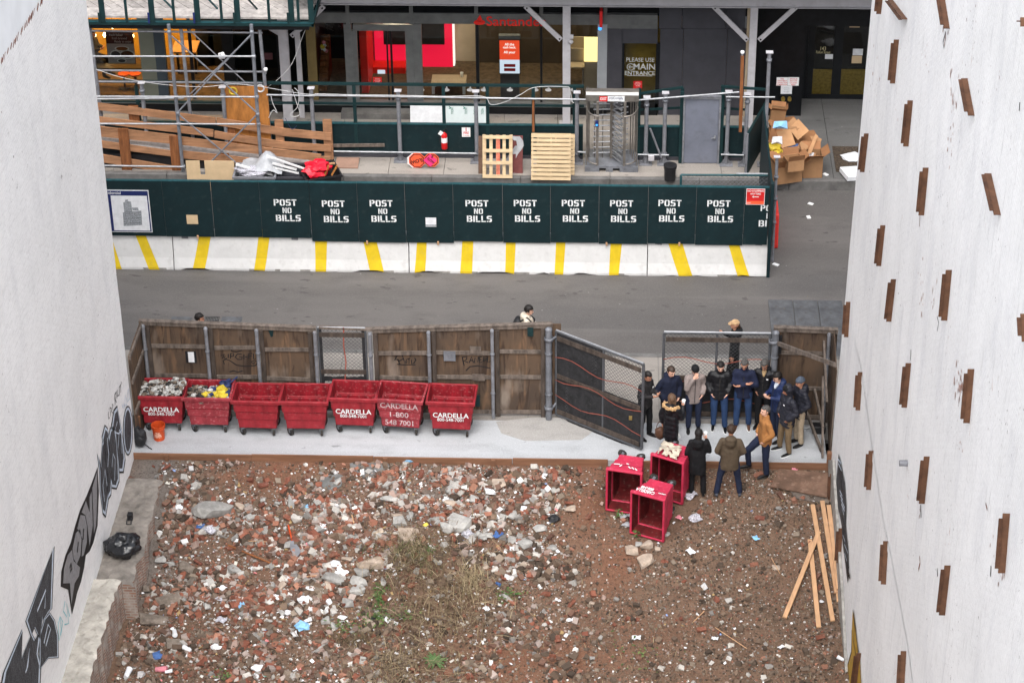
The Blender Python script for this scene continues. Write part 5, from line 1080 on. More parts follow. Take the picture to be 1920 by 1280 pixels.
def pallet(px,lab,nb,vert,lean=.32,off=0,brown=False):
 (x0,y0,x1,y1)=px;B0,B1=G(x0,y1,ZS),G(x1,y1,ZS);W_=B1 .x-B0 .x;yb0=B0 .y+off
 tz=1.0
 for _ in range(12):
  p=PY((x0+x1)/2,y0,yb0+lean*(tz-ZS)/1.2);tz=p.z
 up=Vector((0,lean,1.2)).normalized();H_=(tz-ZS)/up.z;rt=Vector((1,0,0));n_=rt.cross(up);R=Matrix((rt,up,n_)).transposed();o=Vector((B0 .x,yb0,ZS))
 t=thing('pallet',lab,'pallet',tuple(o+rt*W_/2),'wooden pallets leaning on the barrier')
 at=lambda u,v,d:o+rt*u+up*v+n_*d;wood=M['pallet']
 if vert:
  for i in range(nb):u=.05+(W_-.10)*i/(nb-1);MB().obox(at(u,H_/2,0),(.085,H_,.02),R).build('slat',wood,t)
  for v in(.05,H_*.36,H_*.64,H_-.05):MB().obox(at(W_/2,v,.05),(W_,.09,.035),R).build('stringer',wood,t)
  MB().obox(at(W_*.52,H_/2,.035),(.10,H_,.02),R).build('slat',mat('red marked slat',lin((206,120,96)),.8,.3,6,dirt=.5,dc=lin((220,60,50))),t)
  MB().obox(at(.03,H_/2,.0),(.06,H_,.09),R).build('stringer',wood,t);MB().obox(at(W_-.03,H_/2,.0),(.06,H_,.09),R).build('stringer',wood,t)
 else:
  for i in range(nb):v=.05+(H_-.1)*i/(nb-1);MB().obox(at(W_/2,v,.06),(W_,.082,.018),R).build('slat',wood,t)
  for u in(.03,W_/2,W_-.03):MB().obox(at(u,H_/2,0),(.045,H_,.10),R).build('stringer',wood,t)
  for i in range(5):v=.05+(H_-.1)*i/4;MB().obox(at(W_/2,v,-.06),(W_,.1,.018),R).build('slat',wood,t)
 return t
pallet((905,253,961,333),'wooden pallet with upright slats and a red marked slat, left one',5,True)
pallet((996,251,1070,337),'wooden pallet with close horizontal slats, in front at the right',11,False)
pallet((1006,252,1077,332),'wooden pallet mostly hidden behind the horizontal-slatted one',11,False,off=.16)
for(x0,y0,x1,y1,lab,m) in((897,256,912,326,'red-brown board leaning behind the left pallet, left edge','tipin'),(955,255,980,325,'red-brown board leaning right of the left pallet, half wrapped in film','tipin')):
 A0,A1=G(x0,y1,ZS),G(x1,y1,ZS);zt=PY(x0,y0,A0 .y+.3).z;MB().hexa([(A0 .x,A0 .y,ZS),(A1 .x,A0 .y,ZS),(A1 .x,A0 .y+.03,ZS),(A0 .x,A0 .y+.03,ZS),(A0 .x,A0 .y+.3,zt),(A1 .x,A0 .y+.3,zt),(A1 .x,A0 .y+.33,zt),(A0 .x,A0 .y+.33,zt)]).build('board',M['dirtyply'] if x0<900 else mat('maroon board',lin((112,62,60)),.7,.15,3),loc=tuple(A0),label=lab,cat='board')
mb=MB();vs=[];n=10
for i in range(n+1):
 for j in range(5):
  px,py=966+8*math.sin(i*.9)+(j-2)*4.2-(i>7)*6,256+i*8.4;p=PY(px,py,56.72+.25*(1-i/n));vs.append((p.x,p.y+.05*nv(i*.7,j*1.3),max(ZS+.02,p.z)))
mb.add(vs,[(i*5+j,(i+1)*5+j,(i+1)*5+j+1,i*5+j+1) for i in range(n) for j in range(4) if nv(i*.6,j*.8,4)>-.28],0,True);mb.build('plastic_film',M['film'],loc=tuple(PY(966,300,56.7)),label='torn clear plastic film hanging off the left pallet and board',cat='plastic film')
P=G(1256,336,ZS);bucket('plastic_bucket','black lidded plastic bucket on the kerb below the grey posts',(P.x,P.y,ZS),'black',.42,.15,.165,True)
P0,P1=PY(1000,186,YPO),PY(1000,247,YPO-.05);MB().beam(P0,P1,.06,.04).build('wooden_batten',M['rampd'],loc=tuple(P0),label='upright brown batten tied to the rail above the pallets',cat='batten')
P0,P1=PY(1392,105,57.2),PY(1388,247,57.2);MB().beam(P0,P1,.085,.06).build('wooden_stake',M['rampd'],loc=tuple(P1),label='tall brown wooden stake with a lamp on top by the banner gate',cat='stake')
gt=thing('banner_gate','dark green site gate standing open, with white paper gate notices','gate',tuple(G(1400,325,ZS)))
A0=G(1399.5,326,ZS);A1=Vector((A0 .x+.62,A0 .y+2.05,ZS));zt=PY(1396,250,A0 .y).z
Hq=lambda u,v,off=0:A0 .lerp(A1,u)+Vector((0,0,v*(zt-ZS)))+Vector((-.95,.3,0))*off
MB().hexa([Hq(0,.0),Hq(1,.0),Hq(1,.0)+Vector((.04,0,0)),Hq(0,.0)+Vector((.04,0,0)),Hq(0,1),Hq(1,1),Hq(1,1)+Vector((.04,0,0)),Hq(0,1)+Vector((.04,0,0))]).build('panel',M['green'],gt)
MB().beam(Hq(0,1.01),Hq(1,1.01),.06,.05).build('rail',M['green2'],gt);MB().tube(Hq(0,0,.02),Hq(0,1,.02),.035,8).build('edge_post',M['pipe'],gt)
up_=Vector((0,0,1));rt=(A1-A0).normalized();rt.z=0
for(u0,u1,v0,v1) in((.04,.30,.30,.80),(.32,.66,.42,.92),(.68,.96,.52,.98)):MB().prism([Hq(u0,v0,.012),Hq(u1,v0+.03,.012),Hq(u1,v1+.02,.012),Hq(u0,v1,.012)],Vector((.003,0,0))).build('paper_sheet',M['white'],gt)
lt=MB();lt.text('GATE',Hq(.5,.82,.017),rt,up_,.26,bold=.02,sx=1.15);lt.text('4',Hq(.48,.58,.017),rt,up_,.34,bold=.03,sx=1.3)
for u,v in((.17,.58),(.82,.78)):
 for k in range(4):lt.text('SITE SAFETY' if k%2 else 'NOTICE',Hq(u,v-.09*k+.1,.017),rt,up_,.085,bold=.01,sx=.8)
lt.build('lettering',M['ink'],gt)
X0,X1_,Z0,Z1=R4(1432,178,1441,322,56.95);MB().box(X0,X1_,56.95,57.0,ZS,PY(1436,185,56.95).z*.62).build('end_panel',M['green'],gt)
yA,yR=56.62,57.50
sc=thing('scaffold_tower','grey tubular scaffold tower with crossed braces rising in front of the cafe','scaffold',tuple(PY(400,336,yA)))
def stb(a,b_,Y0,Y1,r,nm,m='greyst'):MB().tube(PY(*a,Y0),PY(*b_,Y1),r,9).build(nm,M[m],sc)
for(xt,yt,xb_,ybm,Y) in((316,46,345,339,yA),(471,46,492,339,yA)):
 p,q=PY(xt,yt,Y),PY(xb_,ybm,Y);MB().tube((q.x,Y,ZS),(p.x,Y,p.z),.048,10).build('post',M['greyst'],sc)
for(xt,yt,xb_,ybm,Y) in((338,44,361,243,yR),(486,47,508,262,yR),(167,44,192,218,yR)):
 p,q=PY(xt,yt,Y),PY(xb_,ybm,Y);MB().tube((q.x,Y,ZS),(p.x,Y,p.z),.048,10).build('post',M['pipe'],sc)
for y0,y1 in((106,106),(181,182),(232,233),(310,313)):stb((160,y0),(478 if y0<300 else 345,y1),yA-.06,yA-.06,.025,'rail','shiny')
for y0,y1 in((58,62),(132,135),(153,156)):stb((160,y0),(492,y1),yR,yR,.028,'rail','pipe')
for a,b_ in(((322,68),(482,212)),((470,66),(332,212)),((335,215),(442,305)),((482,215),(396,303))):stb(a,b_,yA-.05,yA-.05,.022,'brace')
for a,b_ in(((343,45),(497,190)),((473,65),(350,183))):stb(a,b_,yR,yR,.018,'brace','pipe')
for x,y in((316,60),(471,60),(322,106),(475,106),(330,182),(481,182),(333,212),(482,214),(335,232),(484,233),(343,312)):MB().obox(PY(x+1,y,yA-.03),(.10,.10,.09)).build('coupler',M['greyst'],sc,bevel=.02)
rp_=thing('timber_ramp','sloping timber access ramp with plank guard rails behind the hoarding','ramp',tuple(G(500,320,ZS)))
yF,yBk=56.72,57.32
def plank(L,Y,nm='board',m='ramp',t=.04):
 MB().prism([PY(x,y,Y) for x,y in L],(0,t,0)).build(nm,M[m],rp_)
plank([(172,192),(404,221),(404,235),(172,205)],yBk);plank([(406,221),(530,241),(530,255),(406,235)],yBk-.01);plank([(529,241),(621,250),(621,264),(529,255)],yBk-.02)
plank([(172,218),(400,244),(400,257),(172,230)],yBk);plank([(402,246),(530,266),(530,279),(402,259)],yBk-.01);plank([(529,266),(621,273),(621,285),(529,279)],yBk-.02)
plank([(175,236),(330,254),(330,271),(175,255)],yF);plank([(331,256),(602,290),(602,303),(331,271)],yF-.012);plank([(175,262),(324,284),(324,294),(175,275)],yF);plank([(340,283),(470,297),(470,309),(340,297)],yF)
plank([(175,287),(324,312),(324,326),(175,302)],yF);plank([(600,294),(621,294),(621,306),(600,306)],yBk-.05)
for(x0,x1,yt,yb_,Y,m) in((221,239,243,340,yF-.05,'rampd'),(317,333,256,340,yF-.05,'rampd'),(605,621,226,310,yBk+.03,'ramp'),(425,440,243,300,yBk+.03,'rampd'),(515,530,227,268,yBk+.03,'ramp'),(240,258,200,232,yBk+.05,'rampd'),(413,428,290,305,yF+.05,'rampd')):
 a,b_=PY((x0+x1)/2,yt,Y),PY((x0+x1)/2,yb_,Y);w2=(x1-x0)/2/66;MB().box(a.x-w2,a.x+w2,Y,Y+.09,max(ZS,b_.z),a.z).build('post',M[m],rp_)
a,b_=PY(172,262,yF+.05),PY(602,306,yF+.05);MB().hexa([(a.x,yF+.05,a.z-.04),(b_.x,yF+.05,ZS+.02),(b_.x,yBk-.06,ZS+.02),(a.x,yBk-.06,a.z-.04),(a.x,yF+.05,a.z),(b_.x,yF+.05,ZS+.06),(b_.x,yBk-.06,ZS+.06),(a.x,yBk-.06,a.z)]).build('deck',M['deck'],rp_)
MB().box(a.x,a.x+3.2,yF+.10,yBk,ZS,a.z-.45).build('under_ramp_dark',M['black'],rp_)  # black block stands in for the shade under the ramp
P=PY(463,160,YPO-.1);X0,X1_,Z0,Z1=R4(423,162,504,240,YPO+.06);MB().box(X0,X1_,YPO+.06,YPO+.08,ZS,Z1).build('plywood_sheet',M['plyor'],loc=((X0+X1_)/2,YPO,ZS),label='orange-brown plywood sheet standing upright behind the scaffold',cat='plywood')
for(x,y,lab) in((437,171,'yellow coil of cable hooked on the plywood sheet'),(488,166,'white coil of cable hooked at the right of the plywood sheet')):
 P=PY(x,y,YPO-.02);mb=MB();mb.path([P+Vector((.10*math.cos(a),0,.10*math.sin(a))) for a in[2*PI*i/14 for i in range(15)]],.022,6);mb.build('cable_coil',M['trashy' if x<450 else 'wire'],loc=tuple(P),label=lab,cat='cable coil')
yQ=56.05;X0,X1_,Z0,Z1=R4(350,302,440,345,yQ);mb=MB();xs_,xe=PY(375,315,yQ).x,PY(384,315,yQ).x;zc=PY(380,328,yQ).z
mb.box(X0,xs_,yQ,yQ+.02,ZR,Z1);mb.box(xe,X1_,yQ,yQ+.02,ZR,Z1);mb.box(xs_,xe,yQ,yQ+.02,ZR,zc);mb.build('plywood_sheet',M['plypale'],loc=(X0,yQ,ZR),label='pale new plywood sheet with a slot cut in its top edge',cat='plywood')
P0,P1=PY(622,273,YW-.06),PY(721,272,YW-.06);MB().beam(P0,P1,.04,.09).build('wooden_beam',M['stud'],loc=tuple(P0),label='weathered grey beam on the green wall at the end of the ramp',cat='beam')
def skip(px,label,m,W_,D_,H_,Y,rot=0):
 P=PY(px[0],px[1],Y);t=thing('debris_bin',label,'debris bin',(P.x,Y,P.z-H_),'debris bins behind the hoarding');t['origin']=(0,0,0);t.rotation_euler=(0,0,rot);mb=MB()
 loops(mb,[(W_/2*.86,D_/2*.86,0),(W_/2,D_/2,H_),(W_/2+.03,D_/2+.03,H_),(W_/2+.03,D_/2+.03,H_+.05),(W_/2-.02,D_/2-.02,H_+.05),(W_/2*.9,D_/2*.9,H_-.18)],0);mb.poly([(-W_/2*.9,-D_/2*.9,H_-.18),(W_/2*.9,-D_/2*.9,H_-.18),(W_/2*.9,D_/2*.9,H_-.18),(-W_/2*.9,D_/2*.9,H_-.18)],0);mb.build('tub',M[m],t);return P
Pa=skip((480,322),'grey debris bin of white sticks under a plastic bag, left of three','pipe',1.1,.8,.75,55.9,.0)
Pb=skip((548,322),'grey debris bin of long white mouldings, middle of three','greymetal',.9,.8,.75,56.0)
Pc=skip((600,322),'black debris bin holding a red bag and wood offcuts, right of three','black',.95,.9,.75,55.75,.35)
mb=MB();vs=[];n=10
for i in range(n+1):
 for j in range(n+1):
  u,v=i/n-.5,j/n-.5;vs.append((Pa.x+.15+u*1.15,Pa.y+.15+v*.8,Pa.z+.12+.42*math.exp(-((u-.15)*4)**2-((v)*3)**2)+.08*nv(u*7,v*7,3)-.35*max(0,abs(u)-.3)))
mb.add(vs,[(i*(n+1)+j,(i+1)*(n+1)+j,(i+1)*(n+1)+j+1,i*(n+1)+j+1) for i in range(n) for j in range(n)],0,True);mb.build('plastic_bag',M['film'],loc=tuple(Pa),label='translucent plastic bag draped over the left debris bin',cat='bag')
for k,(a,b_,r,lab) in enumerate((((442,308),(512,328),.04,'white pole lying across the left debris bin'),((445,334),(500,336),.05,'white trim piece at the front of the left bin'),((450,338),(500,333),.04,'white trim piece lying below another in the left bin'),((500,293),(566,315),.035,'long white moulding, uppermost over the middle bin'),((512,296),(572,317),.03,'second white moulding over the middle bin'),((511,306),(556,318),.04,'lower white moulding in the middle bin'),((512,314),(560,325),.03,'white moulding lowest at the front of the middle bin'),((575,312),(628,306),.03,'pale stick over the red bag in the right bin'))):
 Y0=55.75;A0,B0=PY(*a,Y0),PY(*b_,Y0+.1);MB().beam(A0,B0,r*1.5,r*1.3).build('moulding',M['white'] if k!=7 else M['pine'],loc=tuple(A0),label=lab,cat='moulding')
mb=MB();crumple((Pa.x-.05,Pa.y-.1,Pa.z+.06),(.42,.2,.12),3,0,amp=.6,sub=3,mb=mb);mb.build('waste_heap',PM['m'],loc=tuple(Pa),label='shredded white and violet waste filling the left debris bin',cat='waste',kind='stuff')
mb=MB();crumple((Pc.x-.08,Pc.y,Pc.z+.12),(.36,.3,.2),5.5,0,amp=.45,sub=3,mb=mb);mb.build('plastic_bag',mat('glossy red bag',lin((214,30,52)),.35,.12,6),loc=tuple(Pc),label='bright red plastic bag in the right debris bin',cat='bag')
for a,b_,lab in(((608,330),(616,311),'first wood offcut standing in the right debris bin'),((622,328),(632,311),'second wood offcut standing at the edge of the right bin'),((586,343),(604,338),'wood offcut lying at the front of the right bin')):
 A0,B0=PY(*a,55.6),PY(*b_,55.6);MB().beam(A0,B0,.08,.04).build('wood_offcut',M['plyor'],loc=tuple(A0),label=lab,cat='offcut')
P=G(650,315,ZS);MB().obox((P.x,P.y+.2,ZS+.05),(.62,.5,.03),Matrix.Rotation(.12,3,'X')).build('paving_board',mat('board with a red edge',lin((150,120,104)),.8,.12,3),loc=tuple(P),label='brownish board lying on the pavement beside the debris bins',cat='board')
def carton(px,py,w_,d_,h_,rz,lab,z=ZS,op=False,m='card',tilt=(0,0),Y=None):
 P=G(px,py,z) if Y is None else PY(px,py,Y)
 if Y is None:P=P+Vector((0,d_*.5,0))
 t=thing('cardboard_box',lab,'cardboard box',(0,0,0),'cardboard put out for collection');t.location=P;t.rotation_euler=(tilt[0],tilt[1],rz);a,b_=w_/2,d_/2;mb=MB();th=.012
 mb.box(-a,a,-b_,-b_+th,0,h_);mb.box(-a,a,b_-th,b_,0,h_);mb.box(-a,-a+th,-b_+th,b_-th,0,h_);mb.box(a-th,a,-b_+th,b_-th,0,h_);mb.box(-a+th,a-th,-b_+th,b_-th,0,th)
 if not op:mb.box(-a+th,a-th,-b_+th,b_-th,h_-th,h_-.002)
 mb.build('body',M[m],t)
 if op:
  f=MB()
  for(s,ax) in((-1,'y'),(1,'y'),(-1,'x'),(1,'x')):
   an=rnd.uniform(.3,1.1);L_=min(w_,d_)*.45
   if ax=='y':p=[(-a,s*b_,h_),(a,s*b_,h_),(a,s*(b_+L_*math.sin(an)),h_+L_*math.cos(an)),(-a,s*(b_+L_*math.sin(an)),h_+L_*math.cos(an))]
   else:p=[(s*a,-b_,h_),(s*a,b_,h_),(s*(a+L_*math.sin(an)),b_,h_+L_*math.cos(an)),(s*(a+L_*math.sin(an)),-b_,h_+L_*math.cos(an))]
   f.prism(p,(.0,.006,.006))
  f.build('flap',M['cardd'],t)
 return t
def sheet(L,Y0,Y1,lab,m='card'):
 """flattened box: px outline, lying between two depths (front and back)"""
 ys_=[p[1] for p in L];lo,hi=max(ys_),min(ys_);pts=[PY(x,y,Y0+(Y1-Y0)*(lo-y)/(lo-hi)) for x,y in L]
 MB().prism(pts,(0,.02,-.012)).build('flattened_box',M[m],loc=tuple(pts[0]),label=lab,cat='cardboard box',group='flattened cardboard in the heap')
carton(1522,334,.52,.5,.62,.06,'tall closed brown carton standing at the right of the heap',op=True)
carton(1474,344,.72,.55,.50,.32,'wide open brown box at the front of the heap',op=True)
carton(1450,325,.42,.5,.55,.0,'brown box half hidden behind the green gate',m='cardd')
carton(1488,322,.45,.4,.32,.3,'open box with blue and white packing on the front box',z=.62,op=True,Y=None)
carton(1456,300,.45,.5,.75,.0,'dark brown box in the middle of the heap',m='cardd')
carton(1505,305,.8,.7,.6,.2,'brown box buried under the flattened sheets',m='cardd')
carton(1455,232,.40,.25,.5,.0,'torn upright box at the top of the heap',Y=58.2,z=ZS,op=True,tilt=(.1,.1))
carton(1473,285,.7,.7,.7,.3,'large brown box beneath the big pale sheet',m='cardd')
sheet([(1479,241),(1497,223),(1517,245),(1496,263)],57.3,57.9,'pale brown sheet tilted at the top of the heap')
sheet([(1456,247),(1482,242),(1492,271),(1466,278)],57.0,57.4,'pale tan sheet in the middle of the heap')
sheet([(1466,241),(1488,220),(1494,226),(1472,248)],57.6,58.0,'narrow sheet at the top behind the pale ones')
sheet([(1495,275),(1502,265),(1516,274),(1507,290)],56.9,57.1,'sheet with a hand hole at the right of the heap')
sheet([(1513,288),(1529,251),(1534,255),(1521,288)],57.0,57.4,'long narrow strip of cardboard standing at the right')
sheet([(1521,293),(1532,257),(1541,261),(1527,296)],57.05,57.4,'wider strip of cardboard standing furthest right')
sheet([(1440,226),(1448,222),(1456,236),(1450,246)],57.8,58.1,'small torn sheet by the gate end','cardd')
sheet([(1456,206),(1468,192),(1471,205),(1461,226)],58.2,58.5,'folded sheet topmost on the heap')
sheet([(1441,262),(1449,225),(1457,265),(1455,290)],57.5,57.8,'long dark sheet along the left of the heap','cardd')
for k in range(14):
 x,y=rnd.gauss(1488,22),rnd.gauss(282,22);a=rnd.uniform(0,3);L_=[(x+rnd.uniform(6,15)*math.cos(a+i*PI/2),y+rnd.uniform(5,12)*math.sin(a+i*PI/2)) for i in range(4)];Yd=57.25+max(0,(300-y))*.012-.3
 pts=[PY(p_[0],p_[1],Yd+(y-p_[1])*.02) for p_ in L_];MB().prism(pts,(0,.015,-.01)).build('cardboard_piece',M[('card','cardd')[k%2]],loc=tuple(pts[0]),label='small torn piece of cardboard lying loose in the heap',cat='cardboard',group='torn cardboard pieces in the heap')
mb=MB();crumple(PY(1452,276,57.1),(.22,.1,.14),4,0,amp=.6,mb=mb);crumple(PY(1460,284,57.05),(.16,.1,.09),8,0,amp=.6,mb=mb);mb.build('plastic_bag',M['trashy'],loc=tuple(PY(1455,280,57.1)),label='bright yellow bag in the cardboard heap',cat='bag')
for(x,y,s,m,lab) in((1487,279,.16,'u','blue and white packaging in the middle of the cardboard heap'),(1488,297,.16,'u','blue packaging inside the open front box'),(1463,236,.2,'l','blue-white carton panel at the top of the cardboard heap'),(1515,294,.2,'w','white paper sticking out of the tall carton'),(1457,265,.15,'w','white packaging behind the yellow bag')):
 P=PY(x,y,57.05);MB().add([P+Vector((-s,0,-.08)),P+Vector((s,.02,-.1)),P+Vector((s*.9,.1,.1)),P+Vector((-s*.8,.1,.08)),P+Vector((0,-.06,.02))],[(0,1,4),(1,2,4),(2,3,4),(3,0,4)]).build('packaging',PM[m],loc=tuple(P),label=lab,cat='packaging')
P=G(1600,330,ZS);MB().obox((P.x+.05,P.y,ZS+.08),(.7,.55,.14),Euler((.05,.1,.35)).to_matrix()).build('foam_block',M['paper'],loc=tuple(P),label='white foam block lying on the soil of the tree pit',cat='foam',bevel=.01)
P=G(1597,297,ZS);mb=MB();crumple(P+Vector((0,0,.06)),(.3,.25,.05),2,0,amp=.5,mb=mb);mb.build('paper_scrap',M['paper'],loc=tuple(P),label='white crumpled paper behind the foam block',cat='litter')
for x,y,lab in((738,339,'small white scrap in the far gutter, left'),(764,341,'flat white scrap in the far gutter beside another'),(1196,347,'white scrap with a dark spot in the far gutter'),(1520,383,'white scrap on the dark road by the right wall'),(1516,408,'tiny white scrap further down the dark road'),(1548,328,'white scrap on the far pavement by the tall carton')):
 P=G(x,y,ZR if y>335 else ZS);MB().obox(P+Vector((0,0,.015)),(.14,.10,.02),Matrix.Rotation(x,3,'Z')).build('paper_scrap',M['white'],loc=tuple(P),label=lab,cat='litter')
YF=YFAC;YI=62.9
bb=thing('commercial_building','dark office building across the street with a bank and a cafe at street level','building',(-2,YF,ZS))
def fbox(px,m,nm='wall',d=.06,Y=YF,back=.0,bev=0):
 X0,X1_,Z0,Z1=R4(*px,Y);return MB().box(X0,X1_,Y-d,Y+back,Z0,Z1).build(nm,M[m],bb,bevel=bev)
def pane(px,Y=YF+.02):
 X0,X1_,Z0,Z1=R4(*px,Y);return MB().poly([(X0,Y,Z0),(X1_,Y,Z0),(X1_,Y,Z1),(X0,Y,Z1)]).build('window',M['glass'],bb)
XA,XZ=PY(60,100,YF).x,PY(1420,100,YF).x
zsill=PY(800,192,YF).z;ztop=PY(800,44,YF).z
MB().box(XA-14,XZ+14,YF+.3,YF+12,5.2,21).build('upper_wall',M['greymetal'],bb)
up=MB()
for k in range(14):
 for j in range(4):up.box(XA-12+k*2.9,XA-10.4+k*2.9,YF+.27,YF+.31,6.3+j*3.7,8.4+j*3.7)
up.build('upper_window',M['darkfr'],bb)
fbox((60,193,1137,216),'blackst','base',.10,back=.3)
fbox((60,186,1137,193.4),'frame','sill',.14,back=.05)
fbox((585,27.5,1137,44),'frame','fascia',.05,back=.05);fbox((585,24,1233,28),'frame','transom',.09,back=.05)
MB().box(XA,XZ,YF+.05,YF+.12,PY(800,28,YF).z,5.2).build('fascia',M['darkfr'],bb)
lv=MB()
for(a,b_) in((600,650),(655,767),(775,889),(897,1011),(1019,1131),(1139,1233)):
 for k in range(5):X0,X1_,Z0,Z1=R4(a,9+k*3.4,b_,10.6+k*3.4,YF-.03);lv.hexa([(X0,YF-.04,Z0),(X1_,YF-.04,Z0),(X1_,YF+.0,Z0+.02),(X0,YF+.0,Z0+.02),(X0,YF-.04,Z0+.012),(X1_,YF-.04,Z0+.012),(X1_,YF+.0,Z0+.032),(X0,YF+.0,Z0+.032)])
lv.build('louvre',M['darkfr'],bb)
for x in(652,771,893,1015,1135):fbox((x-3.5,4,x+3.5,44),'frame','mullion',.08)
for(a,b_,m) in((60,160,'darkfr'),(264,292,'frameg'),(292,311,'frameb'),(418,440,'darkfr'),(520,532,'darkfr'),(577,594,'yelst'),(648,662,'frame'),(777,792,'frame'),(892.5,898.5,'darkfr'),(1013,1017,'darkfr'),(1120,1138,'tile')):
 if m not in M:
  M['frameg']=mat('grey-green pilaster',lin((112,116,104)),.6,.06,2);M['frameb']=mat('blue-grey pilaster',lin((62,72,80)),.6,.06,2);M['yelst']=mat('bronze yellow stone',lin((112,96,60)),.6,.1,3);M['tile']=mat('pale tile pier',lin((150,154,158)),.5,.05,3)
 fbox((a,44 if a>570 else 20,b_,192),m,'pilaster' if b_-a>12 else 'mullion',.06,back=.1)
for px in((160,20,264,192),(311,20,418,192),(440,20,520,192),(532,20,577,192),(594,44,648,192),(792,44,892,192),(898,44,1013,192),(1017,44,1120,192)):pane(px)
fbox((356,20,362,192),'darkfr','mullion',.05)
for px in((662,46,777,57),(662,57,672,192),(762,57,777,192)):fbox(px,'frame','door_frame',.05,back=.06)
dp=pane((672,57,762,192));
for px in((726,57,729,192),(733,57,737,192)):fbox(px,'darkfr','door_stile',.03)
MB().box(*[R4(640,200,770,216,YF-.35)[i] for i in(0,1)],YF-.5,YF-.1,ZS,ZS+.16).build('doorstep',M['kerb'],bb)
fbox((1138,28,1233,53),'frame','transom',.05);fbox((1138,53,1166,205),'greymetal','panel',.07,back=.05);fbox((1166,53,1233,80),'greymetal','panel',.07,back=.05);fbox((1229,80,1236,205),'darkfr','door_frame',.08)
pane((1167,80,1229,200));fbox((1166,80,1170,200),'darkfr','door_frame',.04);fbox((1166,192,1233,216),'blackst','base',.08,back=.3)
for(a,b_) in((1236,1279),(1279.6,1361),(1361.6,1398)):
 fbox((a,-10,b_,53),'greymetal','cladding_panel',.05,back=.05,bev=.006);fbox((a,53.6,b_,216),'greymetal','cladding_panel',.05,back=.05,bev=.006)
fbox((1397.5,-10,1405,222),'beige2' if 'beige2' in M else 'beige','corner_strip',.10,back=.05)
fbox((1405,-10,1508,218),'blackst','granite_wall',.02,back=1.2)
YD=61.55
X0,X1_,Z0,Z1=R4(1505,18,1680,195,YD);zt4=5.2
MB().box(X0-.3,X1_+6,YD+.05,YD+.3,ZS,zt4).build('recess_wall',M['darkfr'],bb)
MB().box(X0-.3,X1_+6,YF,YD+.05,Z1+.0,zt4).build('recess_soffit',M['blackst'],bb)
dm=MB()
for px in((1505,18,1514,195),(1514,18,1680,30),(1514,30,1526,190),(1562,30,1579,190),(1625,30,1640,190),(1514,178,1640,195),(1514,30,1640,42)):
 a,b_,c,d=R4(*px,YD-.06);dm.box(a,b_,YD-.06-.002*len(dm.v)/8,YD,c,d)
dm.build('door_frame',M['darkfr'],bb)
for(a,b_) in((1526,1562),(1579,1625)):
 X0,X1_,Z0,Z1=R4(a,42,b_,178,YD-.03);zc=PY((a+b_)/2,131,YD-.03).z
 MB().poly([(X0,YD-.035,Z0),(X1_,YD-.035,Z0),(X1_,YD-.035,Z1),(X0,YD-.035,Z1)]).build('door_glass',M['glass'],bb)
 MB().box(X0,X1_,YD-.02,YD+.01,Z0,zc).build('lit_floor_panel',mat('lit lobby floor',lin((176,146,62)),.6,.2,14) if 'lob' not in M else M['lob'],bb)  # upright panel; the lit yellow of the lobby floor is put in its colour
 MB().box(X0,X1_,YD+.012,YD+.03,zc,Z1).build('lobby_dark',M['blackst'],bb)
lt=MB();y=YD-.045;lt.text('143',PY(1543,92,y),(1,0,-.01),(0,0,1),.17,bold=.006,sx=.72);lt.text('Fulton Street',PY(1543.5,98.5,y),(1,0,-.01),(0,0,1),.115,bold=.006,sx=.66);lt.build('lettering',mat('cream letters',lin((190,180,140)),.6,.05,4),bb)
for(px,m) in(((1547,102,1562,111),'paper'),((1599,92,1618,104),'paper'),((1597,105,1616,119),'plypale'),((1593,42,1612,52),'plypale')):
 a,b_,c,d=R4(*px,YD-.05);MB().box(a,b_,YD-.052,YD-.046,c,d).build('notice',M[m],bb)
for k,(px,ln,m) in enumerate((((1456,145.5,1477,161),[('FIRE',.8,.06,.9,.01),('DEPARTMENT',.57,.055,.8,.01),('CONNECTION',.34,.055,.8,.01),('COMBINATION',.12,.055,.75,.01)],'signred'),((1477.4,145.5,1498,161),[('SPRINKLER',.8,.055,.8,.01),('SHUT-OFF',.57,.055,.8,.01),('LOCATED',.34,.055,.8,.01),('INSIDE',.12,.055,.8,.01)],'signred'),((1464,161.5,1485,176.5),[('NOTICE',.75,.05,.8,.0),('TO ALL',.5,.05,.8,.0),('VISITORS',.25,.05,.8,.0)],'greyd'))):
 flat_sign('wall_sign',px,YF-.034-.0,('white' if k<2 else 'paper',m),ln,['white sign with red print on the black wall, left of the upper pair','white sign with red print on the black wall, right of the upper pair','grey paper notice on the black wall under the two red-lettered signs'][k])
P=PY(1474,184,YF-.04);sm=thing('fire_connection','brass twin-inlet fire hose connection on the black wall above the cardboard','hose connection',tuple(P));MB().obox(P,(.34,.03,.2)).build('plate',M['darkfr'],sm)
brs=mat('brass fitting',(.50,.34,.08),.35,.12,5,metal=.7)
for s in(-1,1):MB().lathe([(.001,0)],P,4).build('x',brs,sm) if False else MB().tube(P+Vector((s*.09,-.01,0)),P+Vector((s*.09,-.10,-.01)),.055,12).build('inlet',brs,sm)
lt=MB();y=YF-.10;P=PY(899,40,y)
fl=lambda L:lt.prism([P+Vector((a*.0135,0,-b_*.0135)) for a,b_ in L],(0,.03,0))
fl([(-12,4),(-10,0),(-5,-2),(-2,1),(4,2),(6,-2),(11,1),(12,4),(9,7),(3,8.5),(-4,8.5),(-10,7)]);fl([(-5,-3),(-3,-7),(0,-10),(1,-14),(3,-9),(5,-5),(5,-1),(3,1),(-1,0)])
lt.text('Santander',PY(967,41.5,y),(1,0,0),(0,0,1),.40,bold=.012,sx=1.02,spacing=1.0);lt.build('shop_lettering',M['sanred'],bb)
lt=MB();y=YF-.004
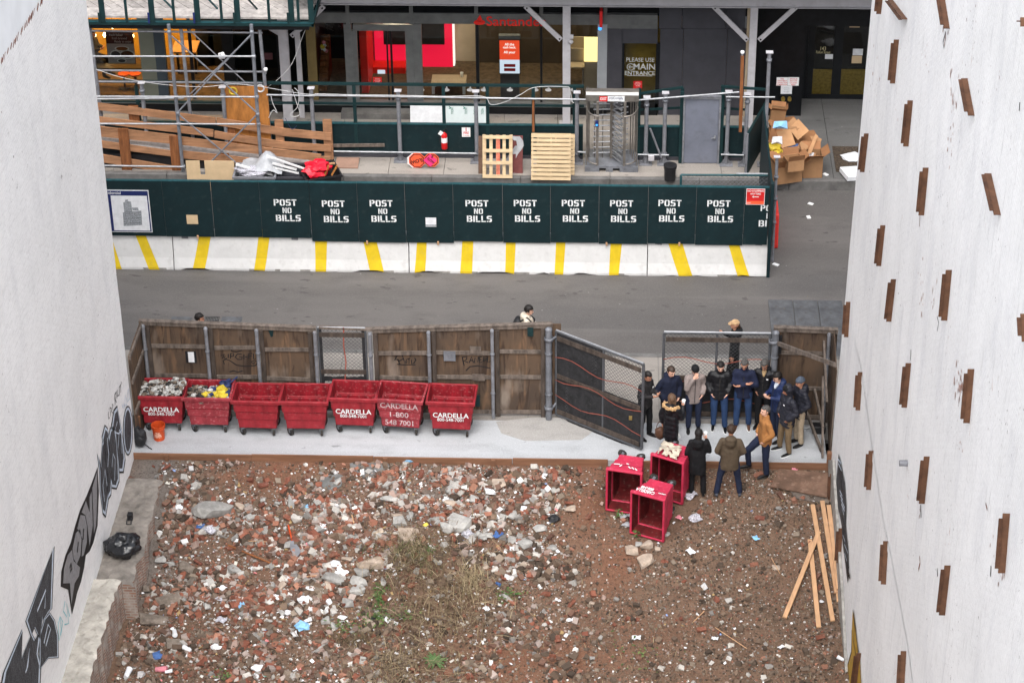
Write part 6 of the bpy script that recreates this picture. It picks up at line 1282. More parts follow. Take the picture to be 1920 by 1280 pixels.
mt_=mat('frosted lettering',lin((196,196,188)),.6,.05,5)
lt.text('PLEASE USE',PY(1200.5,113,y),(1,0,0),(0,0,1),.175,bold=.006,sx=.9);lt.text('MAIN',PY(1208,126,y),(1,0,0),(0,0,1),.26,bold=.012,sx=.98);lt.text('ENTRANCE',PY(1199.5,138,y),(1,0,0),(0,0,1),.175,bold=.012,sx=.95)
c=PY(1182.5,126,y)
ring=[(c.x+.10*math.cos(2*PI*k/18),y,c.z+.10*math.sin(2*PI*k/18)) for k in range(19)];lt.stroke(ring,.018,fn);lt.stroke([(c.x-.05,y,c.z),(c.x+.06,y,c.z)],.022,fn);lt.stroke([(c.x-.01,y,c.z+.05),(c.x-.055,y,c.z),(c.x-.01,y,c.z-.05)],.02,fn)
lt.stroke([PY(1176,142,y),PY(1223,143,y)],.015,fn);lt.build('door_lettering',mt_,bb)
for px in((1187.5,152,1204,166),(699.5,145,716,157)):
 a,b_,c_,d=R4(*px,YF-.006);MB().box(a,b_,YF-.012,YF-.006,c_,d).build('door_sticker',M['signred'],bb);lt=MB()
 for k in range(3):lt.text('NOTICE' if k==0 else 'NO ENTRY' if k==1 else 'PLEASE',((a+b_)/2,YF-.014,d-.05-.05*k),(1,0,0),(0,0,1),.045,sx=.8)
 lt.build('sticker_lettering',M['white'],bb)
fm=MB()
for x in(790,837,881,907,956,1004,1028,1075):
 P=PY(x,169,YF-.003)
 fm.poly([P+Vector((.09*math.cos(2*PI*k/14),0,.05*math.sin(2*PI*k/14))) for k in range(14)]);fm.poly([P+Vector((a,0,b_)) for a,b_ in((-.03,.04),(.02,.13),(.04,.04))])
fm.build('window_decal',M['wire'],bb)
fbox((1124.5,8,1130,38),'signred','hanging_sign_edge',.5)
P=PY(1125,54,YF-.08);MB().tube(P,P+Vector((0,-.02,0)),.05,12).build('door_bell_light',M['blueled'],bb)
for(px,m,lab) in(((769,199,831,233),'paper','off-white insulation board leaning on the shop base, left'),((832,199,913,233),'paper','pale board printed with green marks leaning on the shop base, right')):
 X0,X1_,Z0,Z1=R4(*px,59.5);t=thing('insulation_board',lab,'board',((X0+X1_)/2,59.5,ZS));MB().hexa([(X0,59.4,ZS),(X1_,59.4,ZS),(X1_,59.45,ZS),(X0,59.45,ZS),(X0,59.62,Z1),(X1_,59.62,Z1),(X1_,59.67,Z1),(X0,59.67,Z1)]).build('sheet',M['paper'] if px[0]<800 else mat('pale green board',lin((206,216,216)),.7,.05,3),t)
 if px[0]>800:
  pr=MB();gm=mat('green print',lin((40,130,110)),.7,.1,5)
  for u,v,L_ in((.12,.82,0),(.45,.82,0)):pr.stroke([(X0+(X1_-X0)*u,59.58,Z0+(Z1-Z0)*(v+.06)),(X0+(X1_-X0)*(u+.05),59.577,Z0+(Z1-Z0)*v),(X0+(X1_-X0)*u,59.574,Z0+(Z1-Z0)*(v-.06))],.035,fn)
  for u in(.2,.52,.72,.9):pr.text('INSULATION',(X0+(X1_-X0)*u,59.52,Z0+(Z1-Z0)*.45),(0,.12,1),(-1,0,0),.10,sx=.8)
  pr.build('print',gm,t)
MB().box(PY(1150,120,YF+.8).x,PY(1245,120,YF+.8).x,YF+.75,YF+.8,zsill,3.0).build('entrance_wall',mat('mustard entrance wall',lin((170,140,66)),.8,.15,3),bb)
XI0,XI1=PY(60,100,YI).x,PY(1240,100,YI).x
zf=zsill-.02
MB().box(XI0-1,XI1,YF+.1,YI+.6,zf-.1,zf).build('shop_floor',M['carpet'],bb)
MB().box(XI0-1,XI1,YF+.1,YI+.6,3.75,3.9).build('shop_ceiling',M['darkfr'],bb)
xdiv=PY(425,100,YF).x;xd2=PY(583,100,YF).x;xd3=PY(895,60,YF+1.5).x;xd4=PY(1140,100,YF).x
for xx in(xdiv,xd2,xd4+.4):MB().box(xx-.06,xx+.06,YF+.12,YI+.6,zf,3.75).build('partition',M['darkfr'],bb)
MB().box(XI0-1,xdiv-.06,YI+.4,YI+.5,zf,3.75).build('cafe_wall',M['yelwall'],bb)
MB().box(xdiv+.06,xd2-.06,YF+1.2,YF+1.3,zf,3.75).build('shop_wall',M['darkfr'],bb)
MB().box(xd2+.06,PY(690,100,YI).x,YI+.4,YI+.5,zf,3.75).build('shop_wall',M['darkfr'],bb)
MB().box(PY(690,100,YI).x,XI1+2,YI+.3,YI+.4,zf,3.75).build('bank_wall',M['beige'],bb)
dkb=mat('dark brown bank wall',lin((70,58,46)),.8,.12,2)
MB().box(PY(896,60,YI).x,XI1,YI+.2,YI+.3,zf,3.75).build('bank_wall',dkb,bb)
am=thing('cash_machine_wall','backlit bright red wall with two black cash machines inside the bank','cash machine',tuple(PY(775,123,YI)))
X0,X1_,Z0,Z1=R4(703,44,849,122,YI);MB().box(X0,X1_,YI-.12,YI+.2,Z0,Z1+.1).build('red_panel',M['emred'],am)
MB().box(X1_+.0,X1_+.05,YI-.05,YI+.2,Z0,3.4).build('light_edge',M['emwhite'],am);MB().box(X0,X1_,YI-.06,YI+.2,zf,Z0).build('plinth',M['darkfr'],am)
for(a,b_) in((719,759.5),(791,833)):
 X0,X1_,Z0,Z1=R4(a,47,b_,83,YI-.2);f=MB().box(X0,X1_,YI-.24,YI-.121,Z0,Z1+.2).build('cash_machine',M['black'],am)
 X2,X3_,Z2,Z3=R4(a+6,50,b_-14,72,YI-.25);MB().box(X2,X3_,YI-.26,YI-.242,Z2,Z3).build('screen',M['scrwhite'] if a<750 else mat('dim screen',(.45,.42,.42),.4,.3,9),f);MB().box(X3_+.08,X1_-.08,YI-.25,YI-.242,Z2,Z3-.1).build('keypad',M['greymetal'],f);MB().box(X0+.15,X1_-.15,YI-.25,YI-.242,Z0+.04,Z0+.1).build('slot',M['sanred'],f)
X0,X1_,Z0,Z1=R4(672,58,690,190,YF+.7);rd=thing('cash_deposit_unit','red deposit unit with a small screen just inside the bank door','machine',(X0,YF+.7,zf));MB().box(PY(681,130,YF+1.2).x,PY(694,130,YF+1.2).x,YF+.6,YF+2.2,zf,3.0).build('side_panel',M['sanred'],rd)
X0,X1_,Z0,Z1=R4(690,127,760,142,YF+1.9);MB().box(X0,X1_,YF+1.9,YF+2.4,zf,Z1).build('counter',M['sanred'],rd);X0,X1_,Z0,Z1=R4(708,132,722,139,YF+1.88);MB().box(X0,X1_,YF+1.88,YF+1.9,Z0,Z1).build('screen',M['scrwhite'],rd)
tb_=thing('table','pale square table with a paper cup inside the bank window','table',tuple(PY(842,182,YF+.8)));X0,X1_,_,_=R4(810,140,875,182,YF+.9);zt=PY(842,157,YF+.55).z
MB().box(X0,X1_,YF+.55,YF+1.15,zt-.05,zt).build('tabletop',M['beige'],tb_,bevel=.01)
for xx in(X0+.06,X1_-.06):
 for yy in(YF+.61,YF+1.09):MB().box(xx-.04,xx+.04,yy-.04,yy+.04,zf,zt-.05).build('leg',M['paper'],tb_)
MB().box(X0+.1,X1_-.1,YF+1.08,YF+1.12,zf+.1,zt-.06).build('modesty_panel',M['paper'],tb_)
P=Vector((X1_-.14,YF+1.0,zt));MB().lathe([(.001,0),(.035,0),(.05,.14),(.001,.142)],P,12).build('paper_cup',M['white'],loc=tuple(P),label='white paper cup on the table in the bank window',cat='cup')
ki=thing('screen_kiosk','free-standing lit screen with red and white advert in the bank window','screen',tuple(PY(955,188,YF+.4)));X0,X1_,Z0,Z1=R4(935.5,75,975.5,139,YF+.35)
MB().box(X0,X1_,YF+.35,YF+.45,Z0,Z1).build('casing',M['black'],ki);MB().box(X0+.03,X1_-.03,YF+.38,YF+.44,zf,Z0).build('pedestal',M['greymetal'],ki);MB().box(X0,X1_,YF+.36,YF+.5,Z1,Z1+.12).build('top_cap',M['frame'],ki)
zm=Z0+(Z1-Z0)*.42;MB().box(X0+.02,X1_-.02,YF+.344,YF+.35,zm,Z1-.02).build('screen',M['scrred'],ki);MB().box(X0+.02,X1_-.02,YF+.344,YF+.35,Z0+.02,zm).build('screen',M['scrwhite'],ki)
lt=MB();xm=(X0+X1_)/2
for s,z,sz in(('All the',Z1-.14,.11),('cash back.',Z1-.23,.10),('All your',Z1-.38,.11)):lt.text(s,(xm,YF+.341,z),(1,0,0),(0,0,1),sz,bold=.02,sx=.9)
lt.build('lettering',M['emwhite'],ki);
for z in(.22,.09):MB().box(xm-.16,xm+.16,YF+.338,YF+.343,Z0+z,Z0+z+.09).build('card_picture',M['signred'],ki)
X0,X1_,Z0,Z1=R4(1095,71,1121,116,YF+.9);MB().box(X0,X1_,YF+.9,YF+.95,Z0,Z1).build('lit_panel',emit('cream lit panel',(1,.78,.30),.8),loc=(X0,YF+.9,Z0),label='lit cream panel inside the bank window at its right end',cat='light panel');X0,X1_,Z0,Z1=R4(1095,116,1121,188,YF+.92);MB().box(X0,X1_,YF+.92,YF+.97,zf,Z1).build('low_wall',M['beige'],bb)
for(y0,lab) in((84,'pale chair inside the bank window, the further one'),(106,'pale chair inside the bank window, the nearer one')):
 P=PY(1080,y0+16,YF+1.3 if y0<90 else YF+.8);ch=thing('chair',lab,'chair',tuple(P),'chairs in the bank');MB().box(P.x-.22,P.x+.24,P.y-.2,P.y+.2,P.z-.02,P.z+.02).build('seat',M['beige'],ch,bevel=.01);MB().box(P.x-.22,P.x+.24,P.y+.2,P.y+.24,P.z+.02,P.z+.42).build('backrest',M['beige'],ch,bevel=.01)
 for sx in(-.18,.2):
  for sy in(-.16,.16):MB().tube((P.x+sx,P.y+sy,zf),(P.x+sx,P.y+sy,P.z-.02),.015,6).build('leg',M['shiny'],ch)
po=thing('cafe_poster','dark poster with a picture of plates of food behind the cafe window','poster',tuple(PY(228,120,YF+.25)));Y_=YF+.25
X0,X1_,Z0,Z1=R4(200,60,252,120,Y_);MB().box(X0,X1_,Y_,Y_+.01,Z0,Z1).build('sheet',mat('poster maroon',lin((62,30,32)),.7,.1,3),po);zc=Z0+(Z1-Z0)*.63
MB().box(X0+.01,X1_-.01,Y_-.004,Y_,Z0+.01,zc).build('photo',mat('poster table',lin((176,168,166)),.7,.1,5),po)
lt=MB()
for k,s in enumerate(('fresh baked','fresh brewed','Ready to enjoy')):lt.text(s,(X0+.30+.09*k,Y_-.004,Z1-.10-.10*k),(1,0,0),(0,0,1),.10,sx=.8,shear=.2)
lt.build('lettering',M['wire'],po)
for(u,v,r1,r2,m) in((.55,.48,.17,.06,'rampd'),(.3,.3,.13,.10,'greymetal'),(.72,.3,.18,.11,'rust'),(.5,.1,.11,.05,'greymetal')):
 c=Vector((X0+(X1_-X0)*u,Y_-.006,Z0+(Z1-Z0)*v));b_=MB();b_.poly([c+Vector((r1*1.25*math.cos(2*PI*k/14),0,r2*1.3*math.sin(2*PI*k/14))) for k in range(14)],1);b_.poly([c+Vector((r1*math.cos(2*PI*k/14),-.003,r2*math.sin(2*PI*k/14))) for k in range(14)],0);b_.build('plate_picture',[M[m],M['white']],po)
ctz=PY(230,122,YF+.35).z;cb_=PY(230,131,YF+.3).z;MB().box(PY(160,126,YF+.3).x,PY(270,126,YF+.3).x,YF+.28,YF+.62,cb_,cb_+.05).build('cafe_counter',M['darkfr'],loc=tuple(PY(215,128,YF+.45)),label='dark window counter along the cafe glass',cat='counter')
for(x,lab) in((232,'orange cafe stool under the window counter, left'),(253,'orange cafe stool under the window counter, right')):
 P=PY(x,141,YF+.8);st=thing('stool',lab,'stool',(P.x,P.y,zf),'stools in the cafe');MB().lathe([(.001,0),(.14,.0),(.17,.05),(.16,.06),(.001,.05)],P,16).build('seat',M['orange'],st);MB().tube((P.x,P.y,zf),P,.03,8).build('stem',M['darkfr'],st);MB().lathe([(.17,0),(.17,.02),(.02,.03)],(P.x,P.y,zf),14).build('foot',M['darkfr'],st)
P=PY(345,98,YI);tb_=thing('table','pale wooden table deep inside the cafe','table',(P.x,P.y,zf));X0,X1_,_,_=R4(324,84,370,98,YF+1.7);zt=PY(345,98,YF+1.4).z;MB().box(X0,X1_,YF+1.4,YF+2.2,zt-.05,zt).build('tabletop',M['pine'],tb_)
for xx in(X0+.1,X1_-.1):MB().box(xx-.03,xx+.03,YF+1.75,YF+1.85,zf,zt-.05).build('leg',M['darkfr'],tb_)
for(x0,z0,z1_) in((372,zf,2.6),(395,zf,3.2)):MB().box(PY(x0,100,YI).x,PY(x0,100,YI).x+.5,YI-.2,YI+.38,z0,z1_).build('shelf_unit',M['darkfr'],loc=(PY(x0,100,YI).x,YI,zf),label='dark tall shelf unit at the back of the cafe, %s'%('lower' if x0<380 else 'taller'),cat='shelf')
for k,(x,y,d) in enumerate(((162,48,.6),(211,50,.8),(248,67,.5),(262,49,1.0),(177,65,1.2),(196,66,1.6))):
 P=PY(x,y,YF+d);t=thing('pendant_bulb',['bare warm bulb nearest the left wall edge in the cafe','bare warm bulb high above the cafe poster','bare warm bulb at the right edge of the cafe poster','bare warm bulb beside the grey-green pilaster','bare warm bulb low at the left of the cafe','bare warm bulb just left of the cafe poster'][k],'bulb',tuple(P),'cafe pendant bulbs');MB().lathe([(.001,-.07),(.035,-.05),(.045,-.01),(.025,.05),(.018,.07)],P,12).build('bulb',M['bulb'],t);MB().tube(P+Vector((0,0,.07)),(P.x,P.y,3.75),.006,5).build('cord',M['black'],t)
for(x0,x1,y0,y1,m,lab) in((XI0,xdiv-.3,YF+.5,YI,'cafefill','warm glowing fill panel added to the cafe ceiling'),(PY(690,100,YF).x,xd4-.2,YF+.6,YI-.3,'bankfill','fill panel added to the bank ceiling')):
 for k in range(5):xx=x0+(x1-x0)*(k+.5)/5;MB().box(xx-.3,xx+.3,(y0+y1)/2-.12,(y0+y1)/2+.12,3.71,3.745).build('fill_light',M[m],loc=(xx,(y0+y1)/2,3.7),label=lab,cat='fill light',group=lab+'s')  # glowing panels added overhead to brighten the cafe and bank interiors
P=PY(606,140,YF+1.2);es=thing('escalator','dark narrow escalator seen through the glass left of the bank door','escalator',(P.x,P.y,zf));b_=MB()
for k in range(9):b_.box(P.x-.2,P.x+.15,YF+.7+k*.15,YF+.85+k*.15,zf,zf+.12+k*.13)
b_.build('steps',M['rampd'],es)
P=PY(607,84,YF+.8);mb=MB();
for k in range(8):crumple(P+Vector((rnd.uniform(-.07,.07),rnd.uniform(-.05,.05),rnd.uniform(-.22,.22))),(.06,.05,.06),k,k%3,sub=1,amp=.5,mb=mb)
mb.build('flower_arrangement',[PM['p'],M['paper'],M['trashy']],loc=tuple(P),label='pink and white flowers behind the dark glass left of the bank',cat='flowers')
X0,X1_,Z0,Z1=R4(494,100,511,112,YF-.03);MB().box(X0,X1_,YF-.03,YF-.01,Z0,Z1).build('wall_plaque',mat('maroon plaque',lin((84,50,54)),.6,.1,4),loc=(X0,YF,Z0),label='small maroon plaque on the dark glass between the cafe and the bank',cat='plaque')
sh=thing('sidewalk_shed','pale grey steel sidewalk shed with knee-braced columns in front of the bank','sidewalk shed',(0,59.9,ZS));YC=59.75
zb=PY(1000,10,YC).z;xb0,xb1=PY(590,10,YC).x,PY(1700,10,YC).x
b_=MB().box(xb0,xb1+3,YC-.10,YC+.10,zb,zb+.02);b_.box(xb0,xb1+3,YC-.012,YC+.012,zb+.02,zb+.42);b_.box(xb0,xb1+3,YC-.10,YC+.10,zb+.42,zb+.44);b_.build('beam',M['shed'],sh)
for x,wpx in((538,17),(1062,14),(1408,13)):
 X=PY(x-(4 if x>1300 else 0)-(-4 if x<600 else 0),235,YC).x;hw=wpx/2/66;zz=zb if x>600 else 4.3
 b_=MB().box(X-hw,X+hw,YC-.085,YC-.07,ZS,zz);b_.box(X-hw,X+hw,YC+.07,YC+.085,ZS,zz);b_.box(X-.006,X+.006,YC-.07,YC+.07,ZS,zz);b_.build('column',M['shed'],sh);MB().box(X-.2,X+.2,YC-.16,YC+.16,ZS,ZS+.02).build('base_plate',M['shed'],sh)
X=PY(568,225,YC+.3).x;MB().box(X-.07,X+.07,YC+.2,YC+.3,ZS,4.3).build('column',M['shed'],sh)
for(a,b_) in(((985,12),(1052,75)),((1338,12),(1402,76)),((1494,12),(1423,76)),((607,12),(584,36)),((497,47),(533,68)),((572,47),(546,68))):
 A0,B0=PY(*a,YC-.02),PY(*b_,YC-.02);mb=MB().beam(A0,B0,.05,.13,up=(0,1,0) if False else(0,0,1));d=(B0-A0).normalized()
 for q in(A0+d*.06,B0-d*.06):mb.tube(q+Vector((0,-.04,0)),q+Vector((0,-.06,0)),.025,8,1)
 mb.build('knee_brace',[M['shed'],M['black']],sh)
MB().box(xb0-.5,xb1+6,57.6,YF-.1,5.25,5.4).build('roof_deck',M['greymetal'],sh)
P=PY(1070,79,YC-.12);MB().lathe([(.001,.06),(.06,.05),(.08,0),(.05,-.05),(.001,-.06)],P,12).build('lamp',M['shed'],sh);MB().obox(PY(1071,69,YC-.1),(.12,.04,.12)).build('junction_box',M['shed'],sh)
dk=thing('green_deck','planked overhead deck with a dark green railing edge above the scaffold','deck',tuple(PY(380,42,57.3)));YE=57.30
ze=PY(400,41,YE).z;xe=PY(588,41,YE).x;xs_=XL-4
MB().box(xs_,xe,YE-.04,YE+.10,ze-.10,ze).build('edge_beam',M['green2'],dk);MB().box(xs_,xe,YE-.045,YE-.035,ze-.02,ze+.02).build('edge_strip',M['teal'],dk)
zd=ze+.03;Y0=G(400,33,zd).y;MB().box(xs_,xe-.15,YE+.11,Y0+.05,zd-.3,zd-.14).build('gap_beam',M['black'],dk)
pk=MB();x=xs_
for k in range(3):MB().box(xs_,xe-.1,Y0+k*.19,Y0+k*.19+.185,zd-.04,zd+.003*(k%2)+.02*(k==0)).build('plank',M['deck'],dk)
s0=Y0+.58;n=0
while x<xe+2.5:
 pts=[(x,s0),(x+.276,s0),(x+.276-1.9,s0+2.2),(x-1.9,s0+2.2)]
 pts=[(max(xs_-2,min(xe-.1,a)),b_) for a,b_ in pts]
 if abs(pts[0][0]-pts[1][0])+abs(pts[2][0]-pts[3][0])>.02:MB().prism([(a,b_,zd-.05) for a,b_ in pts],(0,0,.04)).build('plank',M['deck'],dk)
 x+=.30;n+=1
for k,x in enumerate((192,237,285,326,370,415,445,504,546,559,583)):
 w2=.075 if k in(0,2,4,6,8,10) else .035;P=PY(x+1,41,YE-.06);MB().box(P.x-w2,P.x+w2,YE-.06,YE-.02,P.z-.02,P.z+1.2).build('rail_post',M['green2'],dk)
 if k in(2,4,6):MB().beam((P.x,YE-.0,P.z+1.0),(P.x+.4,YE+.75,zd+.01),.04,.04).build('stay',M['teal' if k!=6 else 'green2'],dk)
for k in(0,2,4,6,8):
 P=PY((192,0,285,0,370,0,445,0,546)[k]-6,36,YE-.07);MB().obox(P+Vector((0,0,.03)),(.05,.03,.3)).build('clip',M['navy' if k in(2,4) else 'green2'],dk)
MB().box(xe-.06,xe,YE-.04,YF-.3,ze-.12,ze+.02).build('end_beam',M['green2'],dk)
SK=[mat('skin %d'%i,lin(c),.55,.08,9,spec=.35) for i,c in enumerate(((214,164,138),(196,142,116),(226,178,154),(172,118,94)))]
M['eye']=mat('eye dark',(.02,.015,.012),.3,.1,9);M['lip']=mat('lip',lin((160,92,84)),.5,.1,9)
M['hairb']=mat('black hair',(.014,.011,.010),.5,.3,30);M['hairbr']=mat('brown hair',(.045,.026,.017),.5,.35,30);M['hairlt']=mat('light brown hair',(.13,.075,.045),.5,.3,30);M['hairgr']=mat('grey hair',(.085,.08,.076),.6,.3,30)
def cl(name,c,bump=.25,rough=.85,sc=9):return mat(name,lin(c),rough,.14,sc,bump=bump,bscale=40)
CL={'navy':cl('navy cloth',(28,34,58)),'parka':cl('dark navy parka',(24,30,50)),'taupe':cl('taupe wool',(142,130,126)),'blk':cl('black nylon',(22,22,26),.15,.5),'blkm':cl('black cloth',(20,20,23)),'char':cl('charcoal nylon',(40,41,50),.15,.55),'bluej':cl('blue shell',(32,46,84),.15,.6),'tan':cl('tan suede',(164,112,64),.35),'olive':cl('olive brown canvas',(82,70,56),.35),'cream':cl('cream fleece',(214,204,186),.4),'jean':cl('blue denim',(40,62,98)),'djean':cl('dark denim',(30,38,60)),'khaki':cl('khaki cotton',(126,106,80)),'stone':cl('stone cotton',(184,166,142)),'dgrey':cl('dark grey cloth',(46,44,46)),'bootg':cl('grey shoe',(84,88,98)),'shoeb':cl('black shoe',(18,18,20),.1,.4),'shoew':cl('white shoe',(214,212,208),.1,.5),'shoebr':cl('brown shoe',(84,58,44),.1,.5),'fur':cl('fake fur',(196,160,116),.8),'capt':cl('tan cap cloth',(190,156,118)),'gbean':cl('grey knit',(78,86,98),.6),'shirt':cl('pale shirt',(206,214,226)),'scarf':cl('tan scarf',(176,148,110))}
def V3(a):return Vector(a)
_ico={}
def ico(sub):
 if sub not in _ico:
  bm=bmesh.new();bmesh.ops.create_icosphere(bm,subdivisions=sub,radius=1);_ico[sub]=([v.co.copy() for v in bm.verts],[tuple(v.index for v in f.verts) for f in bm.faces]);bm.free()
 return _ico[sub]
def ell(mb,c,r,R=None,m=0,sub=2):
 vs,fs=ico(sub);c=V3(c);r=(r,r,r) if isinstance(r,(int,float)) else r
 mb.add([c+((R@Vector((v.x*r[0],v.y*r[1],v.z*r[2]))) if R is not None else Vector((v.x*r[0],v.y*r[1],v.z*r[2]))) for v in vs],fs,m,True)
def cap(mb,p,r,q,r2,sy=1.0,m=0):
 p,q=V3(p),V3(q);vs,_=ico(1);bm=bmesh.new()
 for c,k in((p,r),(q,r2)):
  for v in vs:bm.verts.new((c.x+v.x*k,c.y+v.y*k*sy,c.z+v.z*k))
 bmesh.ops.convex_hull(bm,input=bm.verts[:]);bmesh.ops.delete(bm,geom=[v for v in bm.verts if not v.link_faces],context='VERTS');bm.verts.index_update()
 mb.add([tuple(v.co) for v in bm.verts],[tuple(v.index for v in f.verts) for f in bm.faces],m,True);bm.free()
def bake(mb,vox,smooth=6,fac=.6):
 me=bpy.data.meshes.new('tmp');me.from_pydata(mb.v,[],mb.f);ob=bpy.data.objects.new('tmp',me);COL.objects.link(ob)
 r=ob.modifiers.new('r','REMESH');r.mode='VOXEL';r.voxel_size=vox;s=ob.modifiers.new('s','SMOOTH');s.iterations=smooth;s.factor=fac
 dg=bpy.context.evaluated_depsgraph_get();ev=ob.evaluated_get(dg);m2=ev.to_mesh()
 vs=[v.co.copy() for v in m2 .vertices];ns=[v.normal.copy() for v in m2 .vertices];fs=[tuple(p.vertices) for p in m2 .polygons];ev.to_mesh_clear()
 bpy.data.objects.remove(ob);bpy.data.meshes.remove(me);return vs,ns,fs
def garment(mb,vox,root,name,mt,fold=.010,fs_=6,quilt=0,qp=.095,seed=0,trim=None,smooth=6,zmin=None):
 vs,ns,fs=bake(mb,vox,smooth);out_=[]
 for v,n_ in zip(vs,ns):
  k=fold*(nv(v.x*fs_+seed,v.y*fs_,v.z*fs_*.8)+.6*nv(v.x*fs_*2.3,v.y*fs_*2.3+seed,v.z*fs_*1.6)+.35*abs(nv(v.x*fs_*3+seed,v.y*fs_*3,v.z*fs_*5)))
  if quilt:k+=quilt*(abs(math.sin(PI*(v.z+.02*nv(v.x*4,v.y*4,seed))/qp))**.6-.7)
  p=v+n_*k
  if zmin and p.z<zmin:p.z=zmin+.006*nv(p.x*5,p.y*5,seed)
  out_.append(p)
 o=MB();o.add(out_,fs,0,True);ob=o.build(name,mt,root)
 return ob
ARM={'down':((.235,.03,1.14),(.245,-.04,.90)),'pocket':((.258,.06,1.17),(.185,-.10,.99)),'hip':((.275,.10,1.16),(.16,-.10,.98)),'phone':((.225,-.01,1.16),(.085,-.27,1.22)),'face':((.20,-.17,1.20),(.055,-.20,1.475)),'cup':((.235,-.05,1.17),(.15,-.27,1.33)),'mouth':((.23,-.15,1.20),(.09,-.24,1.47)),'crossA':((.255,-.06,1.15),(-.07,-.215,1.19)),'crossB':((.255,-.05,1.16),(-.05,-.19,1.235)),'side':((.25,.05,1.15),(.22,-.08,.93))}
def hand(mb,W_,d,inward,s,curl=.5,k=1.0,m=0):
 """palm, four unequal bent fingers and a thumb off the palm's side"""
 d=d.normalized();inw=(inward-d*inward.dot(d));inw=inw.normalized() if inw.length>1e-3 else d.orthogonal().normalized();sd=d.cross(inw).normalized()
 pc=W_+d*.055*k;cap(mb,W_,.026*k,W_+d*.03*k,.030*k,m=m)
 R=Matrix((sd,inw,d)).transposed();ell(mb,pc,(.042*k,.020*k,.050*k),R,m,2)
 for i,L in enumerate((.072,.082,.076,.058)):
  b0=pc+d*.042*k+sd*(-.030+.020*i)*k;p1=b0+(d*math.cos(curl*.7)+inw*math.sin(curl*.7))*L*.5*k;p2=p1+(d*math.cos(curl*1.7)+inw*math.sin(curl*1.7))*L*.5*k
  cap(mb,b0,.0105*k,p1,.0095*k,m=m);cap(mb,p1,.0095*k,p2,.0078*k,m=m)
 t0=pc-sd*.036*k-d*.012*k;t1=t0-sd*.028*k+d*.030*k+inw*.012*k;t2=t1+d*.03*k+inw*.014*k+sd*.004*k;cap(mb,t0,.014*k,t1,.0115*k,m=m);cap(mb,t1,.0115*k,t2,.009*k,m=m)
def person(loc,rz,label,h=1.76,skin=0,top='navy',tk='jacket',hem=.84,legs='jean',shoes='shoeb',armL='pocket',armR='pocket',head=(0,0),hair='hairb',hk='short',legp=None,puff=0,bulk=1.0,extras=(),fem=False,lean=0.0):
 global person_n
 hem-=.05 if tk=='jacket' else .02;bulk*=1.04;s=h/1.75;seed=rnd.uniform(0,90)
 R_=Matrix.Rotation(rz,3,'Z')
 j=lambda a:rnd.uniform(-a,a)
 if not legp:q=[j(.03),j(.06),j(.03),j(.06)];legp={1:((.10,0,.91),(.115+q[0]*.6,-.02+q[1]*.4,.49),(.125+q[0],.01+q[1],.075)),-1:((-.10,0,.91),(-.115+q[2]*.6,-.02+q[3]*.4,.49),(-.125+q[2],.01+q[3],.075))}
 toe={1:.12,-1:-.12}
 arms={}
 for sd,a in((1,armL),(-1,armR)):
  e,w_=ARM[a] if isinstance(a,str) else a
  arms[sd]=(Vector((sd*.176*(.92 if fem else 1)*min(1.06,bulk),.005,1.425)),Vector((sd*e[0]*bulk**.5,e[1],e[2])),Vector((sd*w_[0],w_[1],w_[2])))
 Lm=Matrix.Rotation(-lean,3,'X');piv=Vector((0,0,.95))
 def up(p):p=Vector(p);return piv+Lm@(p-piv) if lean else p
 body=MB();vb=.0115
 cap(body,up((0,.01,1.0)),.105,up((0,.01,1.28)),.105,.74);cap(body,up((-.10,.0,1.385)),.045,up((.10,.0,1.385)),.045)
 cap(body,up((0,.012,1.42)),.058,up((0,-.005,1.56)),.052)
 HR=Matrix.Rotation(head[0],3,'Z')@Matrix.Rotation(head[1],3,'X');hp=up((0,.0,1.525))
 def H(p):return hp+HR@(Vector(p)-Vector((0,0,1.525)))
 ell(body,H((0,.012,1.655)),(.077,.097,.100),HR,sub=3);ell(body,H((0,-.022,1.598)),(.062,.074,.072),HR,sub=2);cap(body,H((0,-.05,1.565)),.032,H((0,-.056,1.56)),.030)
 cap(body,H((0,-.086,1.655)),.012,H((0,-.104,1.617)),.017);cap(body,H((-.03,-.078,1.672)),.014,H((.03,-.078,1.672)),.014)
 for sd in(1,-1):
  ell(body,H((sd*.079,.012,1.635)),(.012,.022,.032),HR,sub=1)
  S_,E_,W_=arms[sd];S_,E_,W_=up(S_),up(E_),up(W_);cap(body,S_-Vector((sd*.02,0,.03)),.036,E_,.036);cap(body,E_,.038,W_,.027)
  A,K,F_=[Vector(p) for p in legp[sd]];cap(body,A,.082,K,.056);cap(body,K,.055,F_,.034);pass
 vs,ns,fs=bake(body,vb,3,.5);o=MB();o.add(vs,fs,0,True)
 for sd in(1,-1):
  S_,E_,W_=[up(p) for p in arms[sd]]
  a=armL if sd==1 else armR;d=Vector((-sd*.35,.18,-.9)) if a in('pocket','hip') else(W_-E_).normalized();cur=.9 if a in('cup','phone') else .45
  hand(o,W_,d,Vector((-sd*.8,.25,-.2)) if a in('down','side','pocket','hip') else Vector((-sd*.3,.6,.2)) if a in('face','mouth') else Vector((-sd*.6,-.2,.5)),sd,cur,.98)
  ell(o,H((sd*.031,-.0865,1.650)),(.0125,.007,.0065),HR,1,1);cap(o,H((sd*.016,-.092,1.668)),.0055,H((sd*.048,-.083,1.670)),.005,m=2)
 ell(o,H((0,-.0925,1.585)),(.023,.008,.0065),HR,3,1)
 root=o.build('person',[SK[skin],M['eye'],M[hair] if hair in M else M['hairb'],M['lip']]);tag(root,label,'person')
 root['origin']=(0,0,0)
 g=MB();b=bulk;d_=.80
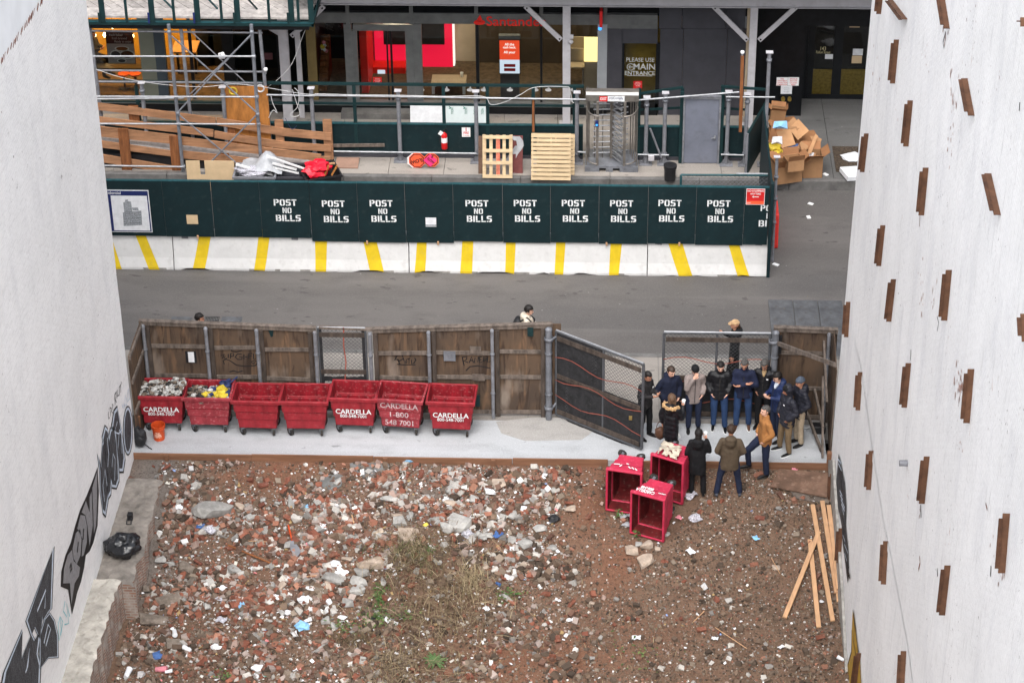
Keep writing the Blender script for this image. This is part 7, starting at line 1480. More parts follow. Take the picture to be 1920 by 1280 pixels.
 cap(g,up((-.055,.01,hem+.02)),.145*b,up((-.055,.01,1.14)),.137*b,d_+.12);cap(g,up((.055,.01,hem+.02)),.145*b,up((.055,.01,1.14)),.137*b,d_+.12);cap(g,up((-.055,.005,1.16)),.125*b,up((-.06,.0,1.34)),.125*b,d_+.05);cap(g,up((.055,.005,1.16)),.125*b,up((.06,.0,1.34)),.125*b,d_+.05)
 cap(g,up((-.15,.005,1.405)),.072,up((.15,.005,1.405)),.072);cap(g,up((0,.02,1.40)),.095,up((0,.018,1.49)),.074)
 if tk=='coat':
  cap(g,up((-.03,.012,1.0)),.145*b,(-.055,.012,hem+.06),.158*b,.85);cap(g,up((.03,.012,1.0)),.145*b,(.055,.012,hem+.06),.158*b,.85)
 for sd in(1,-1):
  S_,E_,W_=[up(p) for p in arms[sd]];k=.012+(.012 if puff else 0)
  cap(g,S_-Vector((sd*.012,0,.018)),.068+k*.5,E_,.061+k);cap(g,E_,.061+k,E_.lerp(W_,.93),.047+k*.8)
 if 'hooddown' in extras or 'fur' in extras:ell(g,up((0,.085,1.49)),(.135,.10,.075),None,sub=2);ell(g,up((0,.115,1.40)),(.11,.07,.12),None,sub=2)
 if 'collar' in extras:cap(g,up((-.02,.02,1.47)),.075,up((.02,.0,1.525)),.072)
 if 'hoodup' in extras:ell(g,H((0,.03,1.655)),(.112,.118,.132),HR,sub=3);cap(g,H((0,.03,1.56)),.09,up((0,.03,1.44)),.10)
 garment(g,.016,root,'coat' if tk=='coat' else 'jacket',CL[top],.012,5.5,quilt=.011 if puff else 0,qp=puff or .1,seed=seed,smooth=12,zmin=hem)
 t=MB();cap(t,(0,.01,.97),.135*b,(0,.005,.90),.135*b,.85)
 for sd in(1,-1):
  A,K,F_=[Vector(p) for p in legp[sd]];wd=1.0 if not fem else .92;cap(t,A,.112*wd,K,.084*wd);cap(t,K,.083*wd,F_+Vector((0,0,.03)),.070*wd*(1.15 if 'flare' in extras else 1))
 garment(t,.016,root,'trousers',CL[legs],.009,7,seed=seed+3)
 for sd in(1,-1):
  F_=Vector(legp[sd][2]);f=MB();dr_=Vector((toe[sd],-1,0)).normalized();base=Vector((F_.x,F_.y,F_.z-.075))
  cap(f,base+Vector((0,.03,.045)),.044,base+dr_*.13+Vector((0,0,.036)),.040);cap(f,base+dr_*.10+Vector((0,0,.034)),.044,base+dr_*.19+Vector((0,0,.028)),.030);cap(f,base+Vector((0,.02,.05)),.042,base+Vector((0,.015,.10)),.044)
  vs2,n2,f2=bake(f,.011,4);vs2=[Vector((v.x,v.y,max(v.z,base.z+.004))) for v in vs2];o=MB();o.add(vs2,f2,0,True);sh_=o.build('shoe',CL[shoes],root)
  if shoes in('shoeb','shoew','shoebr','bootg'):
   so2=MB();n=14;prf=[]
   for q in range(n):a=2*PI*q/n;prf.append(base+dr_*(.075+.142*math.cos(a))+Vector((-dr_.y,dr_.x,0))*(.044*math.sin(a)*(1.05 if math.cos(a)>0 else .9))+Vector((0,0,.0)))
   so2 .prism(prf,(0,0,.022));so2 .build('sole',M['white'] if(shoes in('shoew','shoebr') or 'whitesole' in extras) else M['rubber'],sh_)
 def shell(c,r,keep,name,mt,bmp=.011,sub=4):
  vs,fs=ico(sub);c=Vector(c);q=[Vector((c.x+v.x*r[0],c.y+v.y*r[1],c.z+v.z*r[2])) for v in vs];ok=[keep(p) for p in q]
  o=MB();o.add([H(p+Vector((bmp*nv(p.x*60,p.y*60,p.z*25+seed),bmp*nv(p.y*60,p.z*50,3),bmp*nv(p.z*60,p.x*60,8)))) for p in q],[f for f in fs if all(ok[i] for i in f)],0,True);ob=o.build(name,mt,root)
  sm_=ob.modifiers.new('thick','SOLIDIFY');sm_.thickness=.012;sm_.offset=-1;return ob
 if hk=='short':shell((0,.016,1.668),(.085,.105,.102),lambda p:p.z>1.705+(.0 if p.y<-.05 else -.0) or(p.y>-.02 and p.z>1.615+.5*max(0,.03-p.y)) or(p.y>.03 and p.z>1.58),'hair',M[hair])
 elif hk=='full':shell((0,.014,1.675),(.092,.112,.112),lambda p:p.z>1.70 or(p.y>-.025 and p.z>1.60),'hair',M[hair],.010)
 elif hk=='bald':shell((0,.016,1.662),(.083,.104,.100),lambda p:1.60<p.z<1.745 and p.y>-.02 or p.y>.05 and p.z>1.6,'hair',M[hair],.003)
 elif hk=='long':
  shell((0,.018,1.668),(.092,.110,.108),lambda p:p.z>1.705 or(p.y>-.04 and p.z>1.57),'hair',M[hair],.008)
  o=MB();cap(o,H((0,.06,1.64)),.088,up((0,.095,1.47)),.085,.75);cap(o,up((-.05,.10,1.48)),.055,up((-.06,.12,1.34)),.04,.7);cap(o,up((.05,.10,1.48)),.055,up((.05,.12,1.32)),.04,.7);garment(o,.012,root,'hair',M[hair],.008,22,seed=seed)
 elif hk=='bob':
  shell((0,.018,1.668),(.095,.112,.110),lambda p:p.z>1.70 or(p.y>-.035 and p.z>1.565),'hair',M[hair],.010)
  o=MB();cap(o,H((-.045,.05,1.64)),.062,H((-.05,.05,1.53)),.055,.9);cap(o,H((.045,.05,1.64)),.062,H((.05,.05,1.53)),.055,.9);garment(o,.012,root,'hair',M[hair],.008,22,seed=seed)
 elif hk=='beanie':shell((0,.014,1.672),(.093,.112,.110),lambda p:p.z>1.668-.12*p.y,'beanie',CL['gbean'] if 'greyb' in extras else CL['blkm'],.004)
 elif hk=='cap':
  shell((0,.014,1.672),(.092,.110,.100),lambda p:p.z>1.678,'cap',CL['capt'],.002);o=MB();n=10;L_=[H((.085*math.cos(PI*i/n),-.07-.085*math.sin(PI*i/n),1.685-.02*math.sin(PI*i/n))) for i in range(n+1)];o.prism(L_,HR@Vector((0,0,.008)));o.build('cap_peak',CL['capt'],root)
  o=MB();cap(o,H((0,.09,1.62)),.05,up((0,.13,1.44)),.035);garment(o,.012,root,'hair',M[hair],.006,22)
 if 'glasses' in extras:
  o=MB()
  for sd in(1,-1):
   c=Vector((sd*.033,-.098,1.650));o.path([H(c+Vector((.025*math.cos(a),0,.018*math.sin(a)))) for a in[2*PI*i/10 for i in range(11)]],.003,4);o.tube(H(c+Vector((sd*.025,0,.005))),H((sd*.082,.01,1.655)),.003,4)
  o.tube(H((-.008,-.099,1.652)),H((.008,-.099,1.652)),.003,4);o.build('glasses',M['black'],root)
 if 'fur' in extras:
  o=MB();r2=random.Random(4)
  for i in range(26):
   a=PI*(-.12+1.24*i/25);p=up((.165*math.cos(a),.03+.15*math.sin(a),1.46+.02*math.sin(a)));
   for _ in range(5):ell(o,p+Vector((r2 .uniform(-.025,.025),r2 .uniform(-.025,.025),r2 .uniform(-.02,.03))),r2 .uniform(.018,.034),None,0,1)
  o.build('fur_trim',CL['fur'],root)
 if 'shirt' in extras or 'scarf' in extras:o=MB();cap(o,up((-.025,-.045,1.475)),.036,up((.0,-.095,1.40)),.030);cap(o,up((.025,-.045,1.475)),.036,up((.0,-.095,1.38)),.028);garment(o,.012,root,'scarf' if 'scarf' in extras else 'shirt_collar',CL['scarf' if 'scarf' in extras else 'shirt'],.004,20)
 if tk=='jacket' and 'hoodup' not in extras and top not in('cream',):
  o=MB();vs_=[]
  for i in range(12):z_=hem+.04+(1.40-hem-.06)*i/11;vs_.append(up((.0,-.118*b-(.012 if 1.05<z_<1.33 else 0),z_)))
  o.stroke(vs_,.016,(0,-1,0));o.build('zip',M['rubber'] if top!='taupe' else CL['dgrey'],root)
 if 'logo' in extras:MB().box(.075,.115,-.137*b,-.128*b,1.325,1.345).build('badge',M['white'],root)
 root.scale=(s,s,s);root.location=loc;root.rotation_euler=(0,0,rz);root['s']=s
 def world(p):return Vector(loc)+R_@(Vector(p)*s)
 return root,world,arms
def at(x,y,z=0.0):
 P=G(x,y,z);return Vector((P.x,P.y,z))
def cup_at(w_,arm,lab):
 P=w_(arm[2]+(arm[2]-arm[1]).normalized()*.10+Vector((0,-.01,.0)));t=thing('coffee_cup',lab,'cup',tuple(P));MB().lathe([(.001,-.05),(.030,-.05),(.041,.055),(.001,.055)],P,14).build('cup',M['white'],t);MB().lathe([(.044,.05),(.044,.062),(.036,.075),(.001,.075)],P,14).build('lid',M['white'],t)
SL=.005
r,w_,ar=person(Vector((.86,44.38,SL)),rad(52),'man in dark charcoal jacket looking at his phone, half behind the open gate leaf',1.74,1,'dgrey','jacket',.86,'blkm','shoeb','phone','phone',(0,.45),'hairb','short',extras=('logo','collar'))
P=w_((.0,-.37,1.27));MB().obox(P,(.075,.15,.01),(Matrix.Rotation(rad(52),3,'Z')@Matrix.Rotation(-.6,3,'X'))).build('phone',M['black'],loc=tuple(P),label='black phone held by the man behind the gate leaf',cat='phone')
person(Vector((1.40,44.50,SL)),rad(22),'brown-haired man in dark navy hooded parka, standing left in the back row',1.80,2,'parka','coat',.76,'blkm','shoew','pocket','pocket',(.15,.35),'hairbr','short',bulk=1.06,extras=('hooddown',))
person(Vector((1.95,44.72,SL)),rad(8),'person in grey wool jacket and black beanie covering the face with one hand',1.72,2,'taupe','jacket',.80,'djean','shoeb','pocket','face',(.0,.50),'hairb','beanie',bulk=1.02,extras=('collar',))
person(Vector((2.52,44.75,SL)),rad(-2),'man in black quilted leather jacket and blue jeans, hands in pockets',1.80,2,'blk','jacket',.86,'jean','shoeb','pocket','pocket',(.05,.42),'hairb','short',puff=.11,bulk=1.04,extras=('collar','whitesole'))
person(Vector((3.06,44.80,SL)),rad(-5),'grey-haired man in navy jacket with arms crossed and blue jeans',1.84,1,'navy','jacket',.86,'jean','shoebr','crossA','crossB',(-.1,.45),'hairgr','short',bulk=1.08,extras=('glasses','collar'))
person(Vector((3.52,44.84,SL)),rad(-18),'grey-haired man in black puffer jacket with glasses and tan scarf, back row right',1.80,1,'blk','jacket',.86,'blkm','shoeb','pocket','hip',(-.1,.38),'hairgr','full',puff=.085,bulk=1.04,extras=('glasses','scarf','logo','hooddown'))
person(Vector((3.80,44.36,SL)),rad(-58),'dark-haired man in bright blue jacket with glasses and pale shirt collar',1.76,2,'bluej','jacket',.82,'djean','shoeb','phone','phone',(-.1,.35),'hairb','full',bulk=1.05,extras=('glasses','shirt','hooddown'))
person(Vector((3.98,43.82,SL)),rad(-62),'man in black hooded puffer jacket with the hood up and khaki trousers',1.78,3,'char','jacket',.80,'khaki','shoeb','pocket','pocket',(-.1,.3),'hairb','beanie',puff=.10,bulk=1.14,extras=('hoodup','logo','whitesole'),legp={1:((.10,0,.91),(.12,-.02,.49),(.13,.02,.075)),-1:((-.10,0,.91),(-.14,-.04,.49),(-.17,-.03,.075))})
person(Vector((4.28,44.16,SL)),rad(-66),'man in grey knit beanie and dark puffer jacket with stone trousers, by the fence corner',1.76,1,'char','jacket',.80,'stone','shoeb','pocket','mouth',(-.1,.25),'hairb','beanie',puff=.10,bulk=1.06,extras=('greyb','hooddown'))
zl=hz(3.43,43.12)+.02
person(Vector((3.46,43.14,zl)),rad(-72),'grey-haired man in tan jacket with one foot up on the concrete edge',1.80,2,'tan','jacket',.88,'djean','shoeb','pocket','pocket',(.1,.08),'hairgr','short',bulk=1.10,lean=-.02,legp={1:((.10,.0,.91),(.11,.0,.49),(.11,.04,.075)),-1:((-.10,-.02,.90),(-.13,-.32,.60),(-.15,-.27,.075-zl/1.03+.012))})
zl=hz(1.42,43.15)+.02
r,w_,ar=person(Vector((1.42,43.52,SL)),rad(150),'woman in black padded coat with a tan fur-trimmed hood, seen from behind',1.68,1,'blk','coat',.60,'blkm','shoeb','down','cup',(.75,.12),'hairlt','bob',puff=.12,bulk=.98,fem=True,extras=('fur',))
cup_at(w_,ar[-1],'white coffee cup held by the woman with the fur-trimmed hood')
P=w_((.27,.02,.62));hb=thing('handbag','brown leather handbag hanging by the fur-hooded woman','handbag',tuple(P));crumple(P,(.12,.08,.16),3,0,amp=.2,sub=3).build('bag',CL['shoebr'],hb,smooth=True);MB().path([P+Vector((.08*math.cos(a),0,.14+.16*math.sin(a))) for a in[PI*i/8 for i in range(9)]],.010,5).build('strap',CL['shoebr'],hb)
zl=hz(2.0,42.72)+.02
r,w_,ar=person(Vector((2.0,42.74,zl)),rad(172),'woman in long black coat with dark hair seen from behind, holding a white cup',1.72,1,'blkm','coat',.62,'blkm','shoeb','down','cup',(.1,.05),'hairb','long',bulk=1.0,fem=True,extras=('hooddown','flare'))
cup_at(w_,ar[-1],'white coffee cup held up by the woman in the long black coat')
zl=hz(2.68,42.45)+.02
person(Vector((2.68,42.46,zl)),rad(180),'man in long olive-brown coat seen from behind, legs apart on the rubble',1.80,1,'olive','coat',.74,'djean','bootg','pocket','pocket',(.0,.25),'hairbr','full',bulk=1.10,extras=('hooddown',),legp={1:((.11,0,.91),(.19,-.01,.49),(.25,.02,.075)),-1:((-.11,0,.91),(-.18,-.02,.49),(-.24,-.0,.075))})
person(Vector((2.92,46.62,SL)),rad(-88),'walker in tan cap and long dark coat passing behind the gate',1.72,1,'blkm','coat',.42,'blkm','shoeb','down','cup',(-.1,.1),'hairbr','cap',fem=True,bulk=1.02,extras=('hooddown',),legp={1:((.09,0,.91),(.10,-.10,.49),(.10,-.16,.075)),-1:((-.09,0,.91),(-.10,.04,.49),(-.10,.16,.075))})
r,w_,ar=person(Vector((-1.86,47.1,SL)),rad(80),'young person in cream hooded top with a black backpack walking behind the fence',1.74,2,'cream','jacket',.86,'djean','shoew','phone','phone',(.1,.2),'hairb','full',extras=('hooddown',),legp={1:((.09,0,.91),(.10,-.10,.49),(.10,-.16,.075)),-1:((-.09,0,.91),(-.10,.04,.49),(-.10,.16,.075))})
P=w_((0,.24,1.22));bp=thing('backpack','black backpack worn by the person in the cream top','backpack',tuple(P));crumple(P,(.12,.17,.22),6,0,amp=.12,sub=3).build('bag',M['black'],bp,smooth=True)
o=MB()
for sx in(.1,-.1):o.path([w_((sx,.17,1.38)),w_((sx,.0,1.495)),w_((sx,-.135,1.36)),w_((sx,-.10,1.15))],.020,5)
o.build('strap',M['black'],bp)
person(Vector((-9.46,46.55,SL)),rad(90),'dark-haired passer-by almost hidden behind the left fence',1.74,1,'blkm','jacket',.86,'blkm','shoeb','down','down',(0,.1),'hairb','full')
P=PY(182,150,YF+1.0);sf=zsill-.02
person(Vector((P.x,YF+.95,sf)),rad(70),'cafe guest in dark clothes sitting at the window counter',1.74,1,'dgrey','jacket',.86,'blkm','shoeb','phone','phone',(.0,.3),'hairb','short',legp={1:((.10,0,.91),(.12,-.38,.88),(.12,-.36,.45)),-1:((-.10,0,.91),(-.12,-.38,.88),(-.12,-.36,.45))})
sm=thing('stool','dark stool under the cafe guest','stool',(P.x,YF+.95,sf),'stools in the cafe');MB().lathe([(.001,.74),(.18,.74),(.18,.79),(.001,.80)],(P.x,YF+.95,sf),14).build('seat',M['darkfr'],sm);MB().tube((P.x,YF+.95,sf),(P.x,YF+.95,sf+.74),.03,8).build('stem',M['darkfr'],sm)
def proj(P):
 d=Vector(P)-CAMP;z=d.dot(_F);return 960+CAM_F*d.dot(_R)/z,640-CAM_F*d.dot(_U)/z
def gz(x,y,cx,cy,rx,ry):return math.exp(-((x-cx)/rx)**2-((y-cy)/ry)**2)
def dens_brick(x,y):
 d=.9*gz(x,y,880,930,190,60)+1.0*gz(x,y,620,1000,260,70)+.55*gz(x,y,330,870,160,22)+.7*gz(x,y,420,1060,200,110)+.45*gz(x,y,560,1200,300,90)+.35*gz(x,y,980,1060,120,60)+.3*gz(x,y,1040,1180,110,60)
 d+=.10 if x<1100 else .045
 return d*(1-.75*min(1,.9*gz(x,y,800,1110,80,80)+gz(x,y,1150,1000,60,110)))
def hullchunk(seed,sz,n=11,sq=.75):
 r=random.Random(seed);bm=bmesh.new()
 for i in range(n):
  p=[r.uniform(-1,1) for _ in range(3)];k=max(abs(c) for c in p);p=[c/k*(1 if r.random()<sq else r.uniform(.6,1)) for c in p]
  bm.verts.new((p[0]*sz[0]*r.uniform(.75,1),p[1]*sz[1]*r.uniform(.75,1),p[2]*sz[2]*r.uniform(.8,1)))
 bmesh.ops.convex_hull(bm,input=bm.verts[:]);bm.verts.ensure_lookup_table()
 loose=[v for v in bm.verts if not v.link_faces];bmesh.ops.delete(bm,geom=loose,context='VERTS');bm.verts.index_update()
 vs=[tuple(v.co) for v in bm.verts];fs=[tuple(v.index for v in f.verts) for f in bm.faces];bm.free();return vs,fs
BRM=[mat('brick %d'%i,c,.9,.2,9,bump=.5,bscale=40,dirt=.55,dc=(.24,.19,.15),rv=.25) for i,c in enumerate([(.22,.08,.05),(.185,.065,.043),(.25,.105,.068),(.15,.075,.053),(.13,.075,.055)])]
bmesh_bricks=[]
for i in range(10):
 Lb=.2 if i<4 else rnd.uniform(.09,.15)
 if i<4:
  mb=MB().box(-Lb/2,Lb/2,-.048,.048,-.03,.03);mb.v=[(x+rnd.uniform(-.007,.007),y+rnd.uniform(-.006,.006),z+rnd.uniform(-.005,.005)) for x,y,z in mb.v]
 else:
  mb=MB();mb.add(*hullchunk(i*7+1,(Lb/2,.05,.034),14,.9))
 o=mb.build('brick',BRM[i%5],bevel=.006);bmesh_bricks.append(o)
GB={0:('whole red brick lying loose in the rubble','whole bricks in the rubble'),1:('broken red brick lying loose in the rubble','broken bricks in the rubble')}
cnt=0;tries=0;first=[True]*10
while cnt<290 and tries<40000:
 tries+=1;px,py=rnd.uniform(215,1570),rnd.uniform(866,1280)
 if rnd.random()>dens_brick(px,py)*1.05:continue
 P=GL(px,py)
 if P.x<XL+.9 and P.y<42.5 or P.y>43.2 or P.x>XR-.3:continue
 k=rnd.randrange(10)
 if first[k]:o=bmesh_bricks[k];first[k]=False
 else:o=bmesh_bricks[k].copy();COL.objects.link(o)
 s=rnd.uniform(.85,1.12);o.scale=(s,s,s)
 o.location=P+Vector((0,0,.03*s+rnd.uniform(-.005,.04)));o.rotation_euler=(rnd.gauss(0,.35),rnd.gauss(0,.35),rnd.uniform(0,2*PI))
 g=GB[0 if k<4 else 1];tag(o,g[0],'brick',g[1]);cnt+=1
CM={'g':mat('grey concrete lump',(.36,.35,.33),.92,.2,6,bump=.6,bscale=18,dirt=.35,dc=(.15,.12,.10),rv=.15),'b':mat('beige stone lump',(.44,.355,.285),.92,.2,6,bump=.6,bscale=18,dirt=.4,dc=(.26,.16,.11),rv=.12),'w':mat('pale plaster lump',(.52,.49,.45),.9,.12,7,bump=.4,dirt=.3,dc=(.3,.26,.22),rv=.1),'d':mat('brown stone lump',(.20,.165,.135),.92,.25,7,bump=.6,dirt=.4,dc=(.12,.09,.07),rv=.15)}
LUMP=[(398,952,84,34,.45,'g','largest long grey concrete block lying in the upper left of the rubble'),(860,977,46,34,-.5,'g','big square grey concrete slab in the middle pile, right of its neighbour'),(838,985,26,30,.3,'g','narrow grey lump against the left side of the big square slab'),(768,1004,46,28,.1,'b','large flat beige stone above the dry grass'),(695,1047,56,34,.3,'b','broad beige rock left of the dry grass'),(682,1068,34,24,-.4,'g','grey angular lump below the broad beige rock'),(628,1083,48,22,-.25,'g','long flat grey stone among white scraps, left of the beige rock'),(672,1086,36,20,.2,'g','grey stone just right of the long flat one'),(670,1104,32,18,-.2,'g','grey slab below the cluster of grey stones'),(555,971,26,20,0,'w','pale hexagonal piece of plaster in the upper rubble'),(318,1122,58,26,.5,'d','long split brown stone beam in the lower left rubble'),(288,1160,54,22,0,'d','flat brown slab near the brick ledge'),(274,1102,16,28,.2,'d','small upright brown stone by the ledge corner'),(348,1062,34,30,.4,'d','rounded brown lump in the left rubble'),(440,1066,26,22,.3,'g','grey five-sided lump beside the brown pole'),(484,1062,22,16,0,'w','pale lump at the right end of the brown pole'),(405,985,22,20,0,'g','grey lump under the largest concrete block'),(936,905,28,18,.2,'b','beige block on top of the upper brick pile'),(979,1058,24,22,.3,'b','rounded beige block right of the dry grass'),(911,1062,14,22,-.4,'b','narrow beige chip right of the grass, left of a white block'),(927,1066,18,18,.1,'w','white square chip right of the grass'),(985,1015,30,26,.4,'g','grey broken lump at the right end of the middle pile'),(1012,988,28,14,.5,'g','tilted grey piece near the black bag in the right of the pile'),(1036,1025,22,14,0,'g','flat grey stone at the far right of the pile'),(1005,1037,20,14,0,'w','whitish stone below the right end of the pile'),(905,1001,38,12,-.1,'g','flat long grey slab left of the blue scrap'),(960,1010,16,20,.2,'g','small grey block right of the blue scrap'),(1183,1028,26,26,.2,'b','rounded pinkish rock, leftmost in the little heap below the tipped carts'),(1213,1020,24,22,-.3,'b','tall beige rock, upper right in the heap below the tipped carts'),(1210,1048,36,22,.5,'b','largest beige rock at the bottom of the heap below the tipped carts'),(1197,1019,14,14,0,'g','small grey stone in the middle of the heap below the tipped carts'),(1233,1027,11,14,0,'b','orange-beige chip at the right of the heap below the tipped carts'),(750,975,30,26,.3,'g','grey broken lump left of the beige stones'),(708,1000,26,16,-.2,'g','flat grey stone left of the large beige one'),(725,935,26,16,.4,'g','grey angular stone in the upper middle rubble'),(652,1128,24,22,.1,'g','cube-like grey lump left of the green weeds'),(610,1160,18,18,.3,'g','small grey stone in the lower middle rubble'),(470,968,22,18,.5,'g','grey lump right of the largest block'),(497,970,18,14,.1,'g','small grey lump beside the other right of the largest block'),(845,915,22,14,.3,'g','grey chip among bricks at the top of the pile'),(1018,920,14,12,.2,'g','grey chip on the dirt slope at the upper right of the pile'),(960,965,20,14,-.5,'g','light grey tilted chip below the upper pile'),(890,935,20,14,0,'g','grey stone in the middle of the upper brick pile'),(800,930,18,14,.4,'g','grey stone left in the upper brick pile'),(985,940,16,12,.5,'g','grey stone right in the upper brick pile'),(325,1205,30,18,.3,'d','brown stone in the bottom left rubble'),(290,1228,24,18,-.3,'d','dark stone beside the blue scrap at bottom left'),(820,1050,22,14,0,'g','grey slate-like piece in the dry grass'),(1455,1063,16,9,.1,'b','small pale stone beside the timbers'),(1250,1000,14,10,0,'g','grey stone right of the nearest tipped cart'),(1112,1130,16,9,.2,'b','pale stone in the gravel at the middle bottom')]
for i,(x,y,wp,hp_,rz,k,lab) in enumerate(LUMP):
 P=GL(x,y+hp_*.25);s=84.;wx=wp/s/2;wy=min(wx*.9,hp_/s/2/.75);hz_=max(.035,min(.16,hp_/s*.33))
 mb=MB();mb.add(*hullchunk(i*13+5,(wx,wy,hz_),20,.85));o=mb.build('stone' if k in 'bd' else 'concrete_lump',CM[k],bevel=.008)
 o.location=P+Vector((0,0,hz_*.55));o.rotation_euler=(rnd.uniform(-.25,.25),rnd.uniform(-.25,.25),rz);tag(o,lab,'stone' if k in 'bd' else 'concrete lump')
FR=[]
for i in range(7):mb=MB();mb.add(*hullchunk(i*31+9,(.11+.012*i,.08,.055),16,.8));FR.append(mb.build('concrete_fragment',CM['gwgbggd'[i]],bevel=.006))
cnt=0
while cnt<80:
 px,py=rnd.uniform(240,1120),rnd.uniform(880,1270)
 if rnd.random()>.9*gz(px,py,880,960,170,45)+.8*gz(px,py,640,1080,110,60)+.5*gz(px,py,520,980,220,60)+.45*gz(px,py,340,1120,120,90)+.12*gz(px,py,640,1180,300,90):continue
 P=GL(px,py)
 if P.x<XL+1.0:continue
 k=cnt%7;o=FR[k]
 if cnt>=7:o=o.copy();COL.objects.link(o)
 s=rnd.uniform(.45,1.15);o.scale=(s,s,s);o.location=P+Vector((0,0,.035*s+.02));o.rotation_euler=(rnd.gauss(0,.3),rnd.gauss(0,.3),rnd.uniform(0,6.28));tag(o,'loose pale chunk of mortar or stone lying among the bricks','concrete lump','loose chunks in the rubble');cnt+=1
pal_b=[(.24,.092,.06),(.19,.072,.048),(.27,.12,.08),(.155,.086,.062),(.13,.08,.06),(.31,.155,.105),(.30,.215,.18),(.33,.27,.24)]
pal_g=[(.30,.285,.265),(.38,.36,.335),(.22,.205,.19),(.46,.43,.39)]
pal_s=[(.12,.083,.06),(.085,.062,.046),(.165,.115,.082),(.15,.112,.085),(.068,.05,.038),(.22,.175,.135)]
pal_w=[(.66,.65,.63),(.58,.57,.57),(.70,.68,.64)]
rs=np.random.RandomState(5);V_,F_,C_=[],[],[]
cube=np.array([(-1,-1,-1),(1,-1,-1),(1,1,-1),(-1,1,-1),(-1,-1,1),(1,-1,1),(1,1,1),(-1,1,1)],float)
cf=[(3,2,1,0),(4,5,6,7),(0,1,5,4),(1,2,6,5),(2,3,7,6),(3,0,4,7)]
def rubble(n,smin,smax,name,flat=(.5,.9),pw=2.2,mode='chips'):
 V,F,C=[],[],[];k=0;it=0
 while k<n and it<n*12:
  it+=1;X=rs.uniform(-9.95,4.95);Y=rs.uniform(33.8,43.32)
  px,py=proj((X,Y,-.5))
  if any(abs((X-a)*c_+(Y-b)*s_)<.5 and -.05<-(X-a)*s_+(Y-b)*c_<1.05 for a,b,_,c_,s_ in CARVE):continue
  if X<-9.65 and 38.8<Y<42.5 and rs.rand()>.06:continue
  db=dens_brick(px,py);red=redamt(X,Y);left=1 if px<1060 else .0
  gr=gz(px,py,800,1110,85,75)
  cl_=nv(X*.9,Y*1.1,3)+.6*nv(X*2.3,Y*2.3,8)
  if rs.rand()<(.85*gr+.7*red):continue
  if mode=='big' and rs.rand()>.48+1.6*cl_:continue
  if mode=='big' and rs.rand()>.06+1.1*db:continue
  s=smin+(smax-smin)*rs.rand()**(pw if mode!='big' else 2.4)*(.75 if px>1080 else 1)
  q=rs.rand();pb=min(.56,.14+.45*db);pg=.08+.12*left*min(1,db);pw_=.02+.03*left
  if mode=='big':pw_*=.4
  c=pal_b[rs.randint(8)] if q<pb else pal_g[rs.randint(4)] if q<pb+pg else pal_w[rs.randint(3)] if q<pb+pg+pw_ else pal_s[rs.randint(6)]
  z=hz(X,Y);v=cube*(1+rs.uniform(-.32,.18,(8,3)))*np.array([s*rs.uniform(.7,1.3),s*rs.uniform(.6,1.),s*rs.uniform(*flat)])/2
  a,b_,g_=rs.uniform(-.6,.6),rs.uniform(-.6,.6),rs.uniform(0,6.28)
  ca_,sa,cb_,sb,cg,sg_=math.cos(a),math.sin(a),math.cos(b_),math.sin(b_),math.cos(g_),math.sin(g_)
  R=np.array([[cg,-sg_,0],[sg_,cg,0],[0,0,1]])@np.array([[cb_,0,sb],[0,1,0],[-sb,0,cb_]])@np.array([[1,0,0],[0,ca_,-sa],[0,sa,ca_]])
  v=v@R.T+np.array([X,Y,z+s*.22]);o=8*k;V.append(v);F+=[(o+f[0],o+f[1],o+f[2],o+f[3]) for f in cf]
  kk=rs.uniform(.78,1.2);C.append(np.tile(np.array([c[0]*kk,c[1]*kk,c[2]*kk,1]),(8,1)));k+=1
 me=bpy.data.meshes.new(name);V=np.concatenate(V);me.from_pydata(V.tolist(),[],F)
 ca=me.color_attributes.new('col','FLOAT_COLOR','POINT');ca.data.foreach_set('color',np.concatenate(C).astype(np.float32).ravel())
 me.materials.append(M['chips']);o=bpy.data.objects.new(name,me);COL.objects.link(o);return o
M['chips']=attrmat('rubble fragments',.92)
tag(rubble(52000,.015,.06,'rubble_gravel'),'fine brick and stone chips covering the lot','gravel',kind='stuff')
tag(rubble(10000,.045,.17,'rubble_fragments',(.5,.85),1.5,'big'),'broken brick and mortar fragments too many to count','rubble',kind='stuff')
V,F,C=[],[],[];k=0
for _ in range(16000):
 X,Y=rs.uniform(-9.9,4.9),rs.uniform(35,43.3);px,py=proj((X,Y,-.5));left=px<1080
 if k>=1000:break
 dn=.15+.9*gz(px,py,620,1060,260,130)+.7*gz(px,py,900,950,200,60)+.25*gz(px,py,400,1200,200,80)+.18*gz(px,py,1330,930,240,120)+.15*gz(px,py,1400,1150,150,100)
 if rs.rand()>dn*(.5+1.6*max(-.2,nv(X*1.4,Y*1.4,21))):continue
 s=(.010+.034*rs.rand()**2)*(1.25 if left else .85);z=hz(X,Y)+.03+rs.uniform(0,.03);g_=rs.uniform(0,6.28);tx,ty=rs.uniform(-.5,.5,2)
 pts=[(-s,-s*.6),(s,-s*.7),(s*.8,s*.6),(-s*.7,s*.7)]
 for(a,b_) in pts:V.append((X+a*math.cos(g_)-b_*math.sin(g_),Y+a*math.sin(g_)+b_*math.cos(g_),z+a*tx+b_*ty+rs.uniform(-.3,.3)*s))
 F.append((4*k,4*k+1,4*k+2,4*k+3));q=rs.rand()
 c=(.74,.74,.76) if q<.62 else(.60,.57,.50) if q<.75 else(.25,.35,.60) if q<.79 else(.62,.22,.22) if q<.81 else(.36,.25,.12)
 C+=[(*c,1)]*4;k+=1
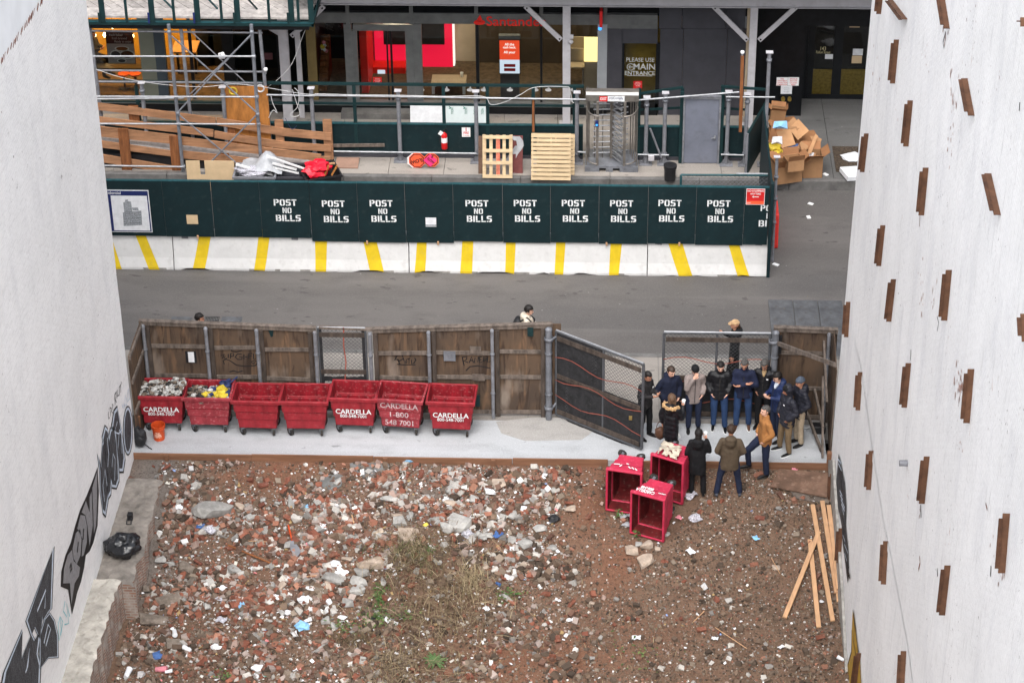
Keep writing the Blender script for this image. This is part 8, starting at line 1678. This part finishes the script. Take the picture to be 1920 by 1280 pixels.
me=bpy.data.meshes.new('paper_litter');me.from_pydata(V,[],F);ca=me.color_attributes.new('col','FLOAT_COLOR','POINT');ca.data.foreach_set('color',np.array(C,np.float32).ravel())
me.materials.append(M['chips']);o=bpy.data.objects.new('paper_litter',me);COL.objects.link(o);tag(o,'tiny paper and plastic flecks strewn through the rubble','litter',kind='stuff')
def scrap(x,y,w_px,kind,m,lab,cat='litter',nm='paper_scrap',grp=None):
 P=GL(x,y)+Vector((0,0,.06));s=w_px/84/2;sd=x*.37+y*.11
 if kind=='s':
  n=5;mb=MB();vs=[]
  a0=rnd.uniform(0,6.28)
  for i in range(n+1):
   for j in range(n+1):
    u,v=(i/n-.5)*2,(j/n-.5)*2;k=1-.25*abs(nv(u*2+sd,v*2));xx,yy=u*s*k,v*s*.7*k
    vs.append((P.x+xx*math.cos(a0)-yy*math.sin(a0),P.y+xx*math.sin(a0)+yy*math.cos(a0),P.z+s*.55*nv(u*1.6+sd,v*1.6,4)+s*.2*nv(u*5+sd,v*5)))
  mb.add(vs,[(i*(n+1)+j,(i+1)*(n+1)+j,(i+1)*(n+1)+j+1,i*(n+1)+j+1) for i in range(n) for j in range(n)],0,True)
 elif kind=='c':
  a=rnd.uniform(0,6.28);d=Vector((math.cos(a),math.sin(a),.15));mb=MB().tube(P-d*s*.9,P+d*s*.9,s*.38,10,0,r2=s*.52)
 else:mb=crumple(P,(s,s*.8,s*.5),sd,0,amp=.7,sub=2)
 o=mb.build(nm,PM[m],loc=tuple(P));tag(o,lab,cat,grp)
for a in[(567,1178,24,'l','l','crumpled light blue bag in the lower left rubble','bag','plastic_bag'),(455,1138,18,'s','l','small bright blue scrap left of the lower rubble','litter','plastic_scrap'),(294,1232,22,'l','u','blue plastic scrap at bottom left','litter','plastic_scrap'),(933,1005,22,'s','u','deep blue scrap on the right of the middle pile','litter','plastic_scrap'),(1038,976,22,'l','b','small black bag at the right end of the pile','bag','plastic_bag'),(483,1256,20,'l','w','crumpled white paper at the bottom of the lot','litter','paper_scrap'),(585,1106,30,'s','w','large curved white sheet in the middle left rubble','litter','paper_scrap'),(628,1062,24,'l','w','white crumpled sheet by the grey stones','litter','paper_scrap'),(640,1075,24,'s','w','white sheet right of the crumpled one by the grey stones','litter','paper_scrap'),(572,1128,24,'l','w','white bag below the curved sheet','bag','plastic_bag'),(620,1136,20,'c','w','white cup in the lower middle rubble, upper of several','cup','paper_cup'),(616,1148,14,'c','w','white cup standing below another white cup','cup','paper_cup'),(642,1160,16,'s','w','white scrap left of the weeds','litter','paper_scrap'),(578,1166,14,'c','w','white cup beside the light blue bag','cup','paper_cup'),(726,1166,16,'s','w','square white scrap in the green weeds','litter','paper_scrap'),(742,1172,10,'l','w','small white lump right of the square scrap in the weeds','litter','paper_scrap'),(702,1162,16,'s','b','dark flat scrap in the weeds','litter','plastic_scrap'),(682,1166,14,'s','p','red and white carton near the weeds','carton','carton'),(328,1190,18,'c','w','white cup in the lower left, upper one','cup','paper_cup'),(351,1220,18,'c','w','white cup in the lower left, middle one','cup','paper_cup'),(405,1217,18,'l','w','white crumpled cup right of the lower left cups','litter','paper_cup'),(240,1265,22,'c','w','white cup nearest the brick ledge','cup','paper_cup'),(303,1258,22,'c','p','clear bottle with a red label at bottom left','bottle','plastic_bottle'),(317,1262,14,'c','w','white cup right of the red-labelled bottle','cup','paper_cup'),(482,1270,14,'c','w','white cup below the crumpled paper at the bottom','cup','paper_cup'),(912,1144,14,'s','w','white scrap in the middle gravel','litter','paper_scrap'),(934,1098,12,'c','u','blue and white can lying in the gravel right of the grass','can','can'),(1070,1165,12,'s','w','white scrap in the lower middle gravel','litter','paper_scrap'),(1193,1198,16,'s','w','torn white paper in the lower gravel','litter','paper_scrap'),(1295,1037,18,'s','w','white card right of the rock heap','litter','paper_scrap'),(1295,932,26,'s','m','speckled paper beside the tipped carts','litter','paper_scrap'),(1302,975,22,'l','m','heap of speckled paper scraps right of the front tipped cart','litter','paper_scrap'),(1273,974,12,'s','p','pinkish scrap left of the speckled heap','litter','paper_scrap'),(1417,1012,14,'s','l','pale blue and white wrapper in the open gravel','wrapper','wrapper'),(1490,884,12,'s','p','pink scrap on the earth behind the brown board','litter','paper_scrap'),(1464,1216,12,'s','w','round white scrap at lower right','litter','paper_scrap'),(1576,1238,14,'c','w','white cup by the foot of the right wall','cup','paper_cup'),(1540,1131,8,'l','w','white pebble-like scrap at the end of the timbers','litter','paper_scrap'),(1340,1200,12,'s','w','white strip in the lower right gravel','litter','paper_scrap'),(1176,935,14,'s','w','white scrap at the foot of the left tipped cart','litter','paper_scrap'),(1173,970,24,'s','f','clear plastic under the tipped carts','litter','plastic_scrap'),(1175,987,14,'l','f','crumpled clear plastic left of the front tipped cart','litter','plastic_scrap'),(500,1270,8,'s','g','tiny green scrap at the bottom','litter','plastic_scrap'),(798,987,10,'s','y','yellow scrap above the dry grass','litter','plastic_scrap'),(902,862,10,'s','y','yellow scrap at the top of the brick pile','litter','plastic_scrap'),(985,862,14,'s','w','white scrap on the dirt near the form boards','litter','paper_scrap'),(1022,893,10,'s','w','white triangle of paper on the dirt slope','litter','paper_scrap'),(395,995,26,'l','m','dark and white shredded paper under the largest block','litter','paper_scrap'),(376,990,16,'s','u','blue paper in the shreds under the largest block','litter','paper_scrap'),(336,955,16,'l','w','white lump left of the largest block','litter','paper_scrap'),(284,966,14,'s','m','pale paper beside the dusty ledge','litter','paper_scrap'),(918,925,20,'l','w','white plastic sheet in the upper brick pile','litter','plastic_scrap'),(982,957,16,'l','w','white crumpled paper right in the upper pile','litter','paper_scrap'),(875,975,22,'s','w','white paper right of the big grey slab','litter','paper_scrap'),(876,1004,26,'l','m','shredded paper below the big grey slab','litter','paper_scrap'),(840,940,18,'s','w','white paper left in the upper pile','litter','paper_scrap'),(960,1032,12,'s','w','white scrap beneath the middle pile','litter','paper_scrap'),(1045,1037,9,'s','w','round white lid at the right of the pile','lid','paper_scrap'),(767,864,22,'l','l','grey-blue crumpled plastic near the mortar spill','litter','plastic_scrap'),(608,990,18,'s','w','white sheet in the upper middle rubble','litter','paper_scrap'),(620,1000,16,'s','w','square white sheet right below another in the upper middle','litter','paper_scrap'),(578,1023,9,'s','p','bright pink scrap in the middle rubble','litter','plastic_scrap'),(685,968,9,'s','p','bright pink scrap at right of the upper middle rubble','litter','plastic_scrap'),(578,952,14,'s','l','turquoise scrap above the pale hexagon','litter','plastic_scrap'),(540,1088,16,'l','w','white lump left of the curved sheet','litter','paper_scrap'),(416,1106,14,'l','w','white scrap in the left rubble below the pole','litter','paper_scrap'),(408,1126,18,'s','m','speckled sheet in the left rubble','litter','paper_scrap'),(415,1165,20,'s','m','torn speckled sheet in the lower left','litter','paper_scrap'),(520,1122,16,'s','w','white torn sheet in the centre left','litter','paper_scrap'),(540,1152,14,'l','w','small white bundle below the torn sheet','litter','paper_scrap')]:
 scrap(*a)
def blades(n,cx,cy,rx,ry,h,cols,seed,lean=(0,0)):
 r=random.Random(seed);V,F,C=[],[],[]
 for _ in range(n):
  px,py=r.gauss(cx,rx),r.gauss(cy,ry);P=GL(px,py) if n<400 else None
  if P is None:
   P=G(px,py,-.75);P.z=hz(P.x,P.y)
  L=h*r.uniform(.4,1.2);a=r.uniform(0,6.28);sp=r.uniform(.25,1.0);d=Vector((math.cos(a)*sp+lean[0],math.sin(a)*sp+lean[1],0));w_=r.uniform(.006,.012);c=r.choice(cols);k=r.uniform(.7,1.2)
  sd=Vector((-d.y,d.x,0));sd=sd.normalized()*w_ if sd.length>0 else Vector((w_,0,0))
  o=len(V)
  for t in(0,.35,.7,1):
   p=P+d*L*t*t*.9+Vector((0,0,L*(t*1.0-.55*t*t*sp)));V+=[p-sd*(1-t*.8),p+sd*(1-t*.8)];C+=[(c[0]*k,c[1]*k,c[2]*k,1)]*2
  F+=[(o,o+1,o+3,o+2),(o+2,o+3,o+5,o+4),(o+4,o+5,o+7,o+6)]
 return V,F,C
def vegetation(name,parts,lab,cat,kind='stuff'):
 V,F,C=[],[],[]
 for p in parts:
  v,f,c=p;o=len(V);V+=v;F+=[tuple(o+i for i in q) for q in f];C+=c
 me=bpy.data.meshes.new(name);me.from_pydata([tuple(v) for v in V],[],F);ca=me.color_attributes.new('col','FLOAT_COLOR','POINT');ca.data.foreach_set('color',np.array(C,np.float32).ravel())
 me.materials.append(M['chips']);o=bpy.data.objects.new(name,me);COL.objects.link(o);tag(o,lab,cat,kind=kind)
STR=[(.36,.28,.17),(.30,.23,.14),(.42,.34,.21),(.24,.17,.11),(.20,.14,.095)];GRN=[(.05,.10,.03),(.07,.13,.04),(.10,.15,.05),(.13,.16,.06)]
vegetation('dry_grass',[blades(650,800,1090,60,46,.6,STR,1,(.3,-.7)),blades(420,775,1055,26,14,.5,STR[:4]+GRN[3:],2,(0,-.6)),blades(320,885,1095,16,18,.36,STR[:3],3),blades(500,830,1140,60,30,.4,STR,4,(.4,-.3)),blades(500,780,1235,70,30,.35,STR,9,(.4,-.4)),blades(420,735,1240,36,28,.4,STR,5,(.3,-.4)),blades(260,660,1200,36,8,.25,[(.12,.09,.06),(.2,.15,.09)],6),blades(420,1130,1230,230,60,.15,STR[1:]+[(.12,.1,.06)],7),blades(520,1400,1080,170,150,.12,STR[1:]+[(.12,.1,.06)],8)],'dry straw-coloured grass flattened over the middle of the rubble','grass')
def leafpatch(n,cx,cy,rx,ry,seed,s=.035):
 r=random.Random(seed);V,F,C=[],[],[]
 for _ in range(n):
  P=GL(r.gauss(cx,rx),r.gauss(cy,ry));a=r.uniform(0,6.28);z=P.z+r.uniform(.04,.14);c=r.choice(GRN);k=r.uniform(.8,1.4);ss=s*r.uniform(.6,1.4);o=len(V)
  u=Vector((math.cos(a),math.sin(a),r.uniform(-.3,.3)));v=Vector((-math.sin(a),math.cos(a),r.uniform(-.3,.3)));p=Vector((P.x,P.y,z))
  V+=[p-u*ss,p-v*ss*.55+Vector((0,0,.01)),p+u*ss,p+v*ss*.55+Vector((0,0,.01))];F.append((o,o+1,o+2,o+3));C+=[(c[0]*k,c[1]*k,c[2]*k,1)]*4
 return V,F,C
for i,(n,cx,cy,rx,ry,lab) in enumerate([(130,712,1128,7,14,'green leafy weeds left of the dry grass'),(110,705,1165,16,8,'green weeds with litter below the grass'),(60,802,1037,5,5,'small green weed at the top of the dry grass'),(70,955,1120,12,6,'low green weed right of the dry grass'),(50,760,1158,12,8,'scattered weeds under the dry grass'),(60,648,1180,18,8,'low weeds beside the light blue bag'),(30,1160,968,5,4,'tiny weed under the left tipped cart'),(26,1193,1005,4,4,'tiny weed at the mouth of the front tipped cart'),(40,1180,1230,40,16,'sparse green sprouts in the lower gravel'),(30,420,1270,12,5,'small weeds at the bottom left edge'),(30,235,1045,10,8,'green sprouts beside the rubbish bag on the ledge')]):
 vegetation('weed',[leafpatch(n,cx,cy,rx,ry,20+i)],lab,'weeds')
P=GL(816,1243);V,F,C=[],[],[]
for i in range(16):
 a=2*PI*i/16+rnd.uniform(-.2,.2);L=rnd.uniform(.2,.34);d=Vector((math.cos(a),math.sin(a),0));s=Vector((-d.y,d.x,0))*.028;o=len(V)
 for t,k in((0,.3),(.4,1),(.8,.7),(1,.05)):p=P+d*L*t+Vector((0,0,.06+.16*t-.14*t*t));V+=[p-s*k,p+s*k];C+=[(.085,.15,.055,1)]*2
 F+=[(o,o+1,o+3,o+2),(o+2,o+3,o+5,o+4),(o+4,o+5,o+7,o+6)]
vegetation('rosette_weed',[(V,F,C)],'bright green rosette plant at the bottom of the lot','plant',kind=None)
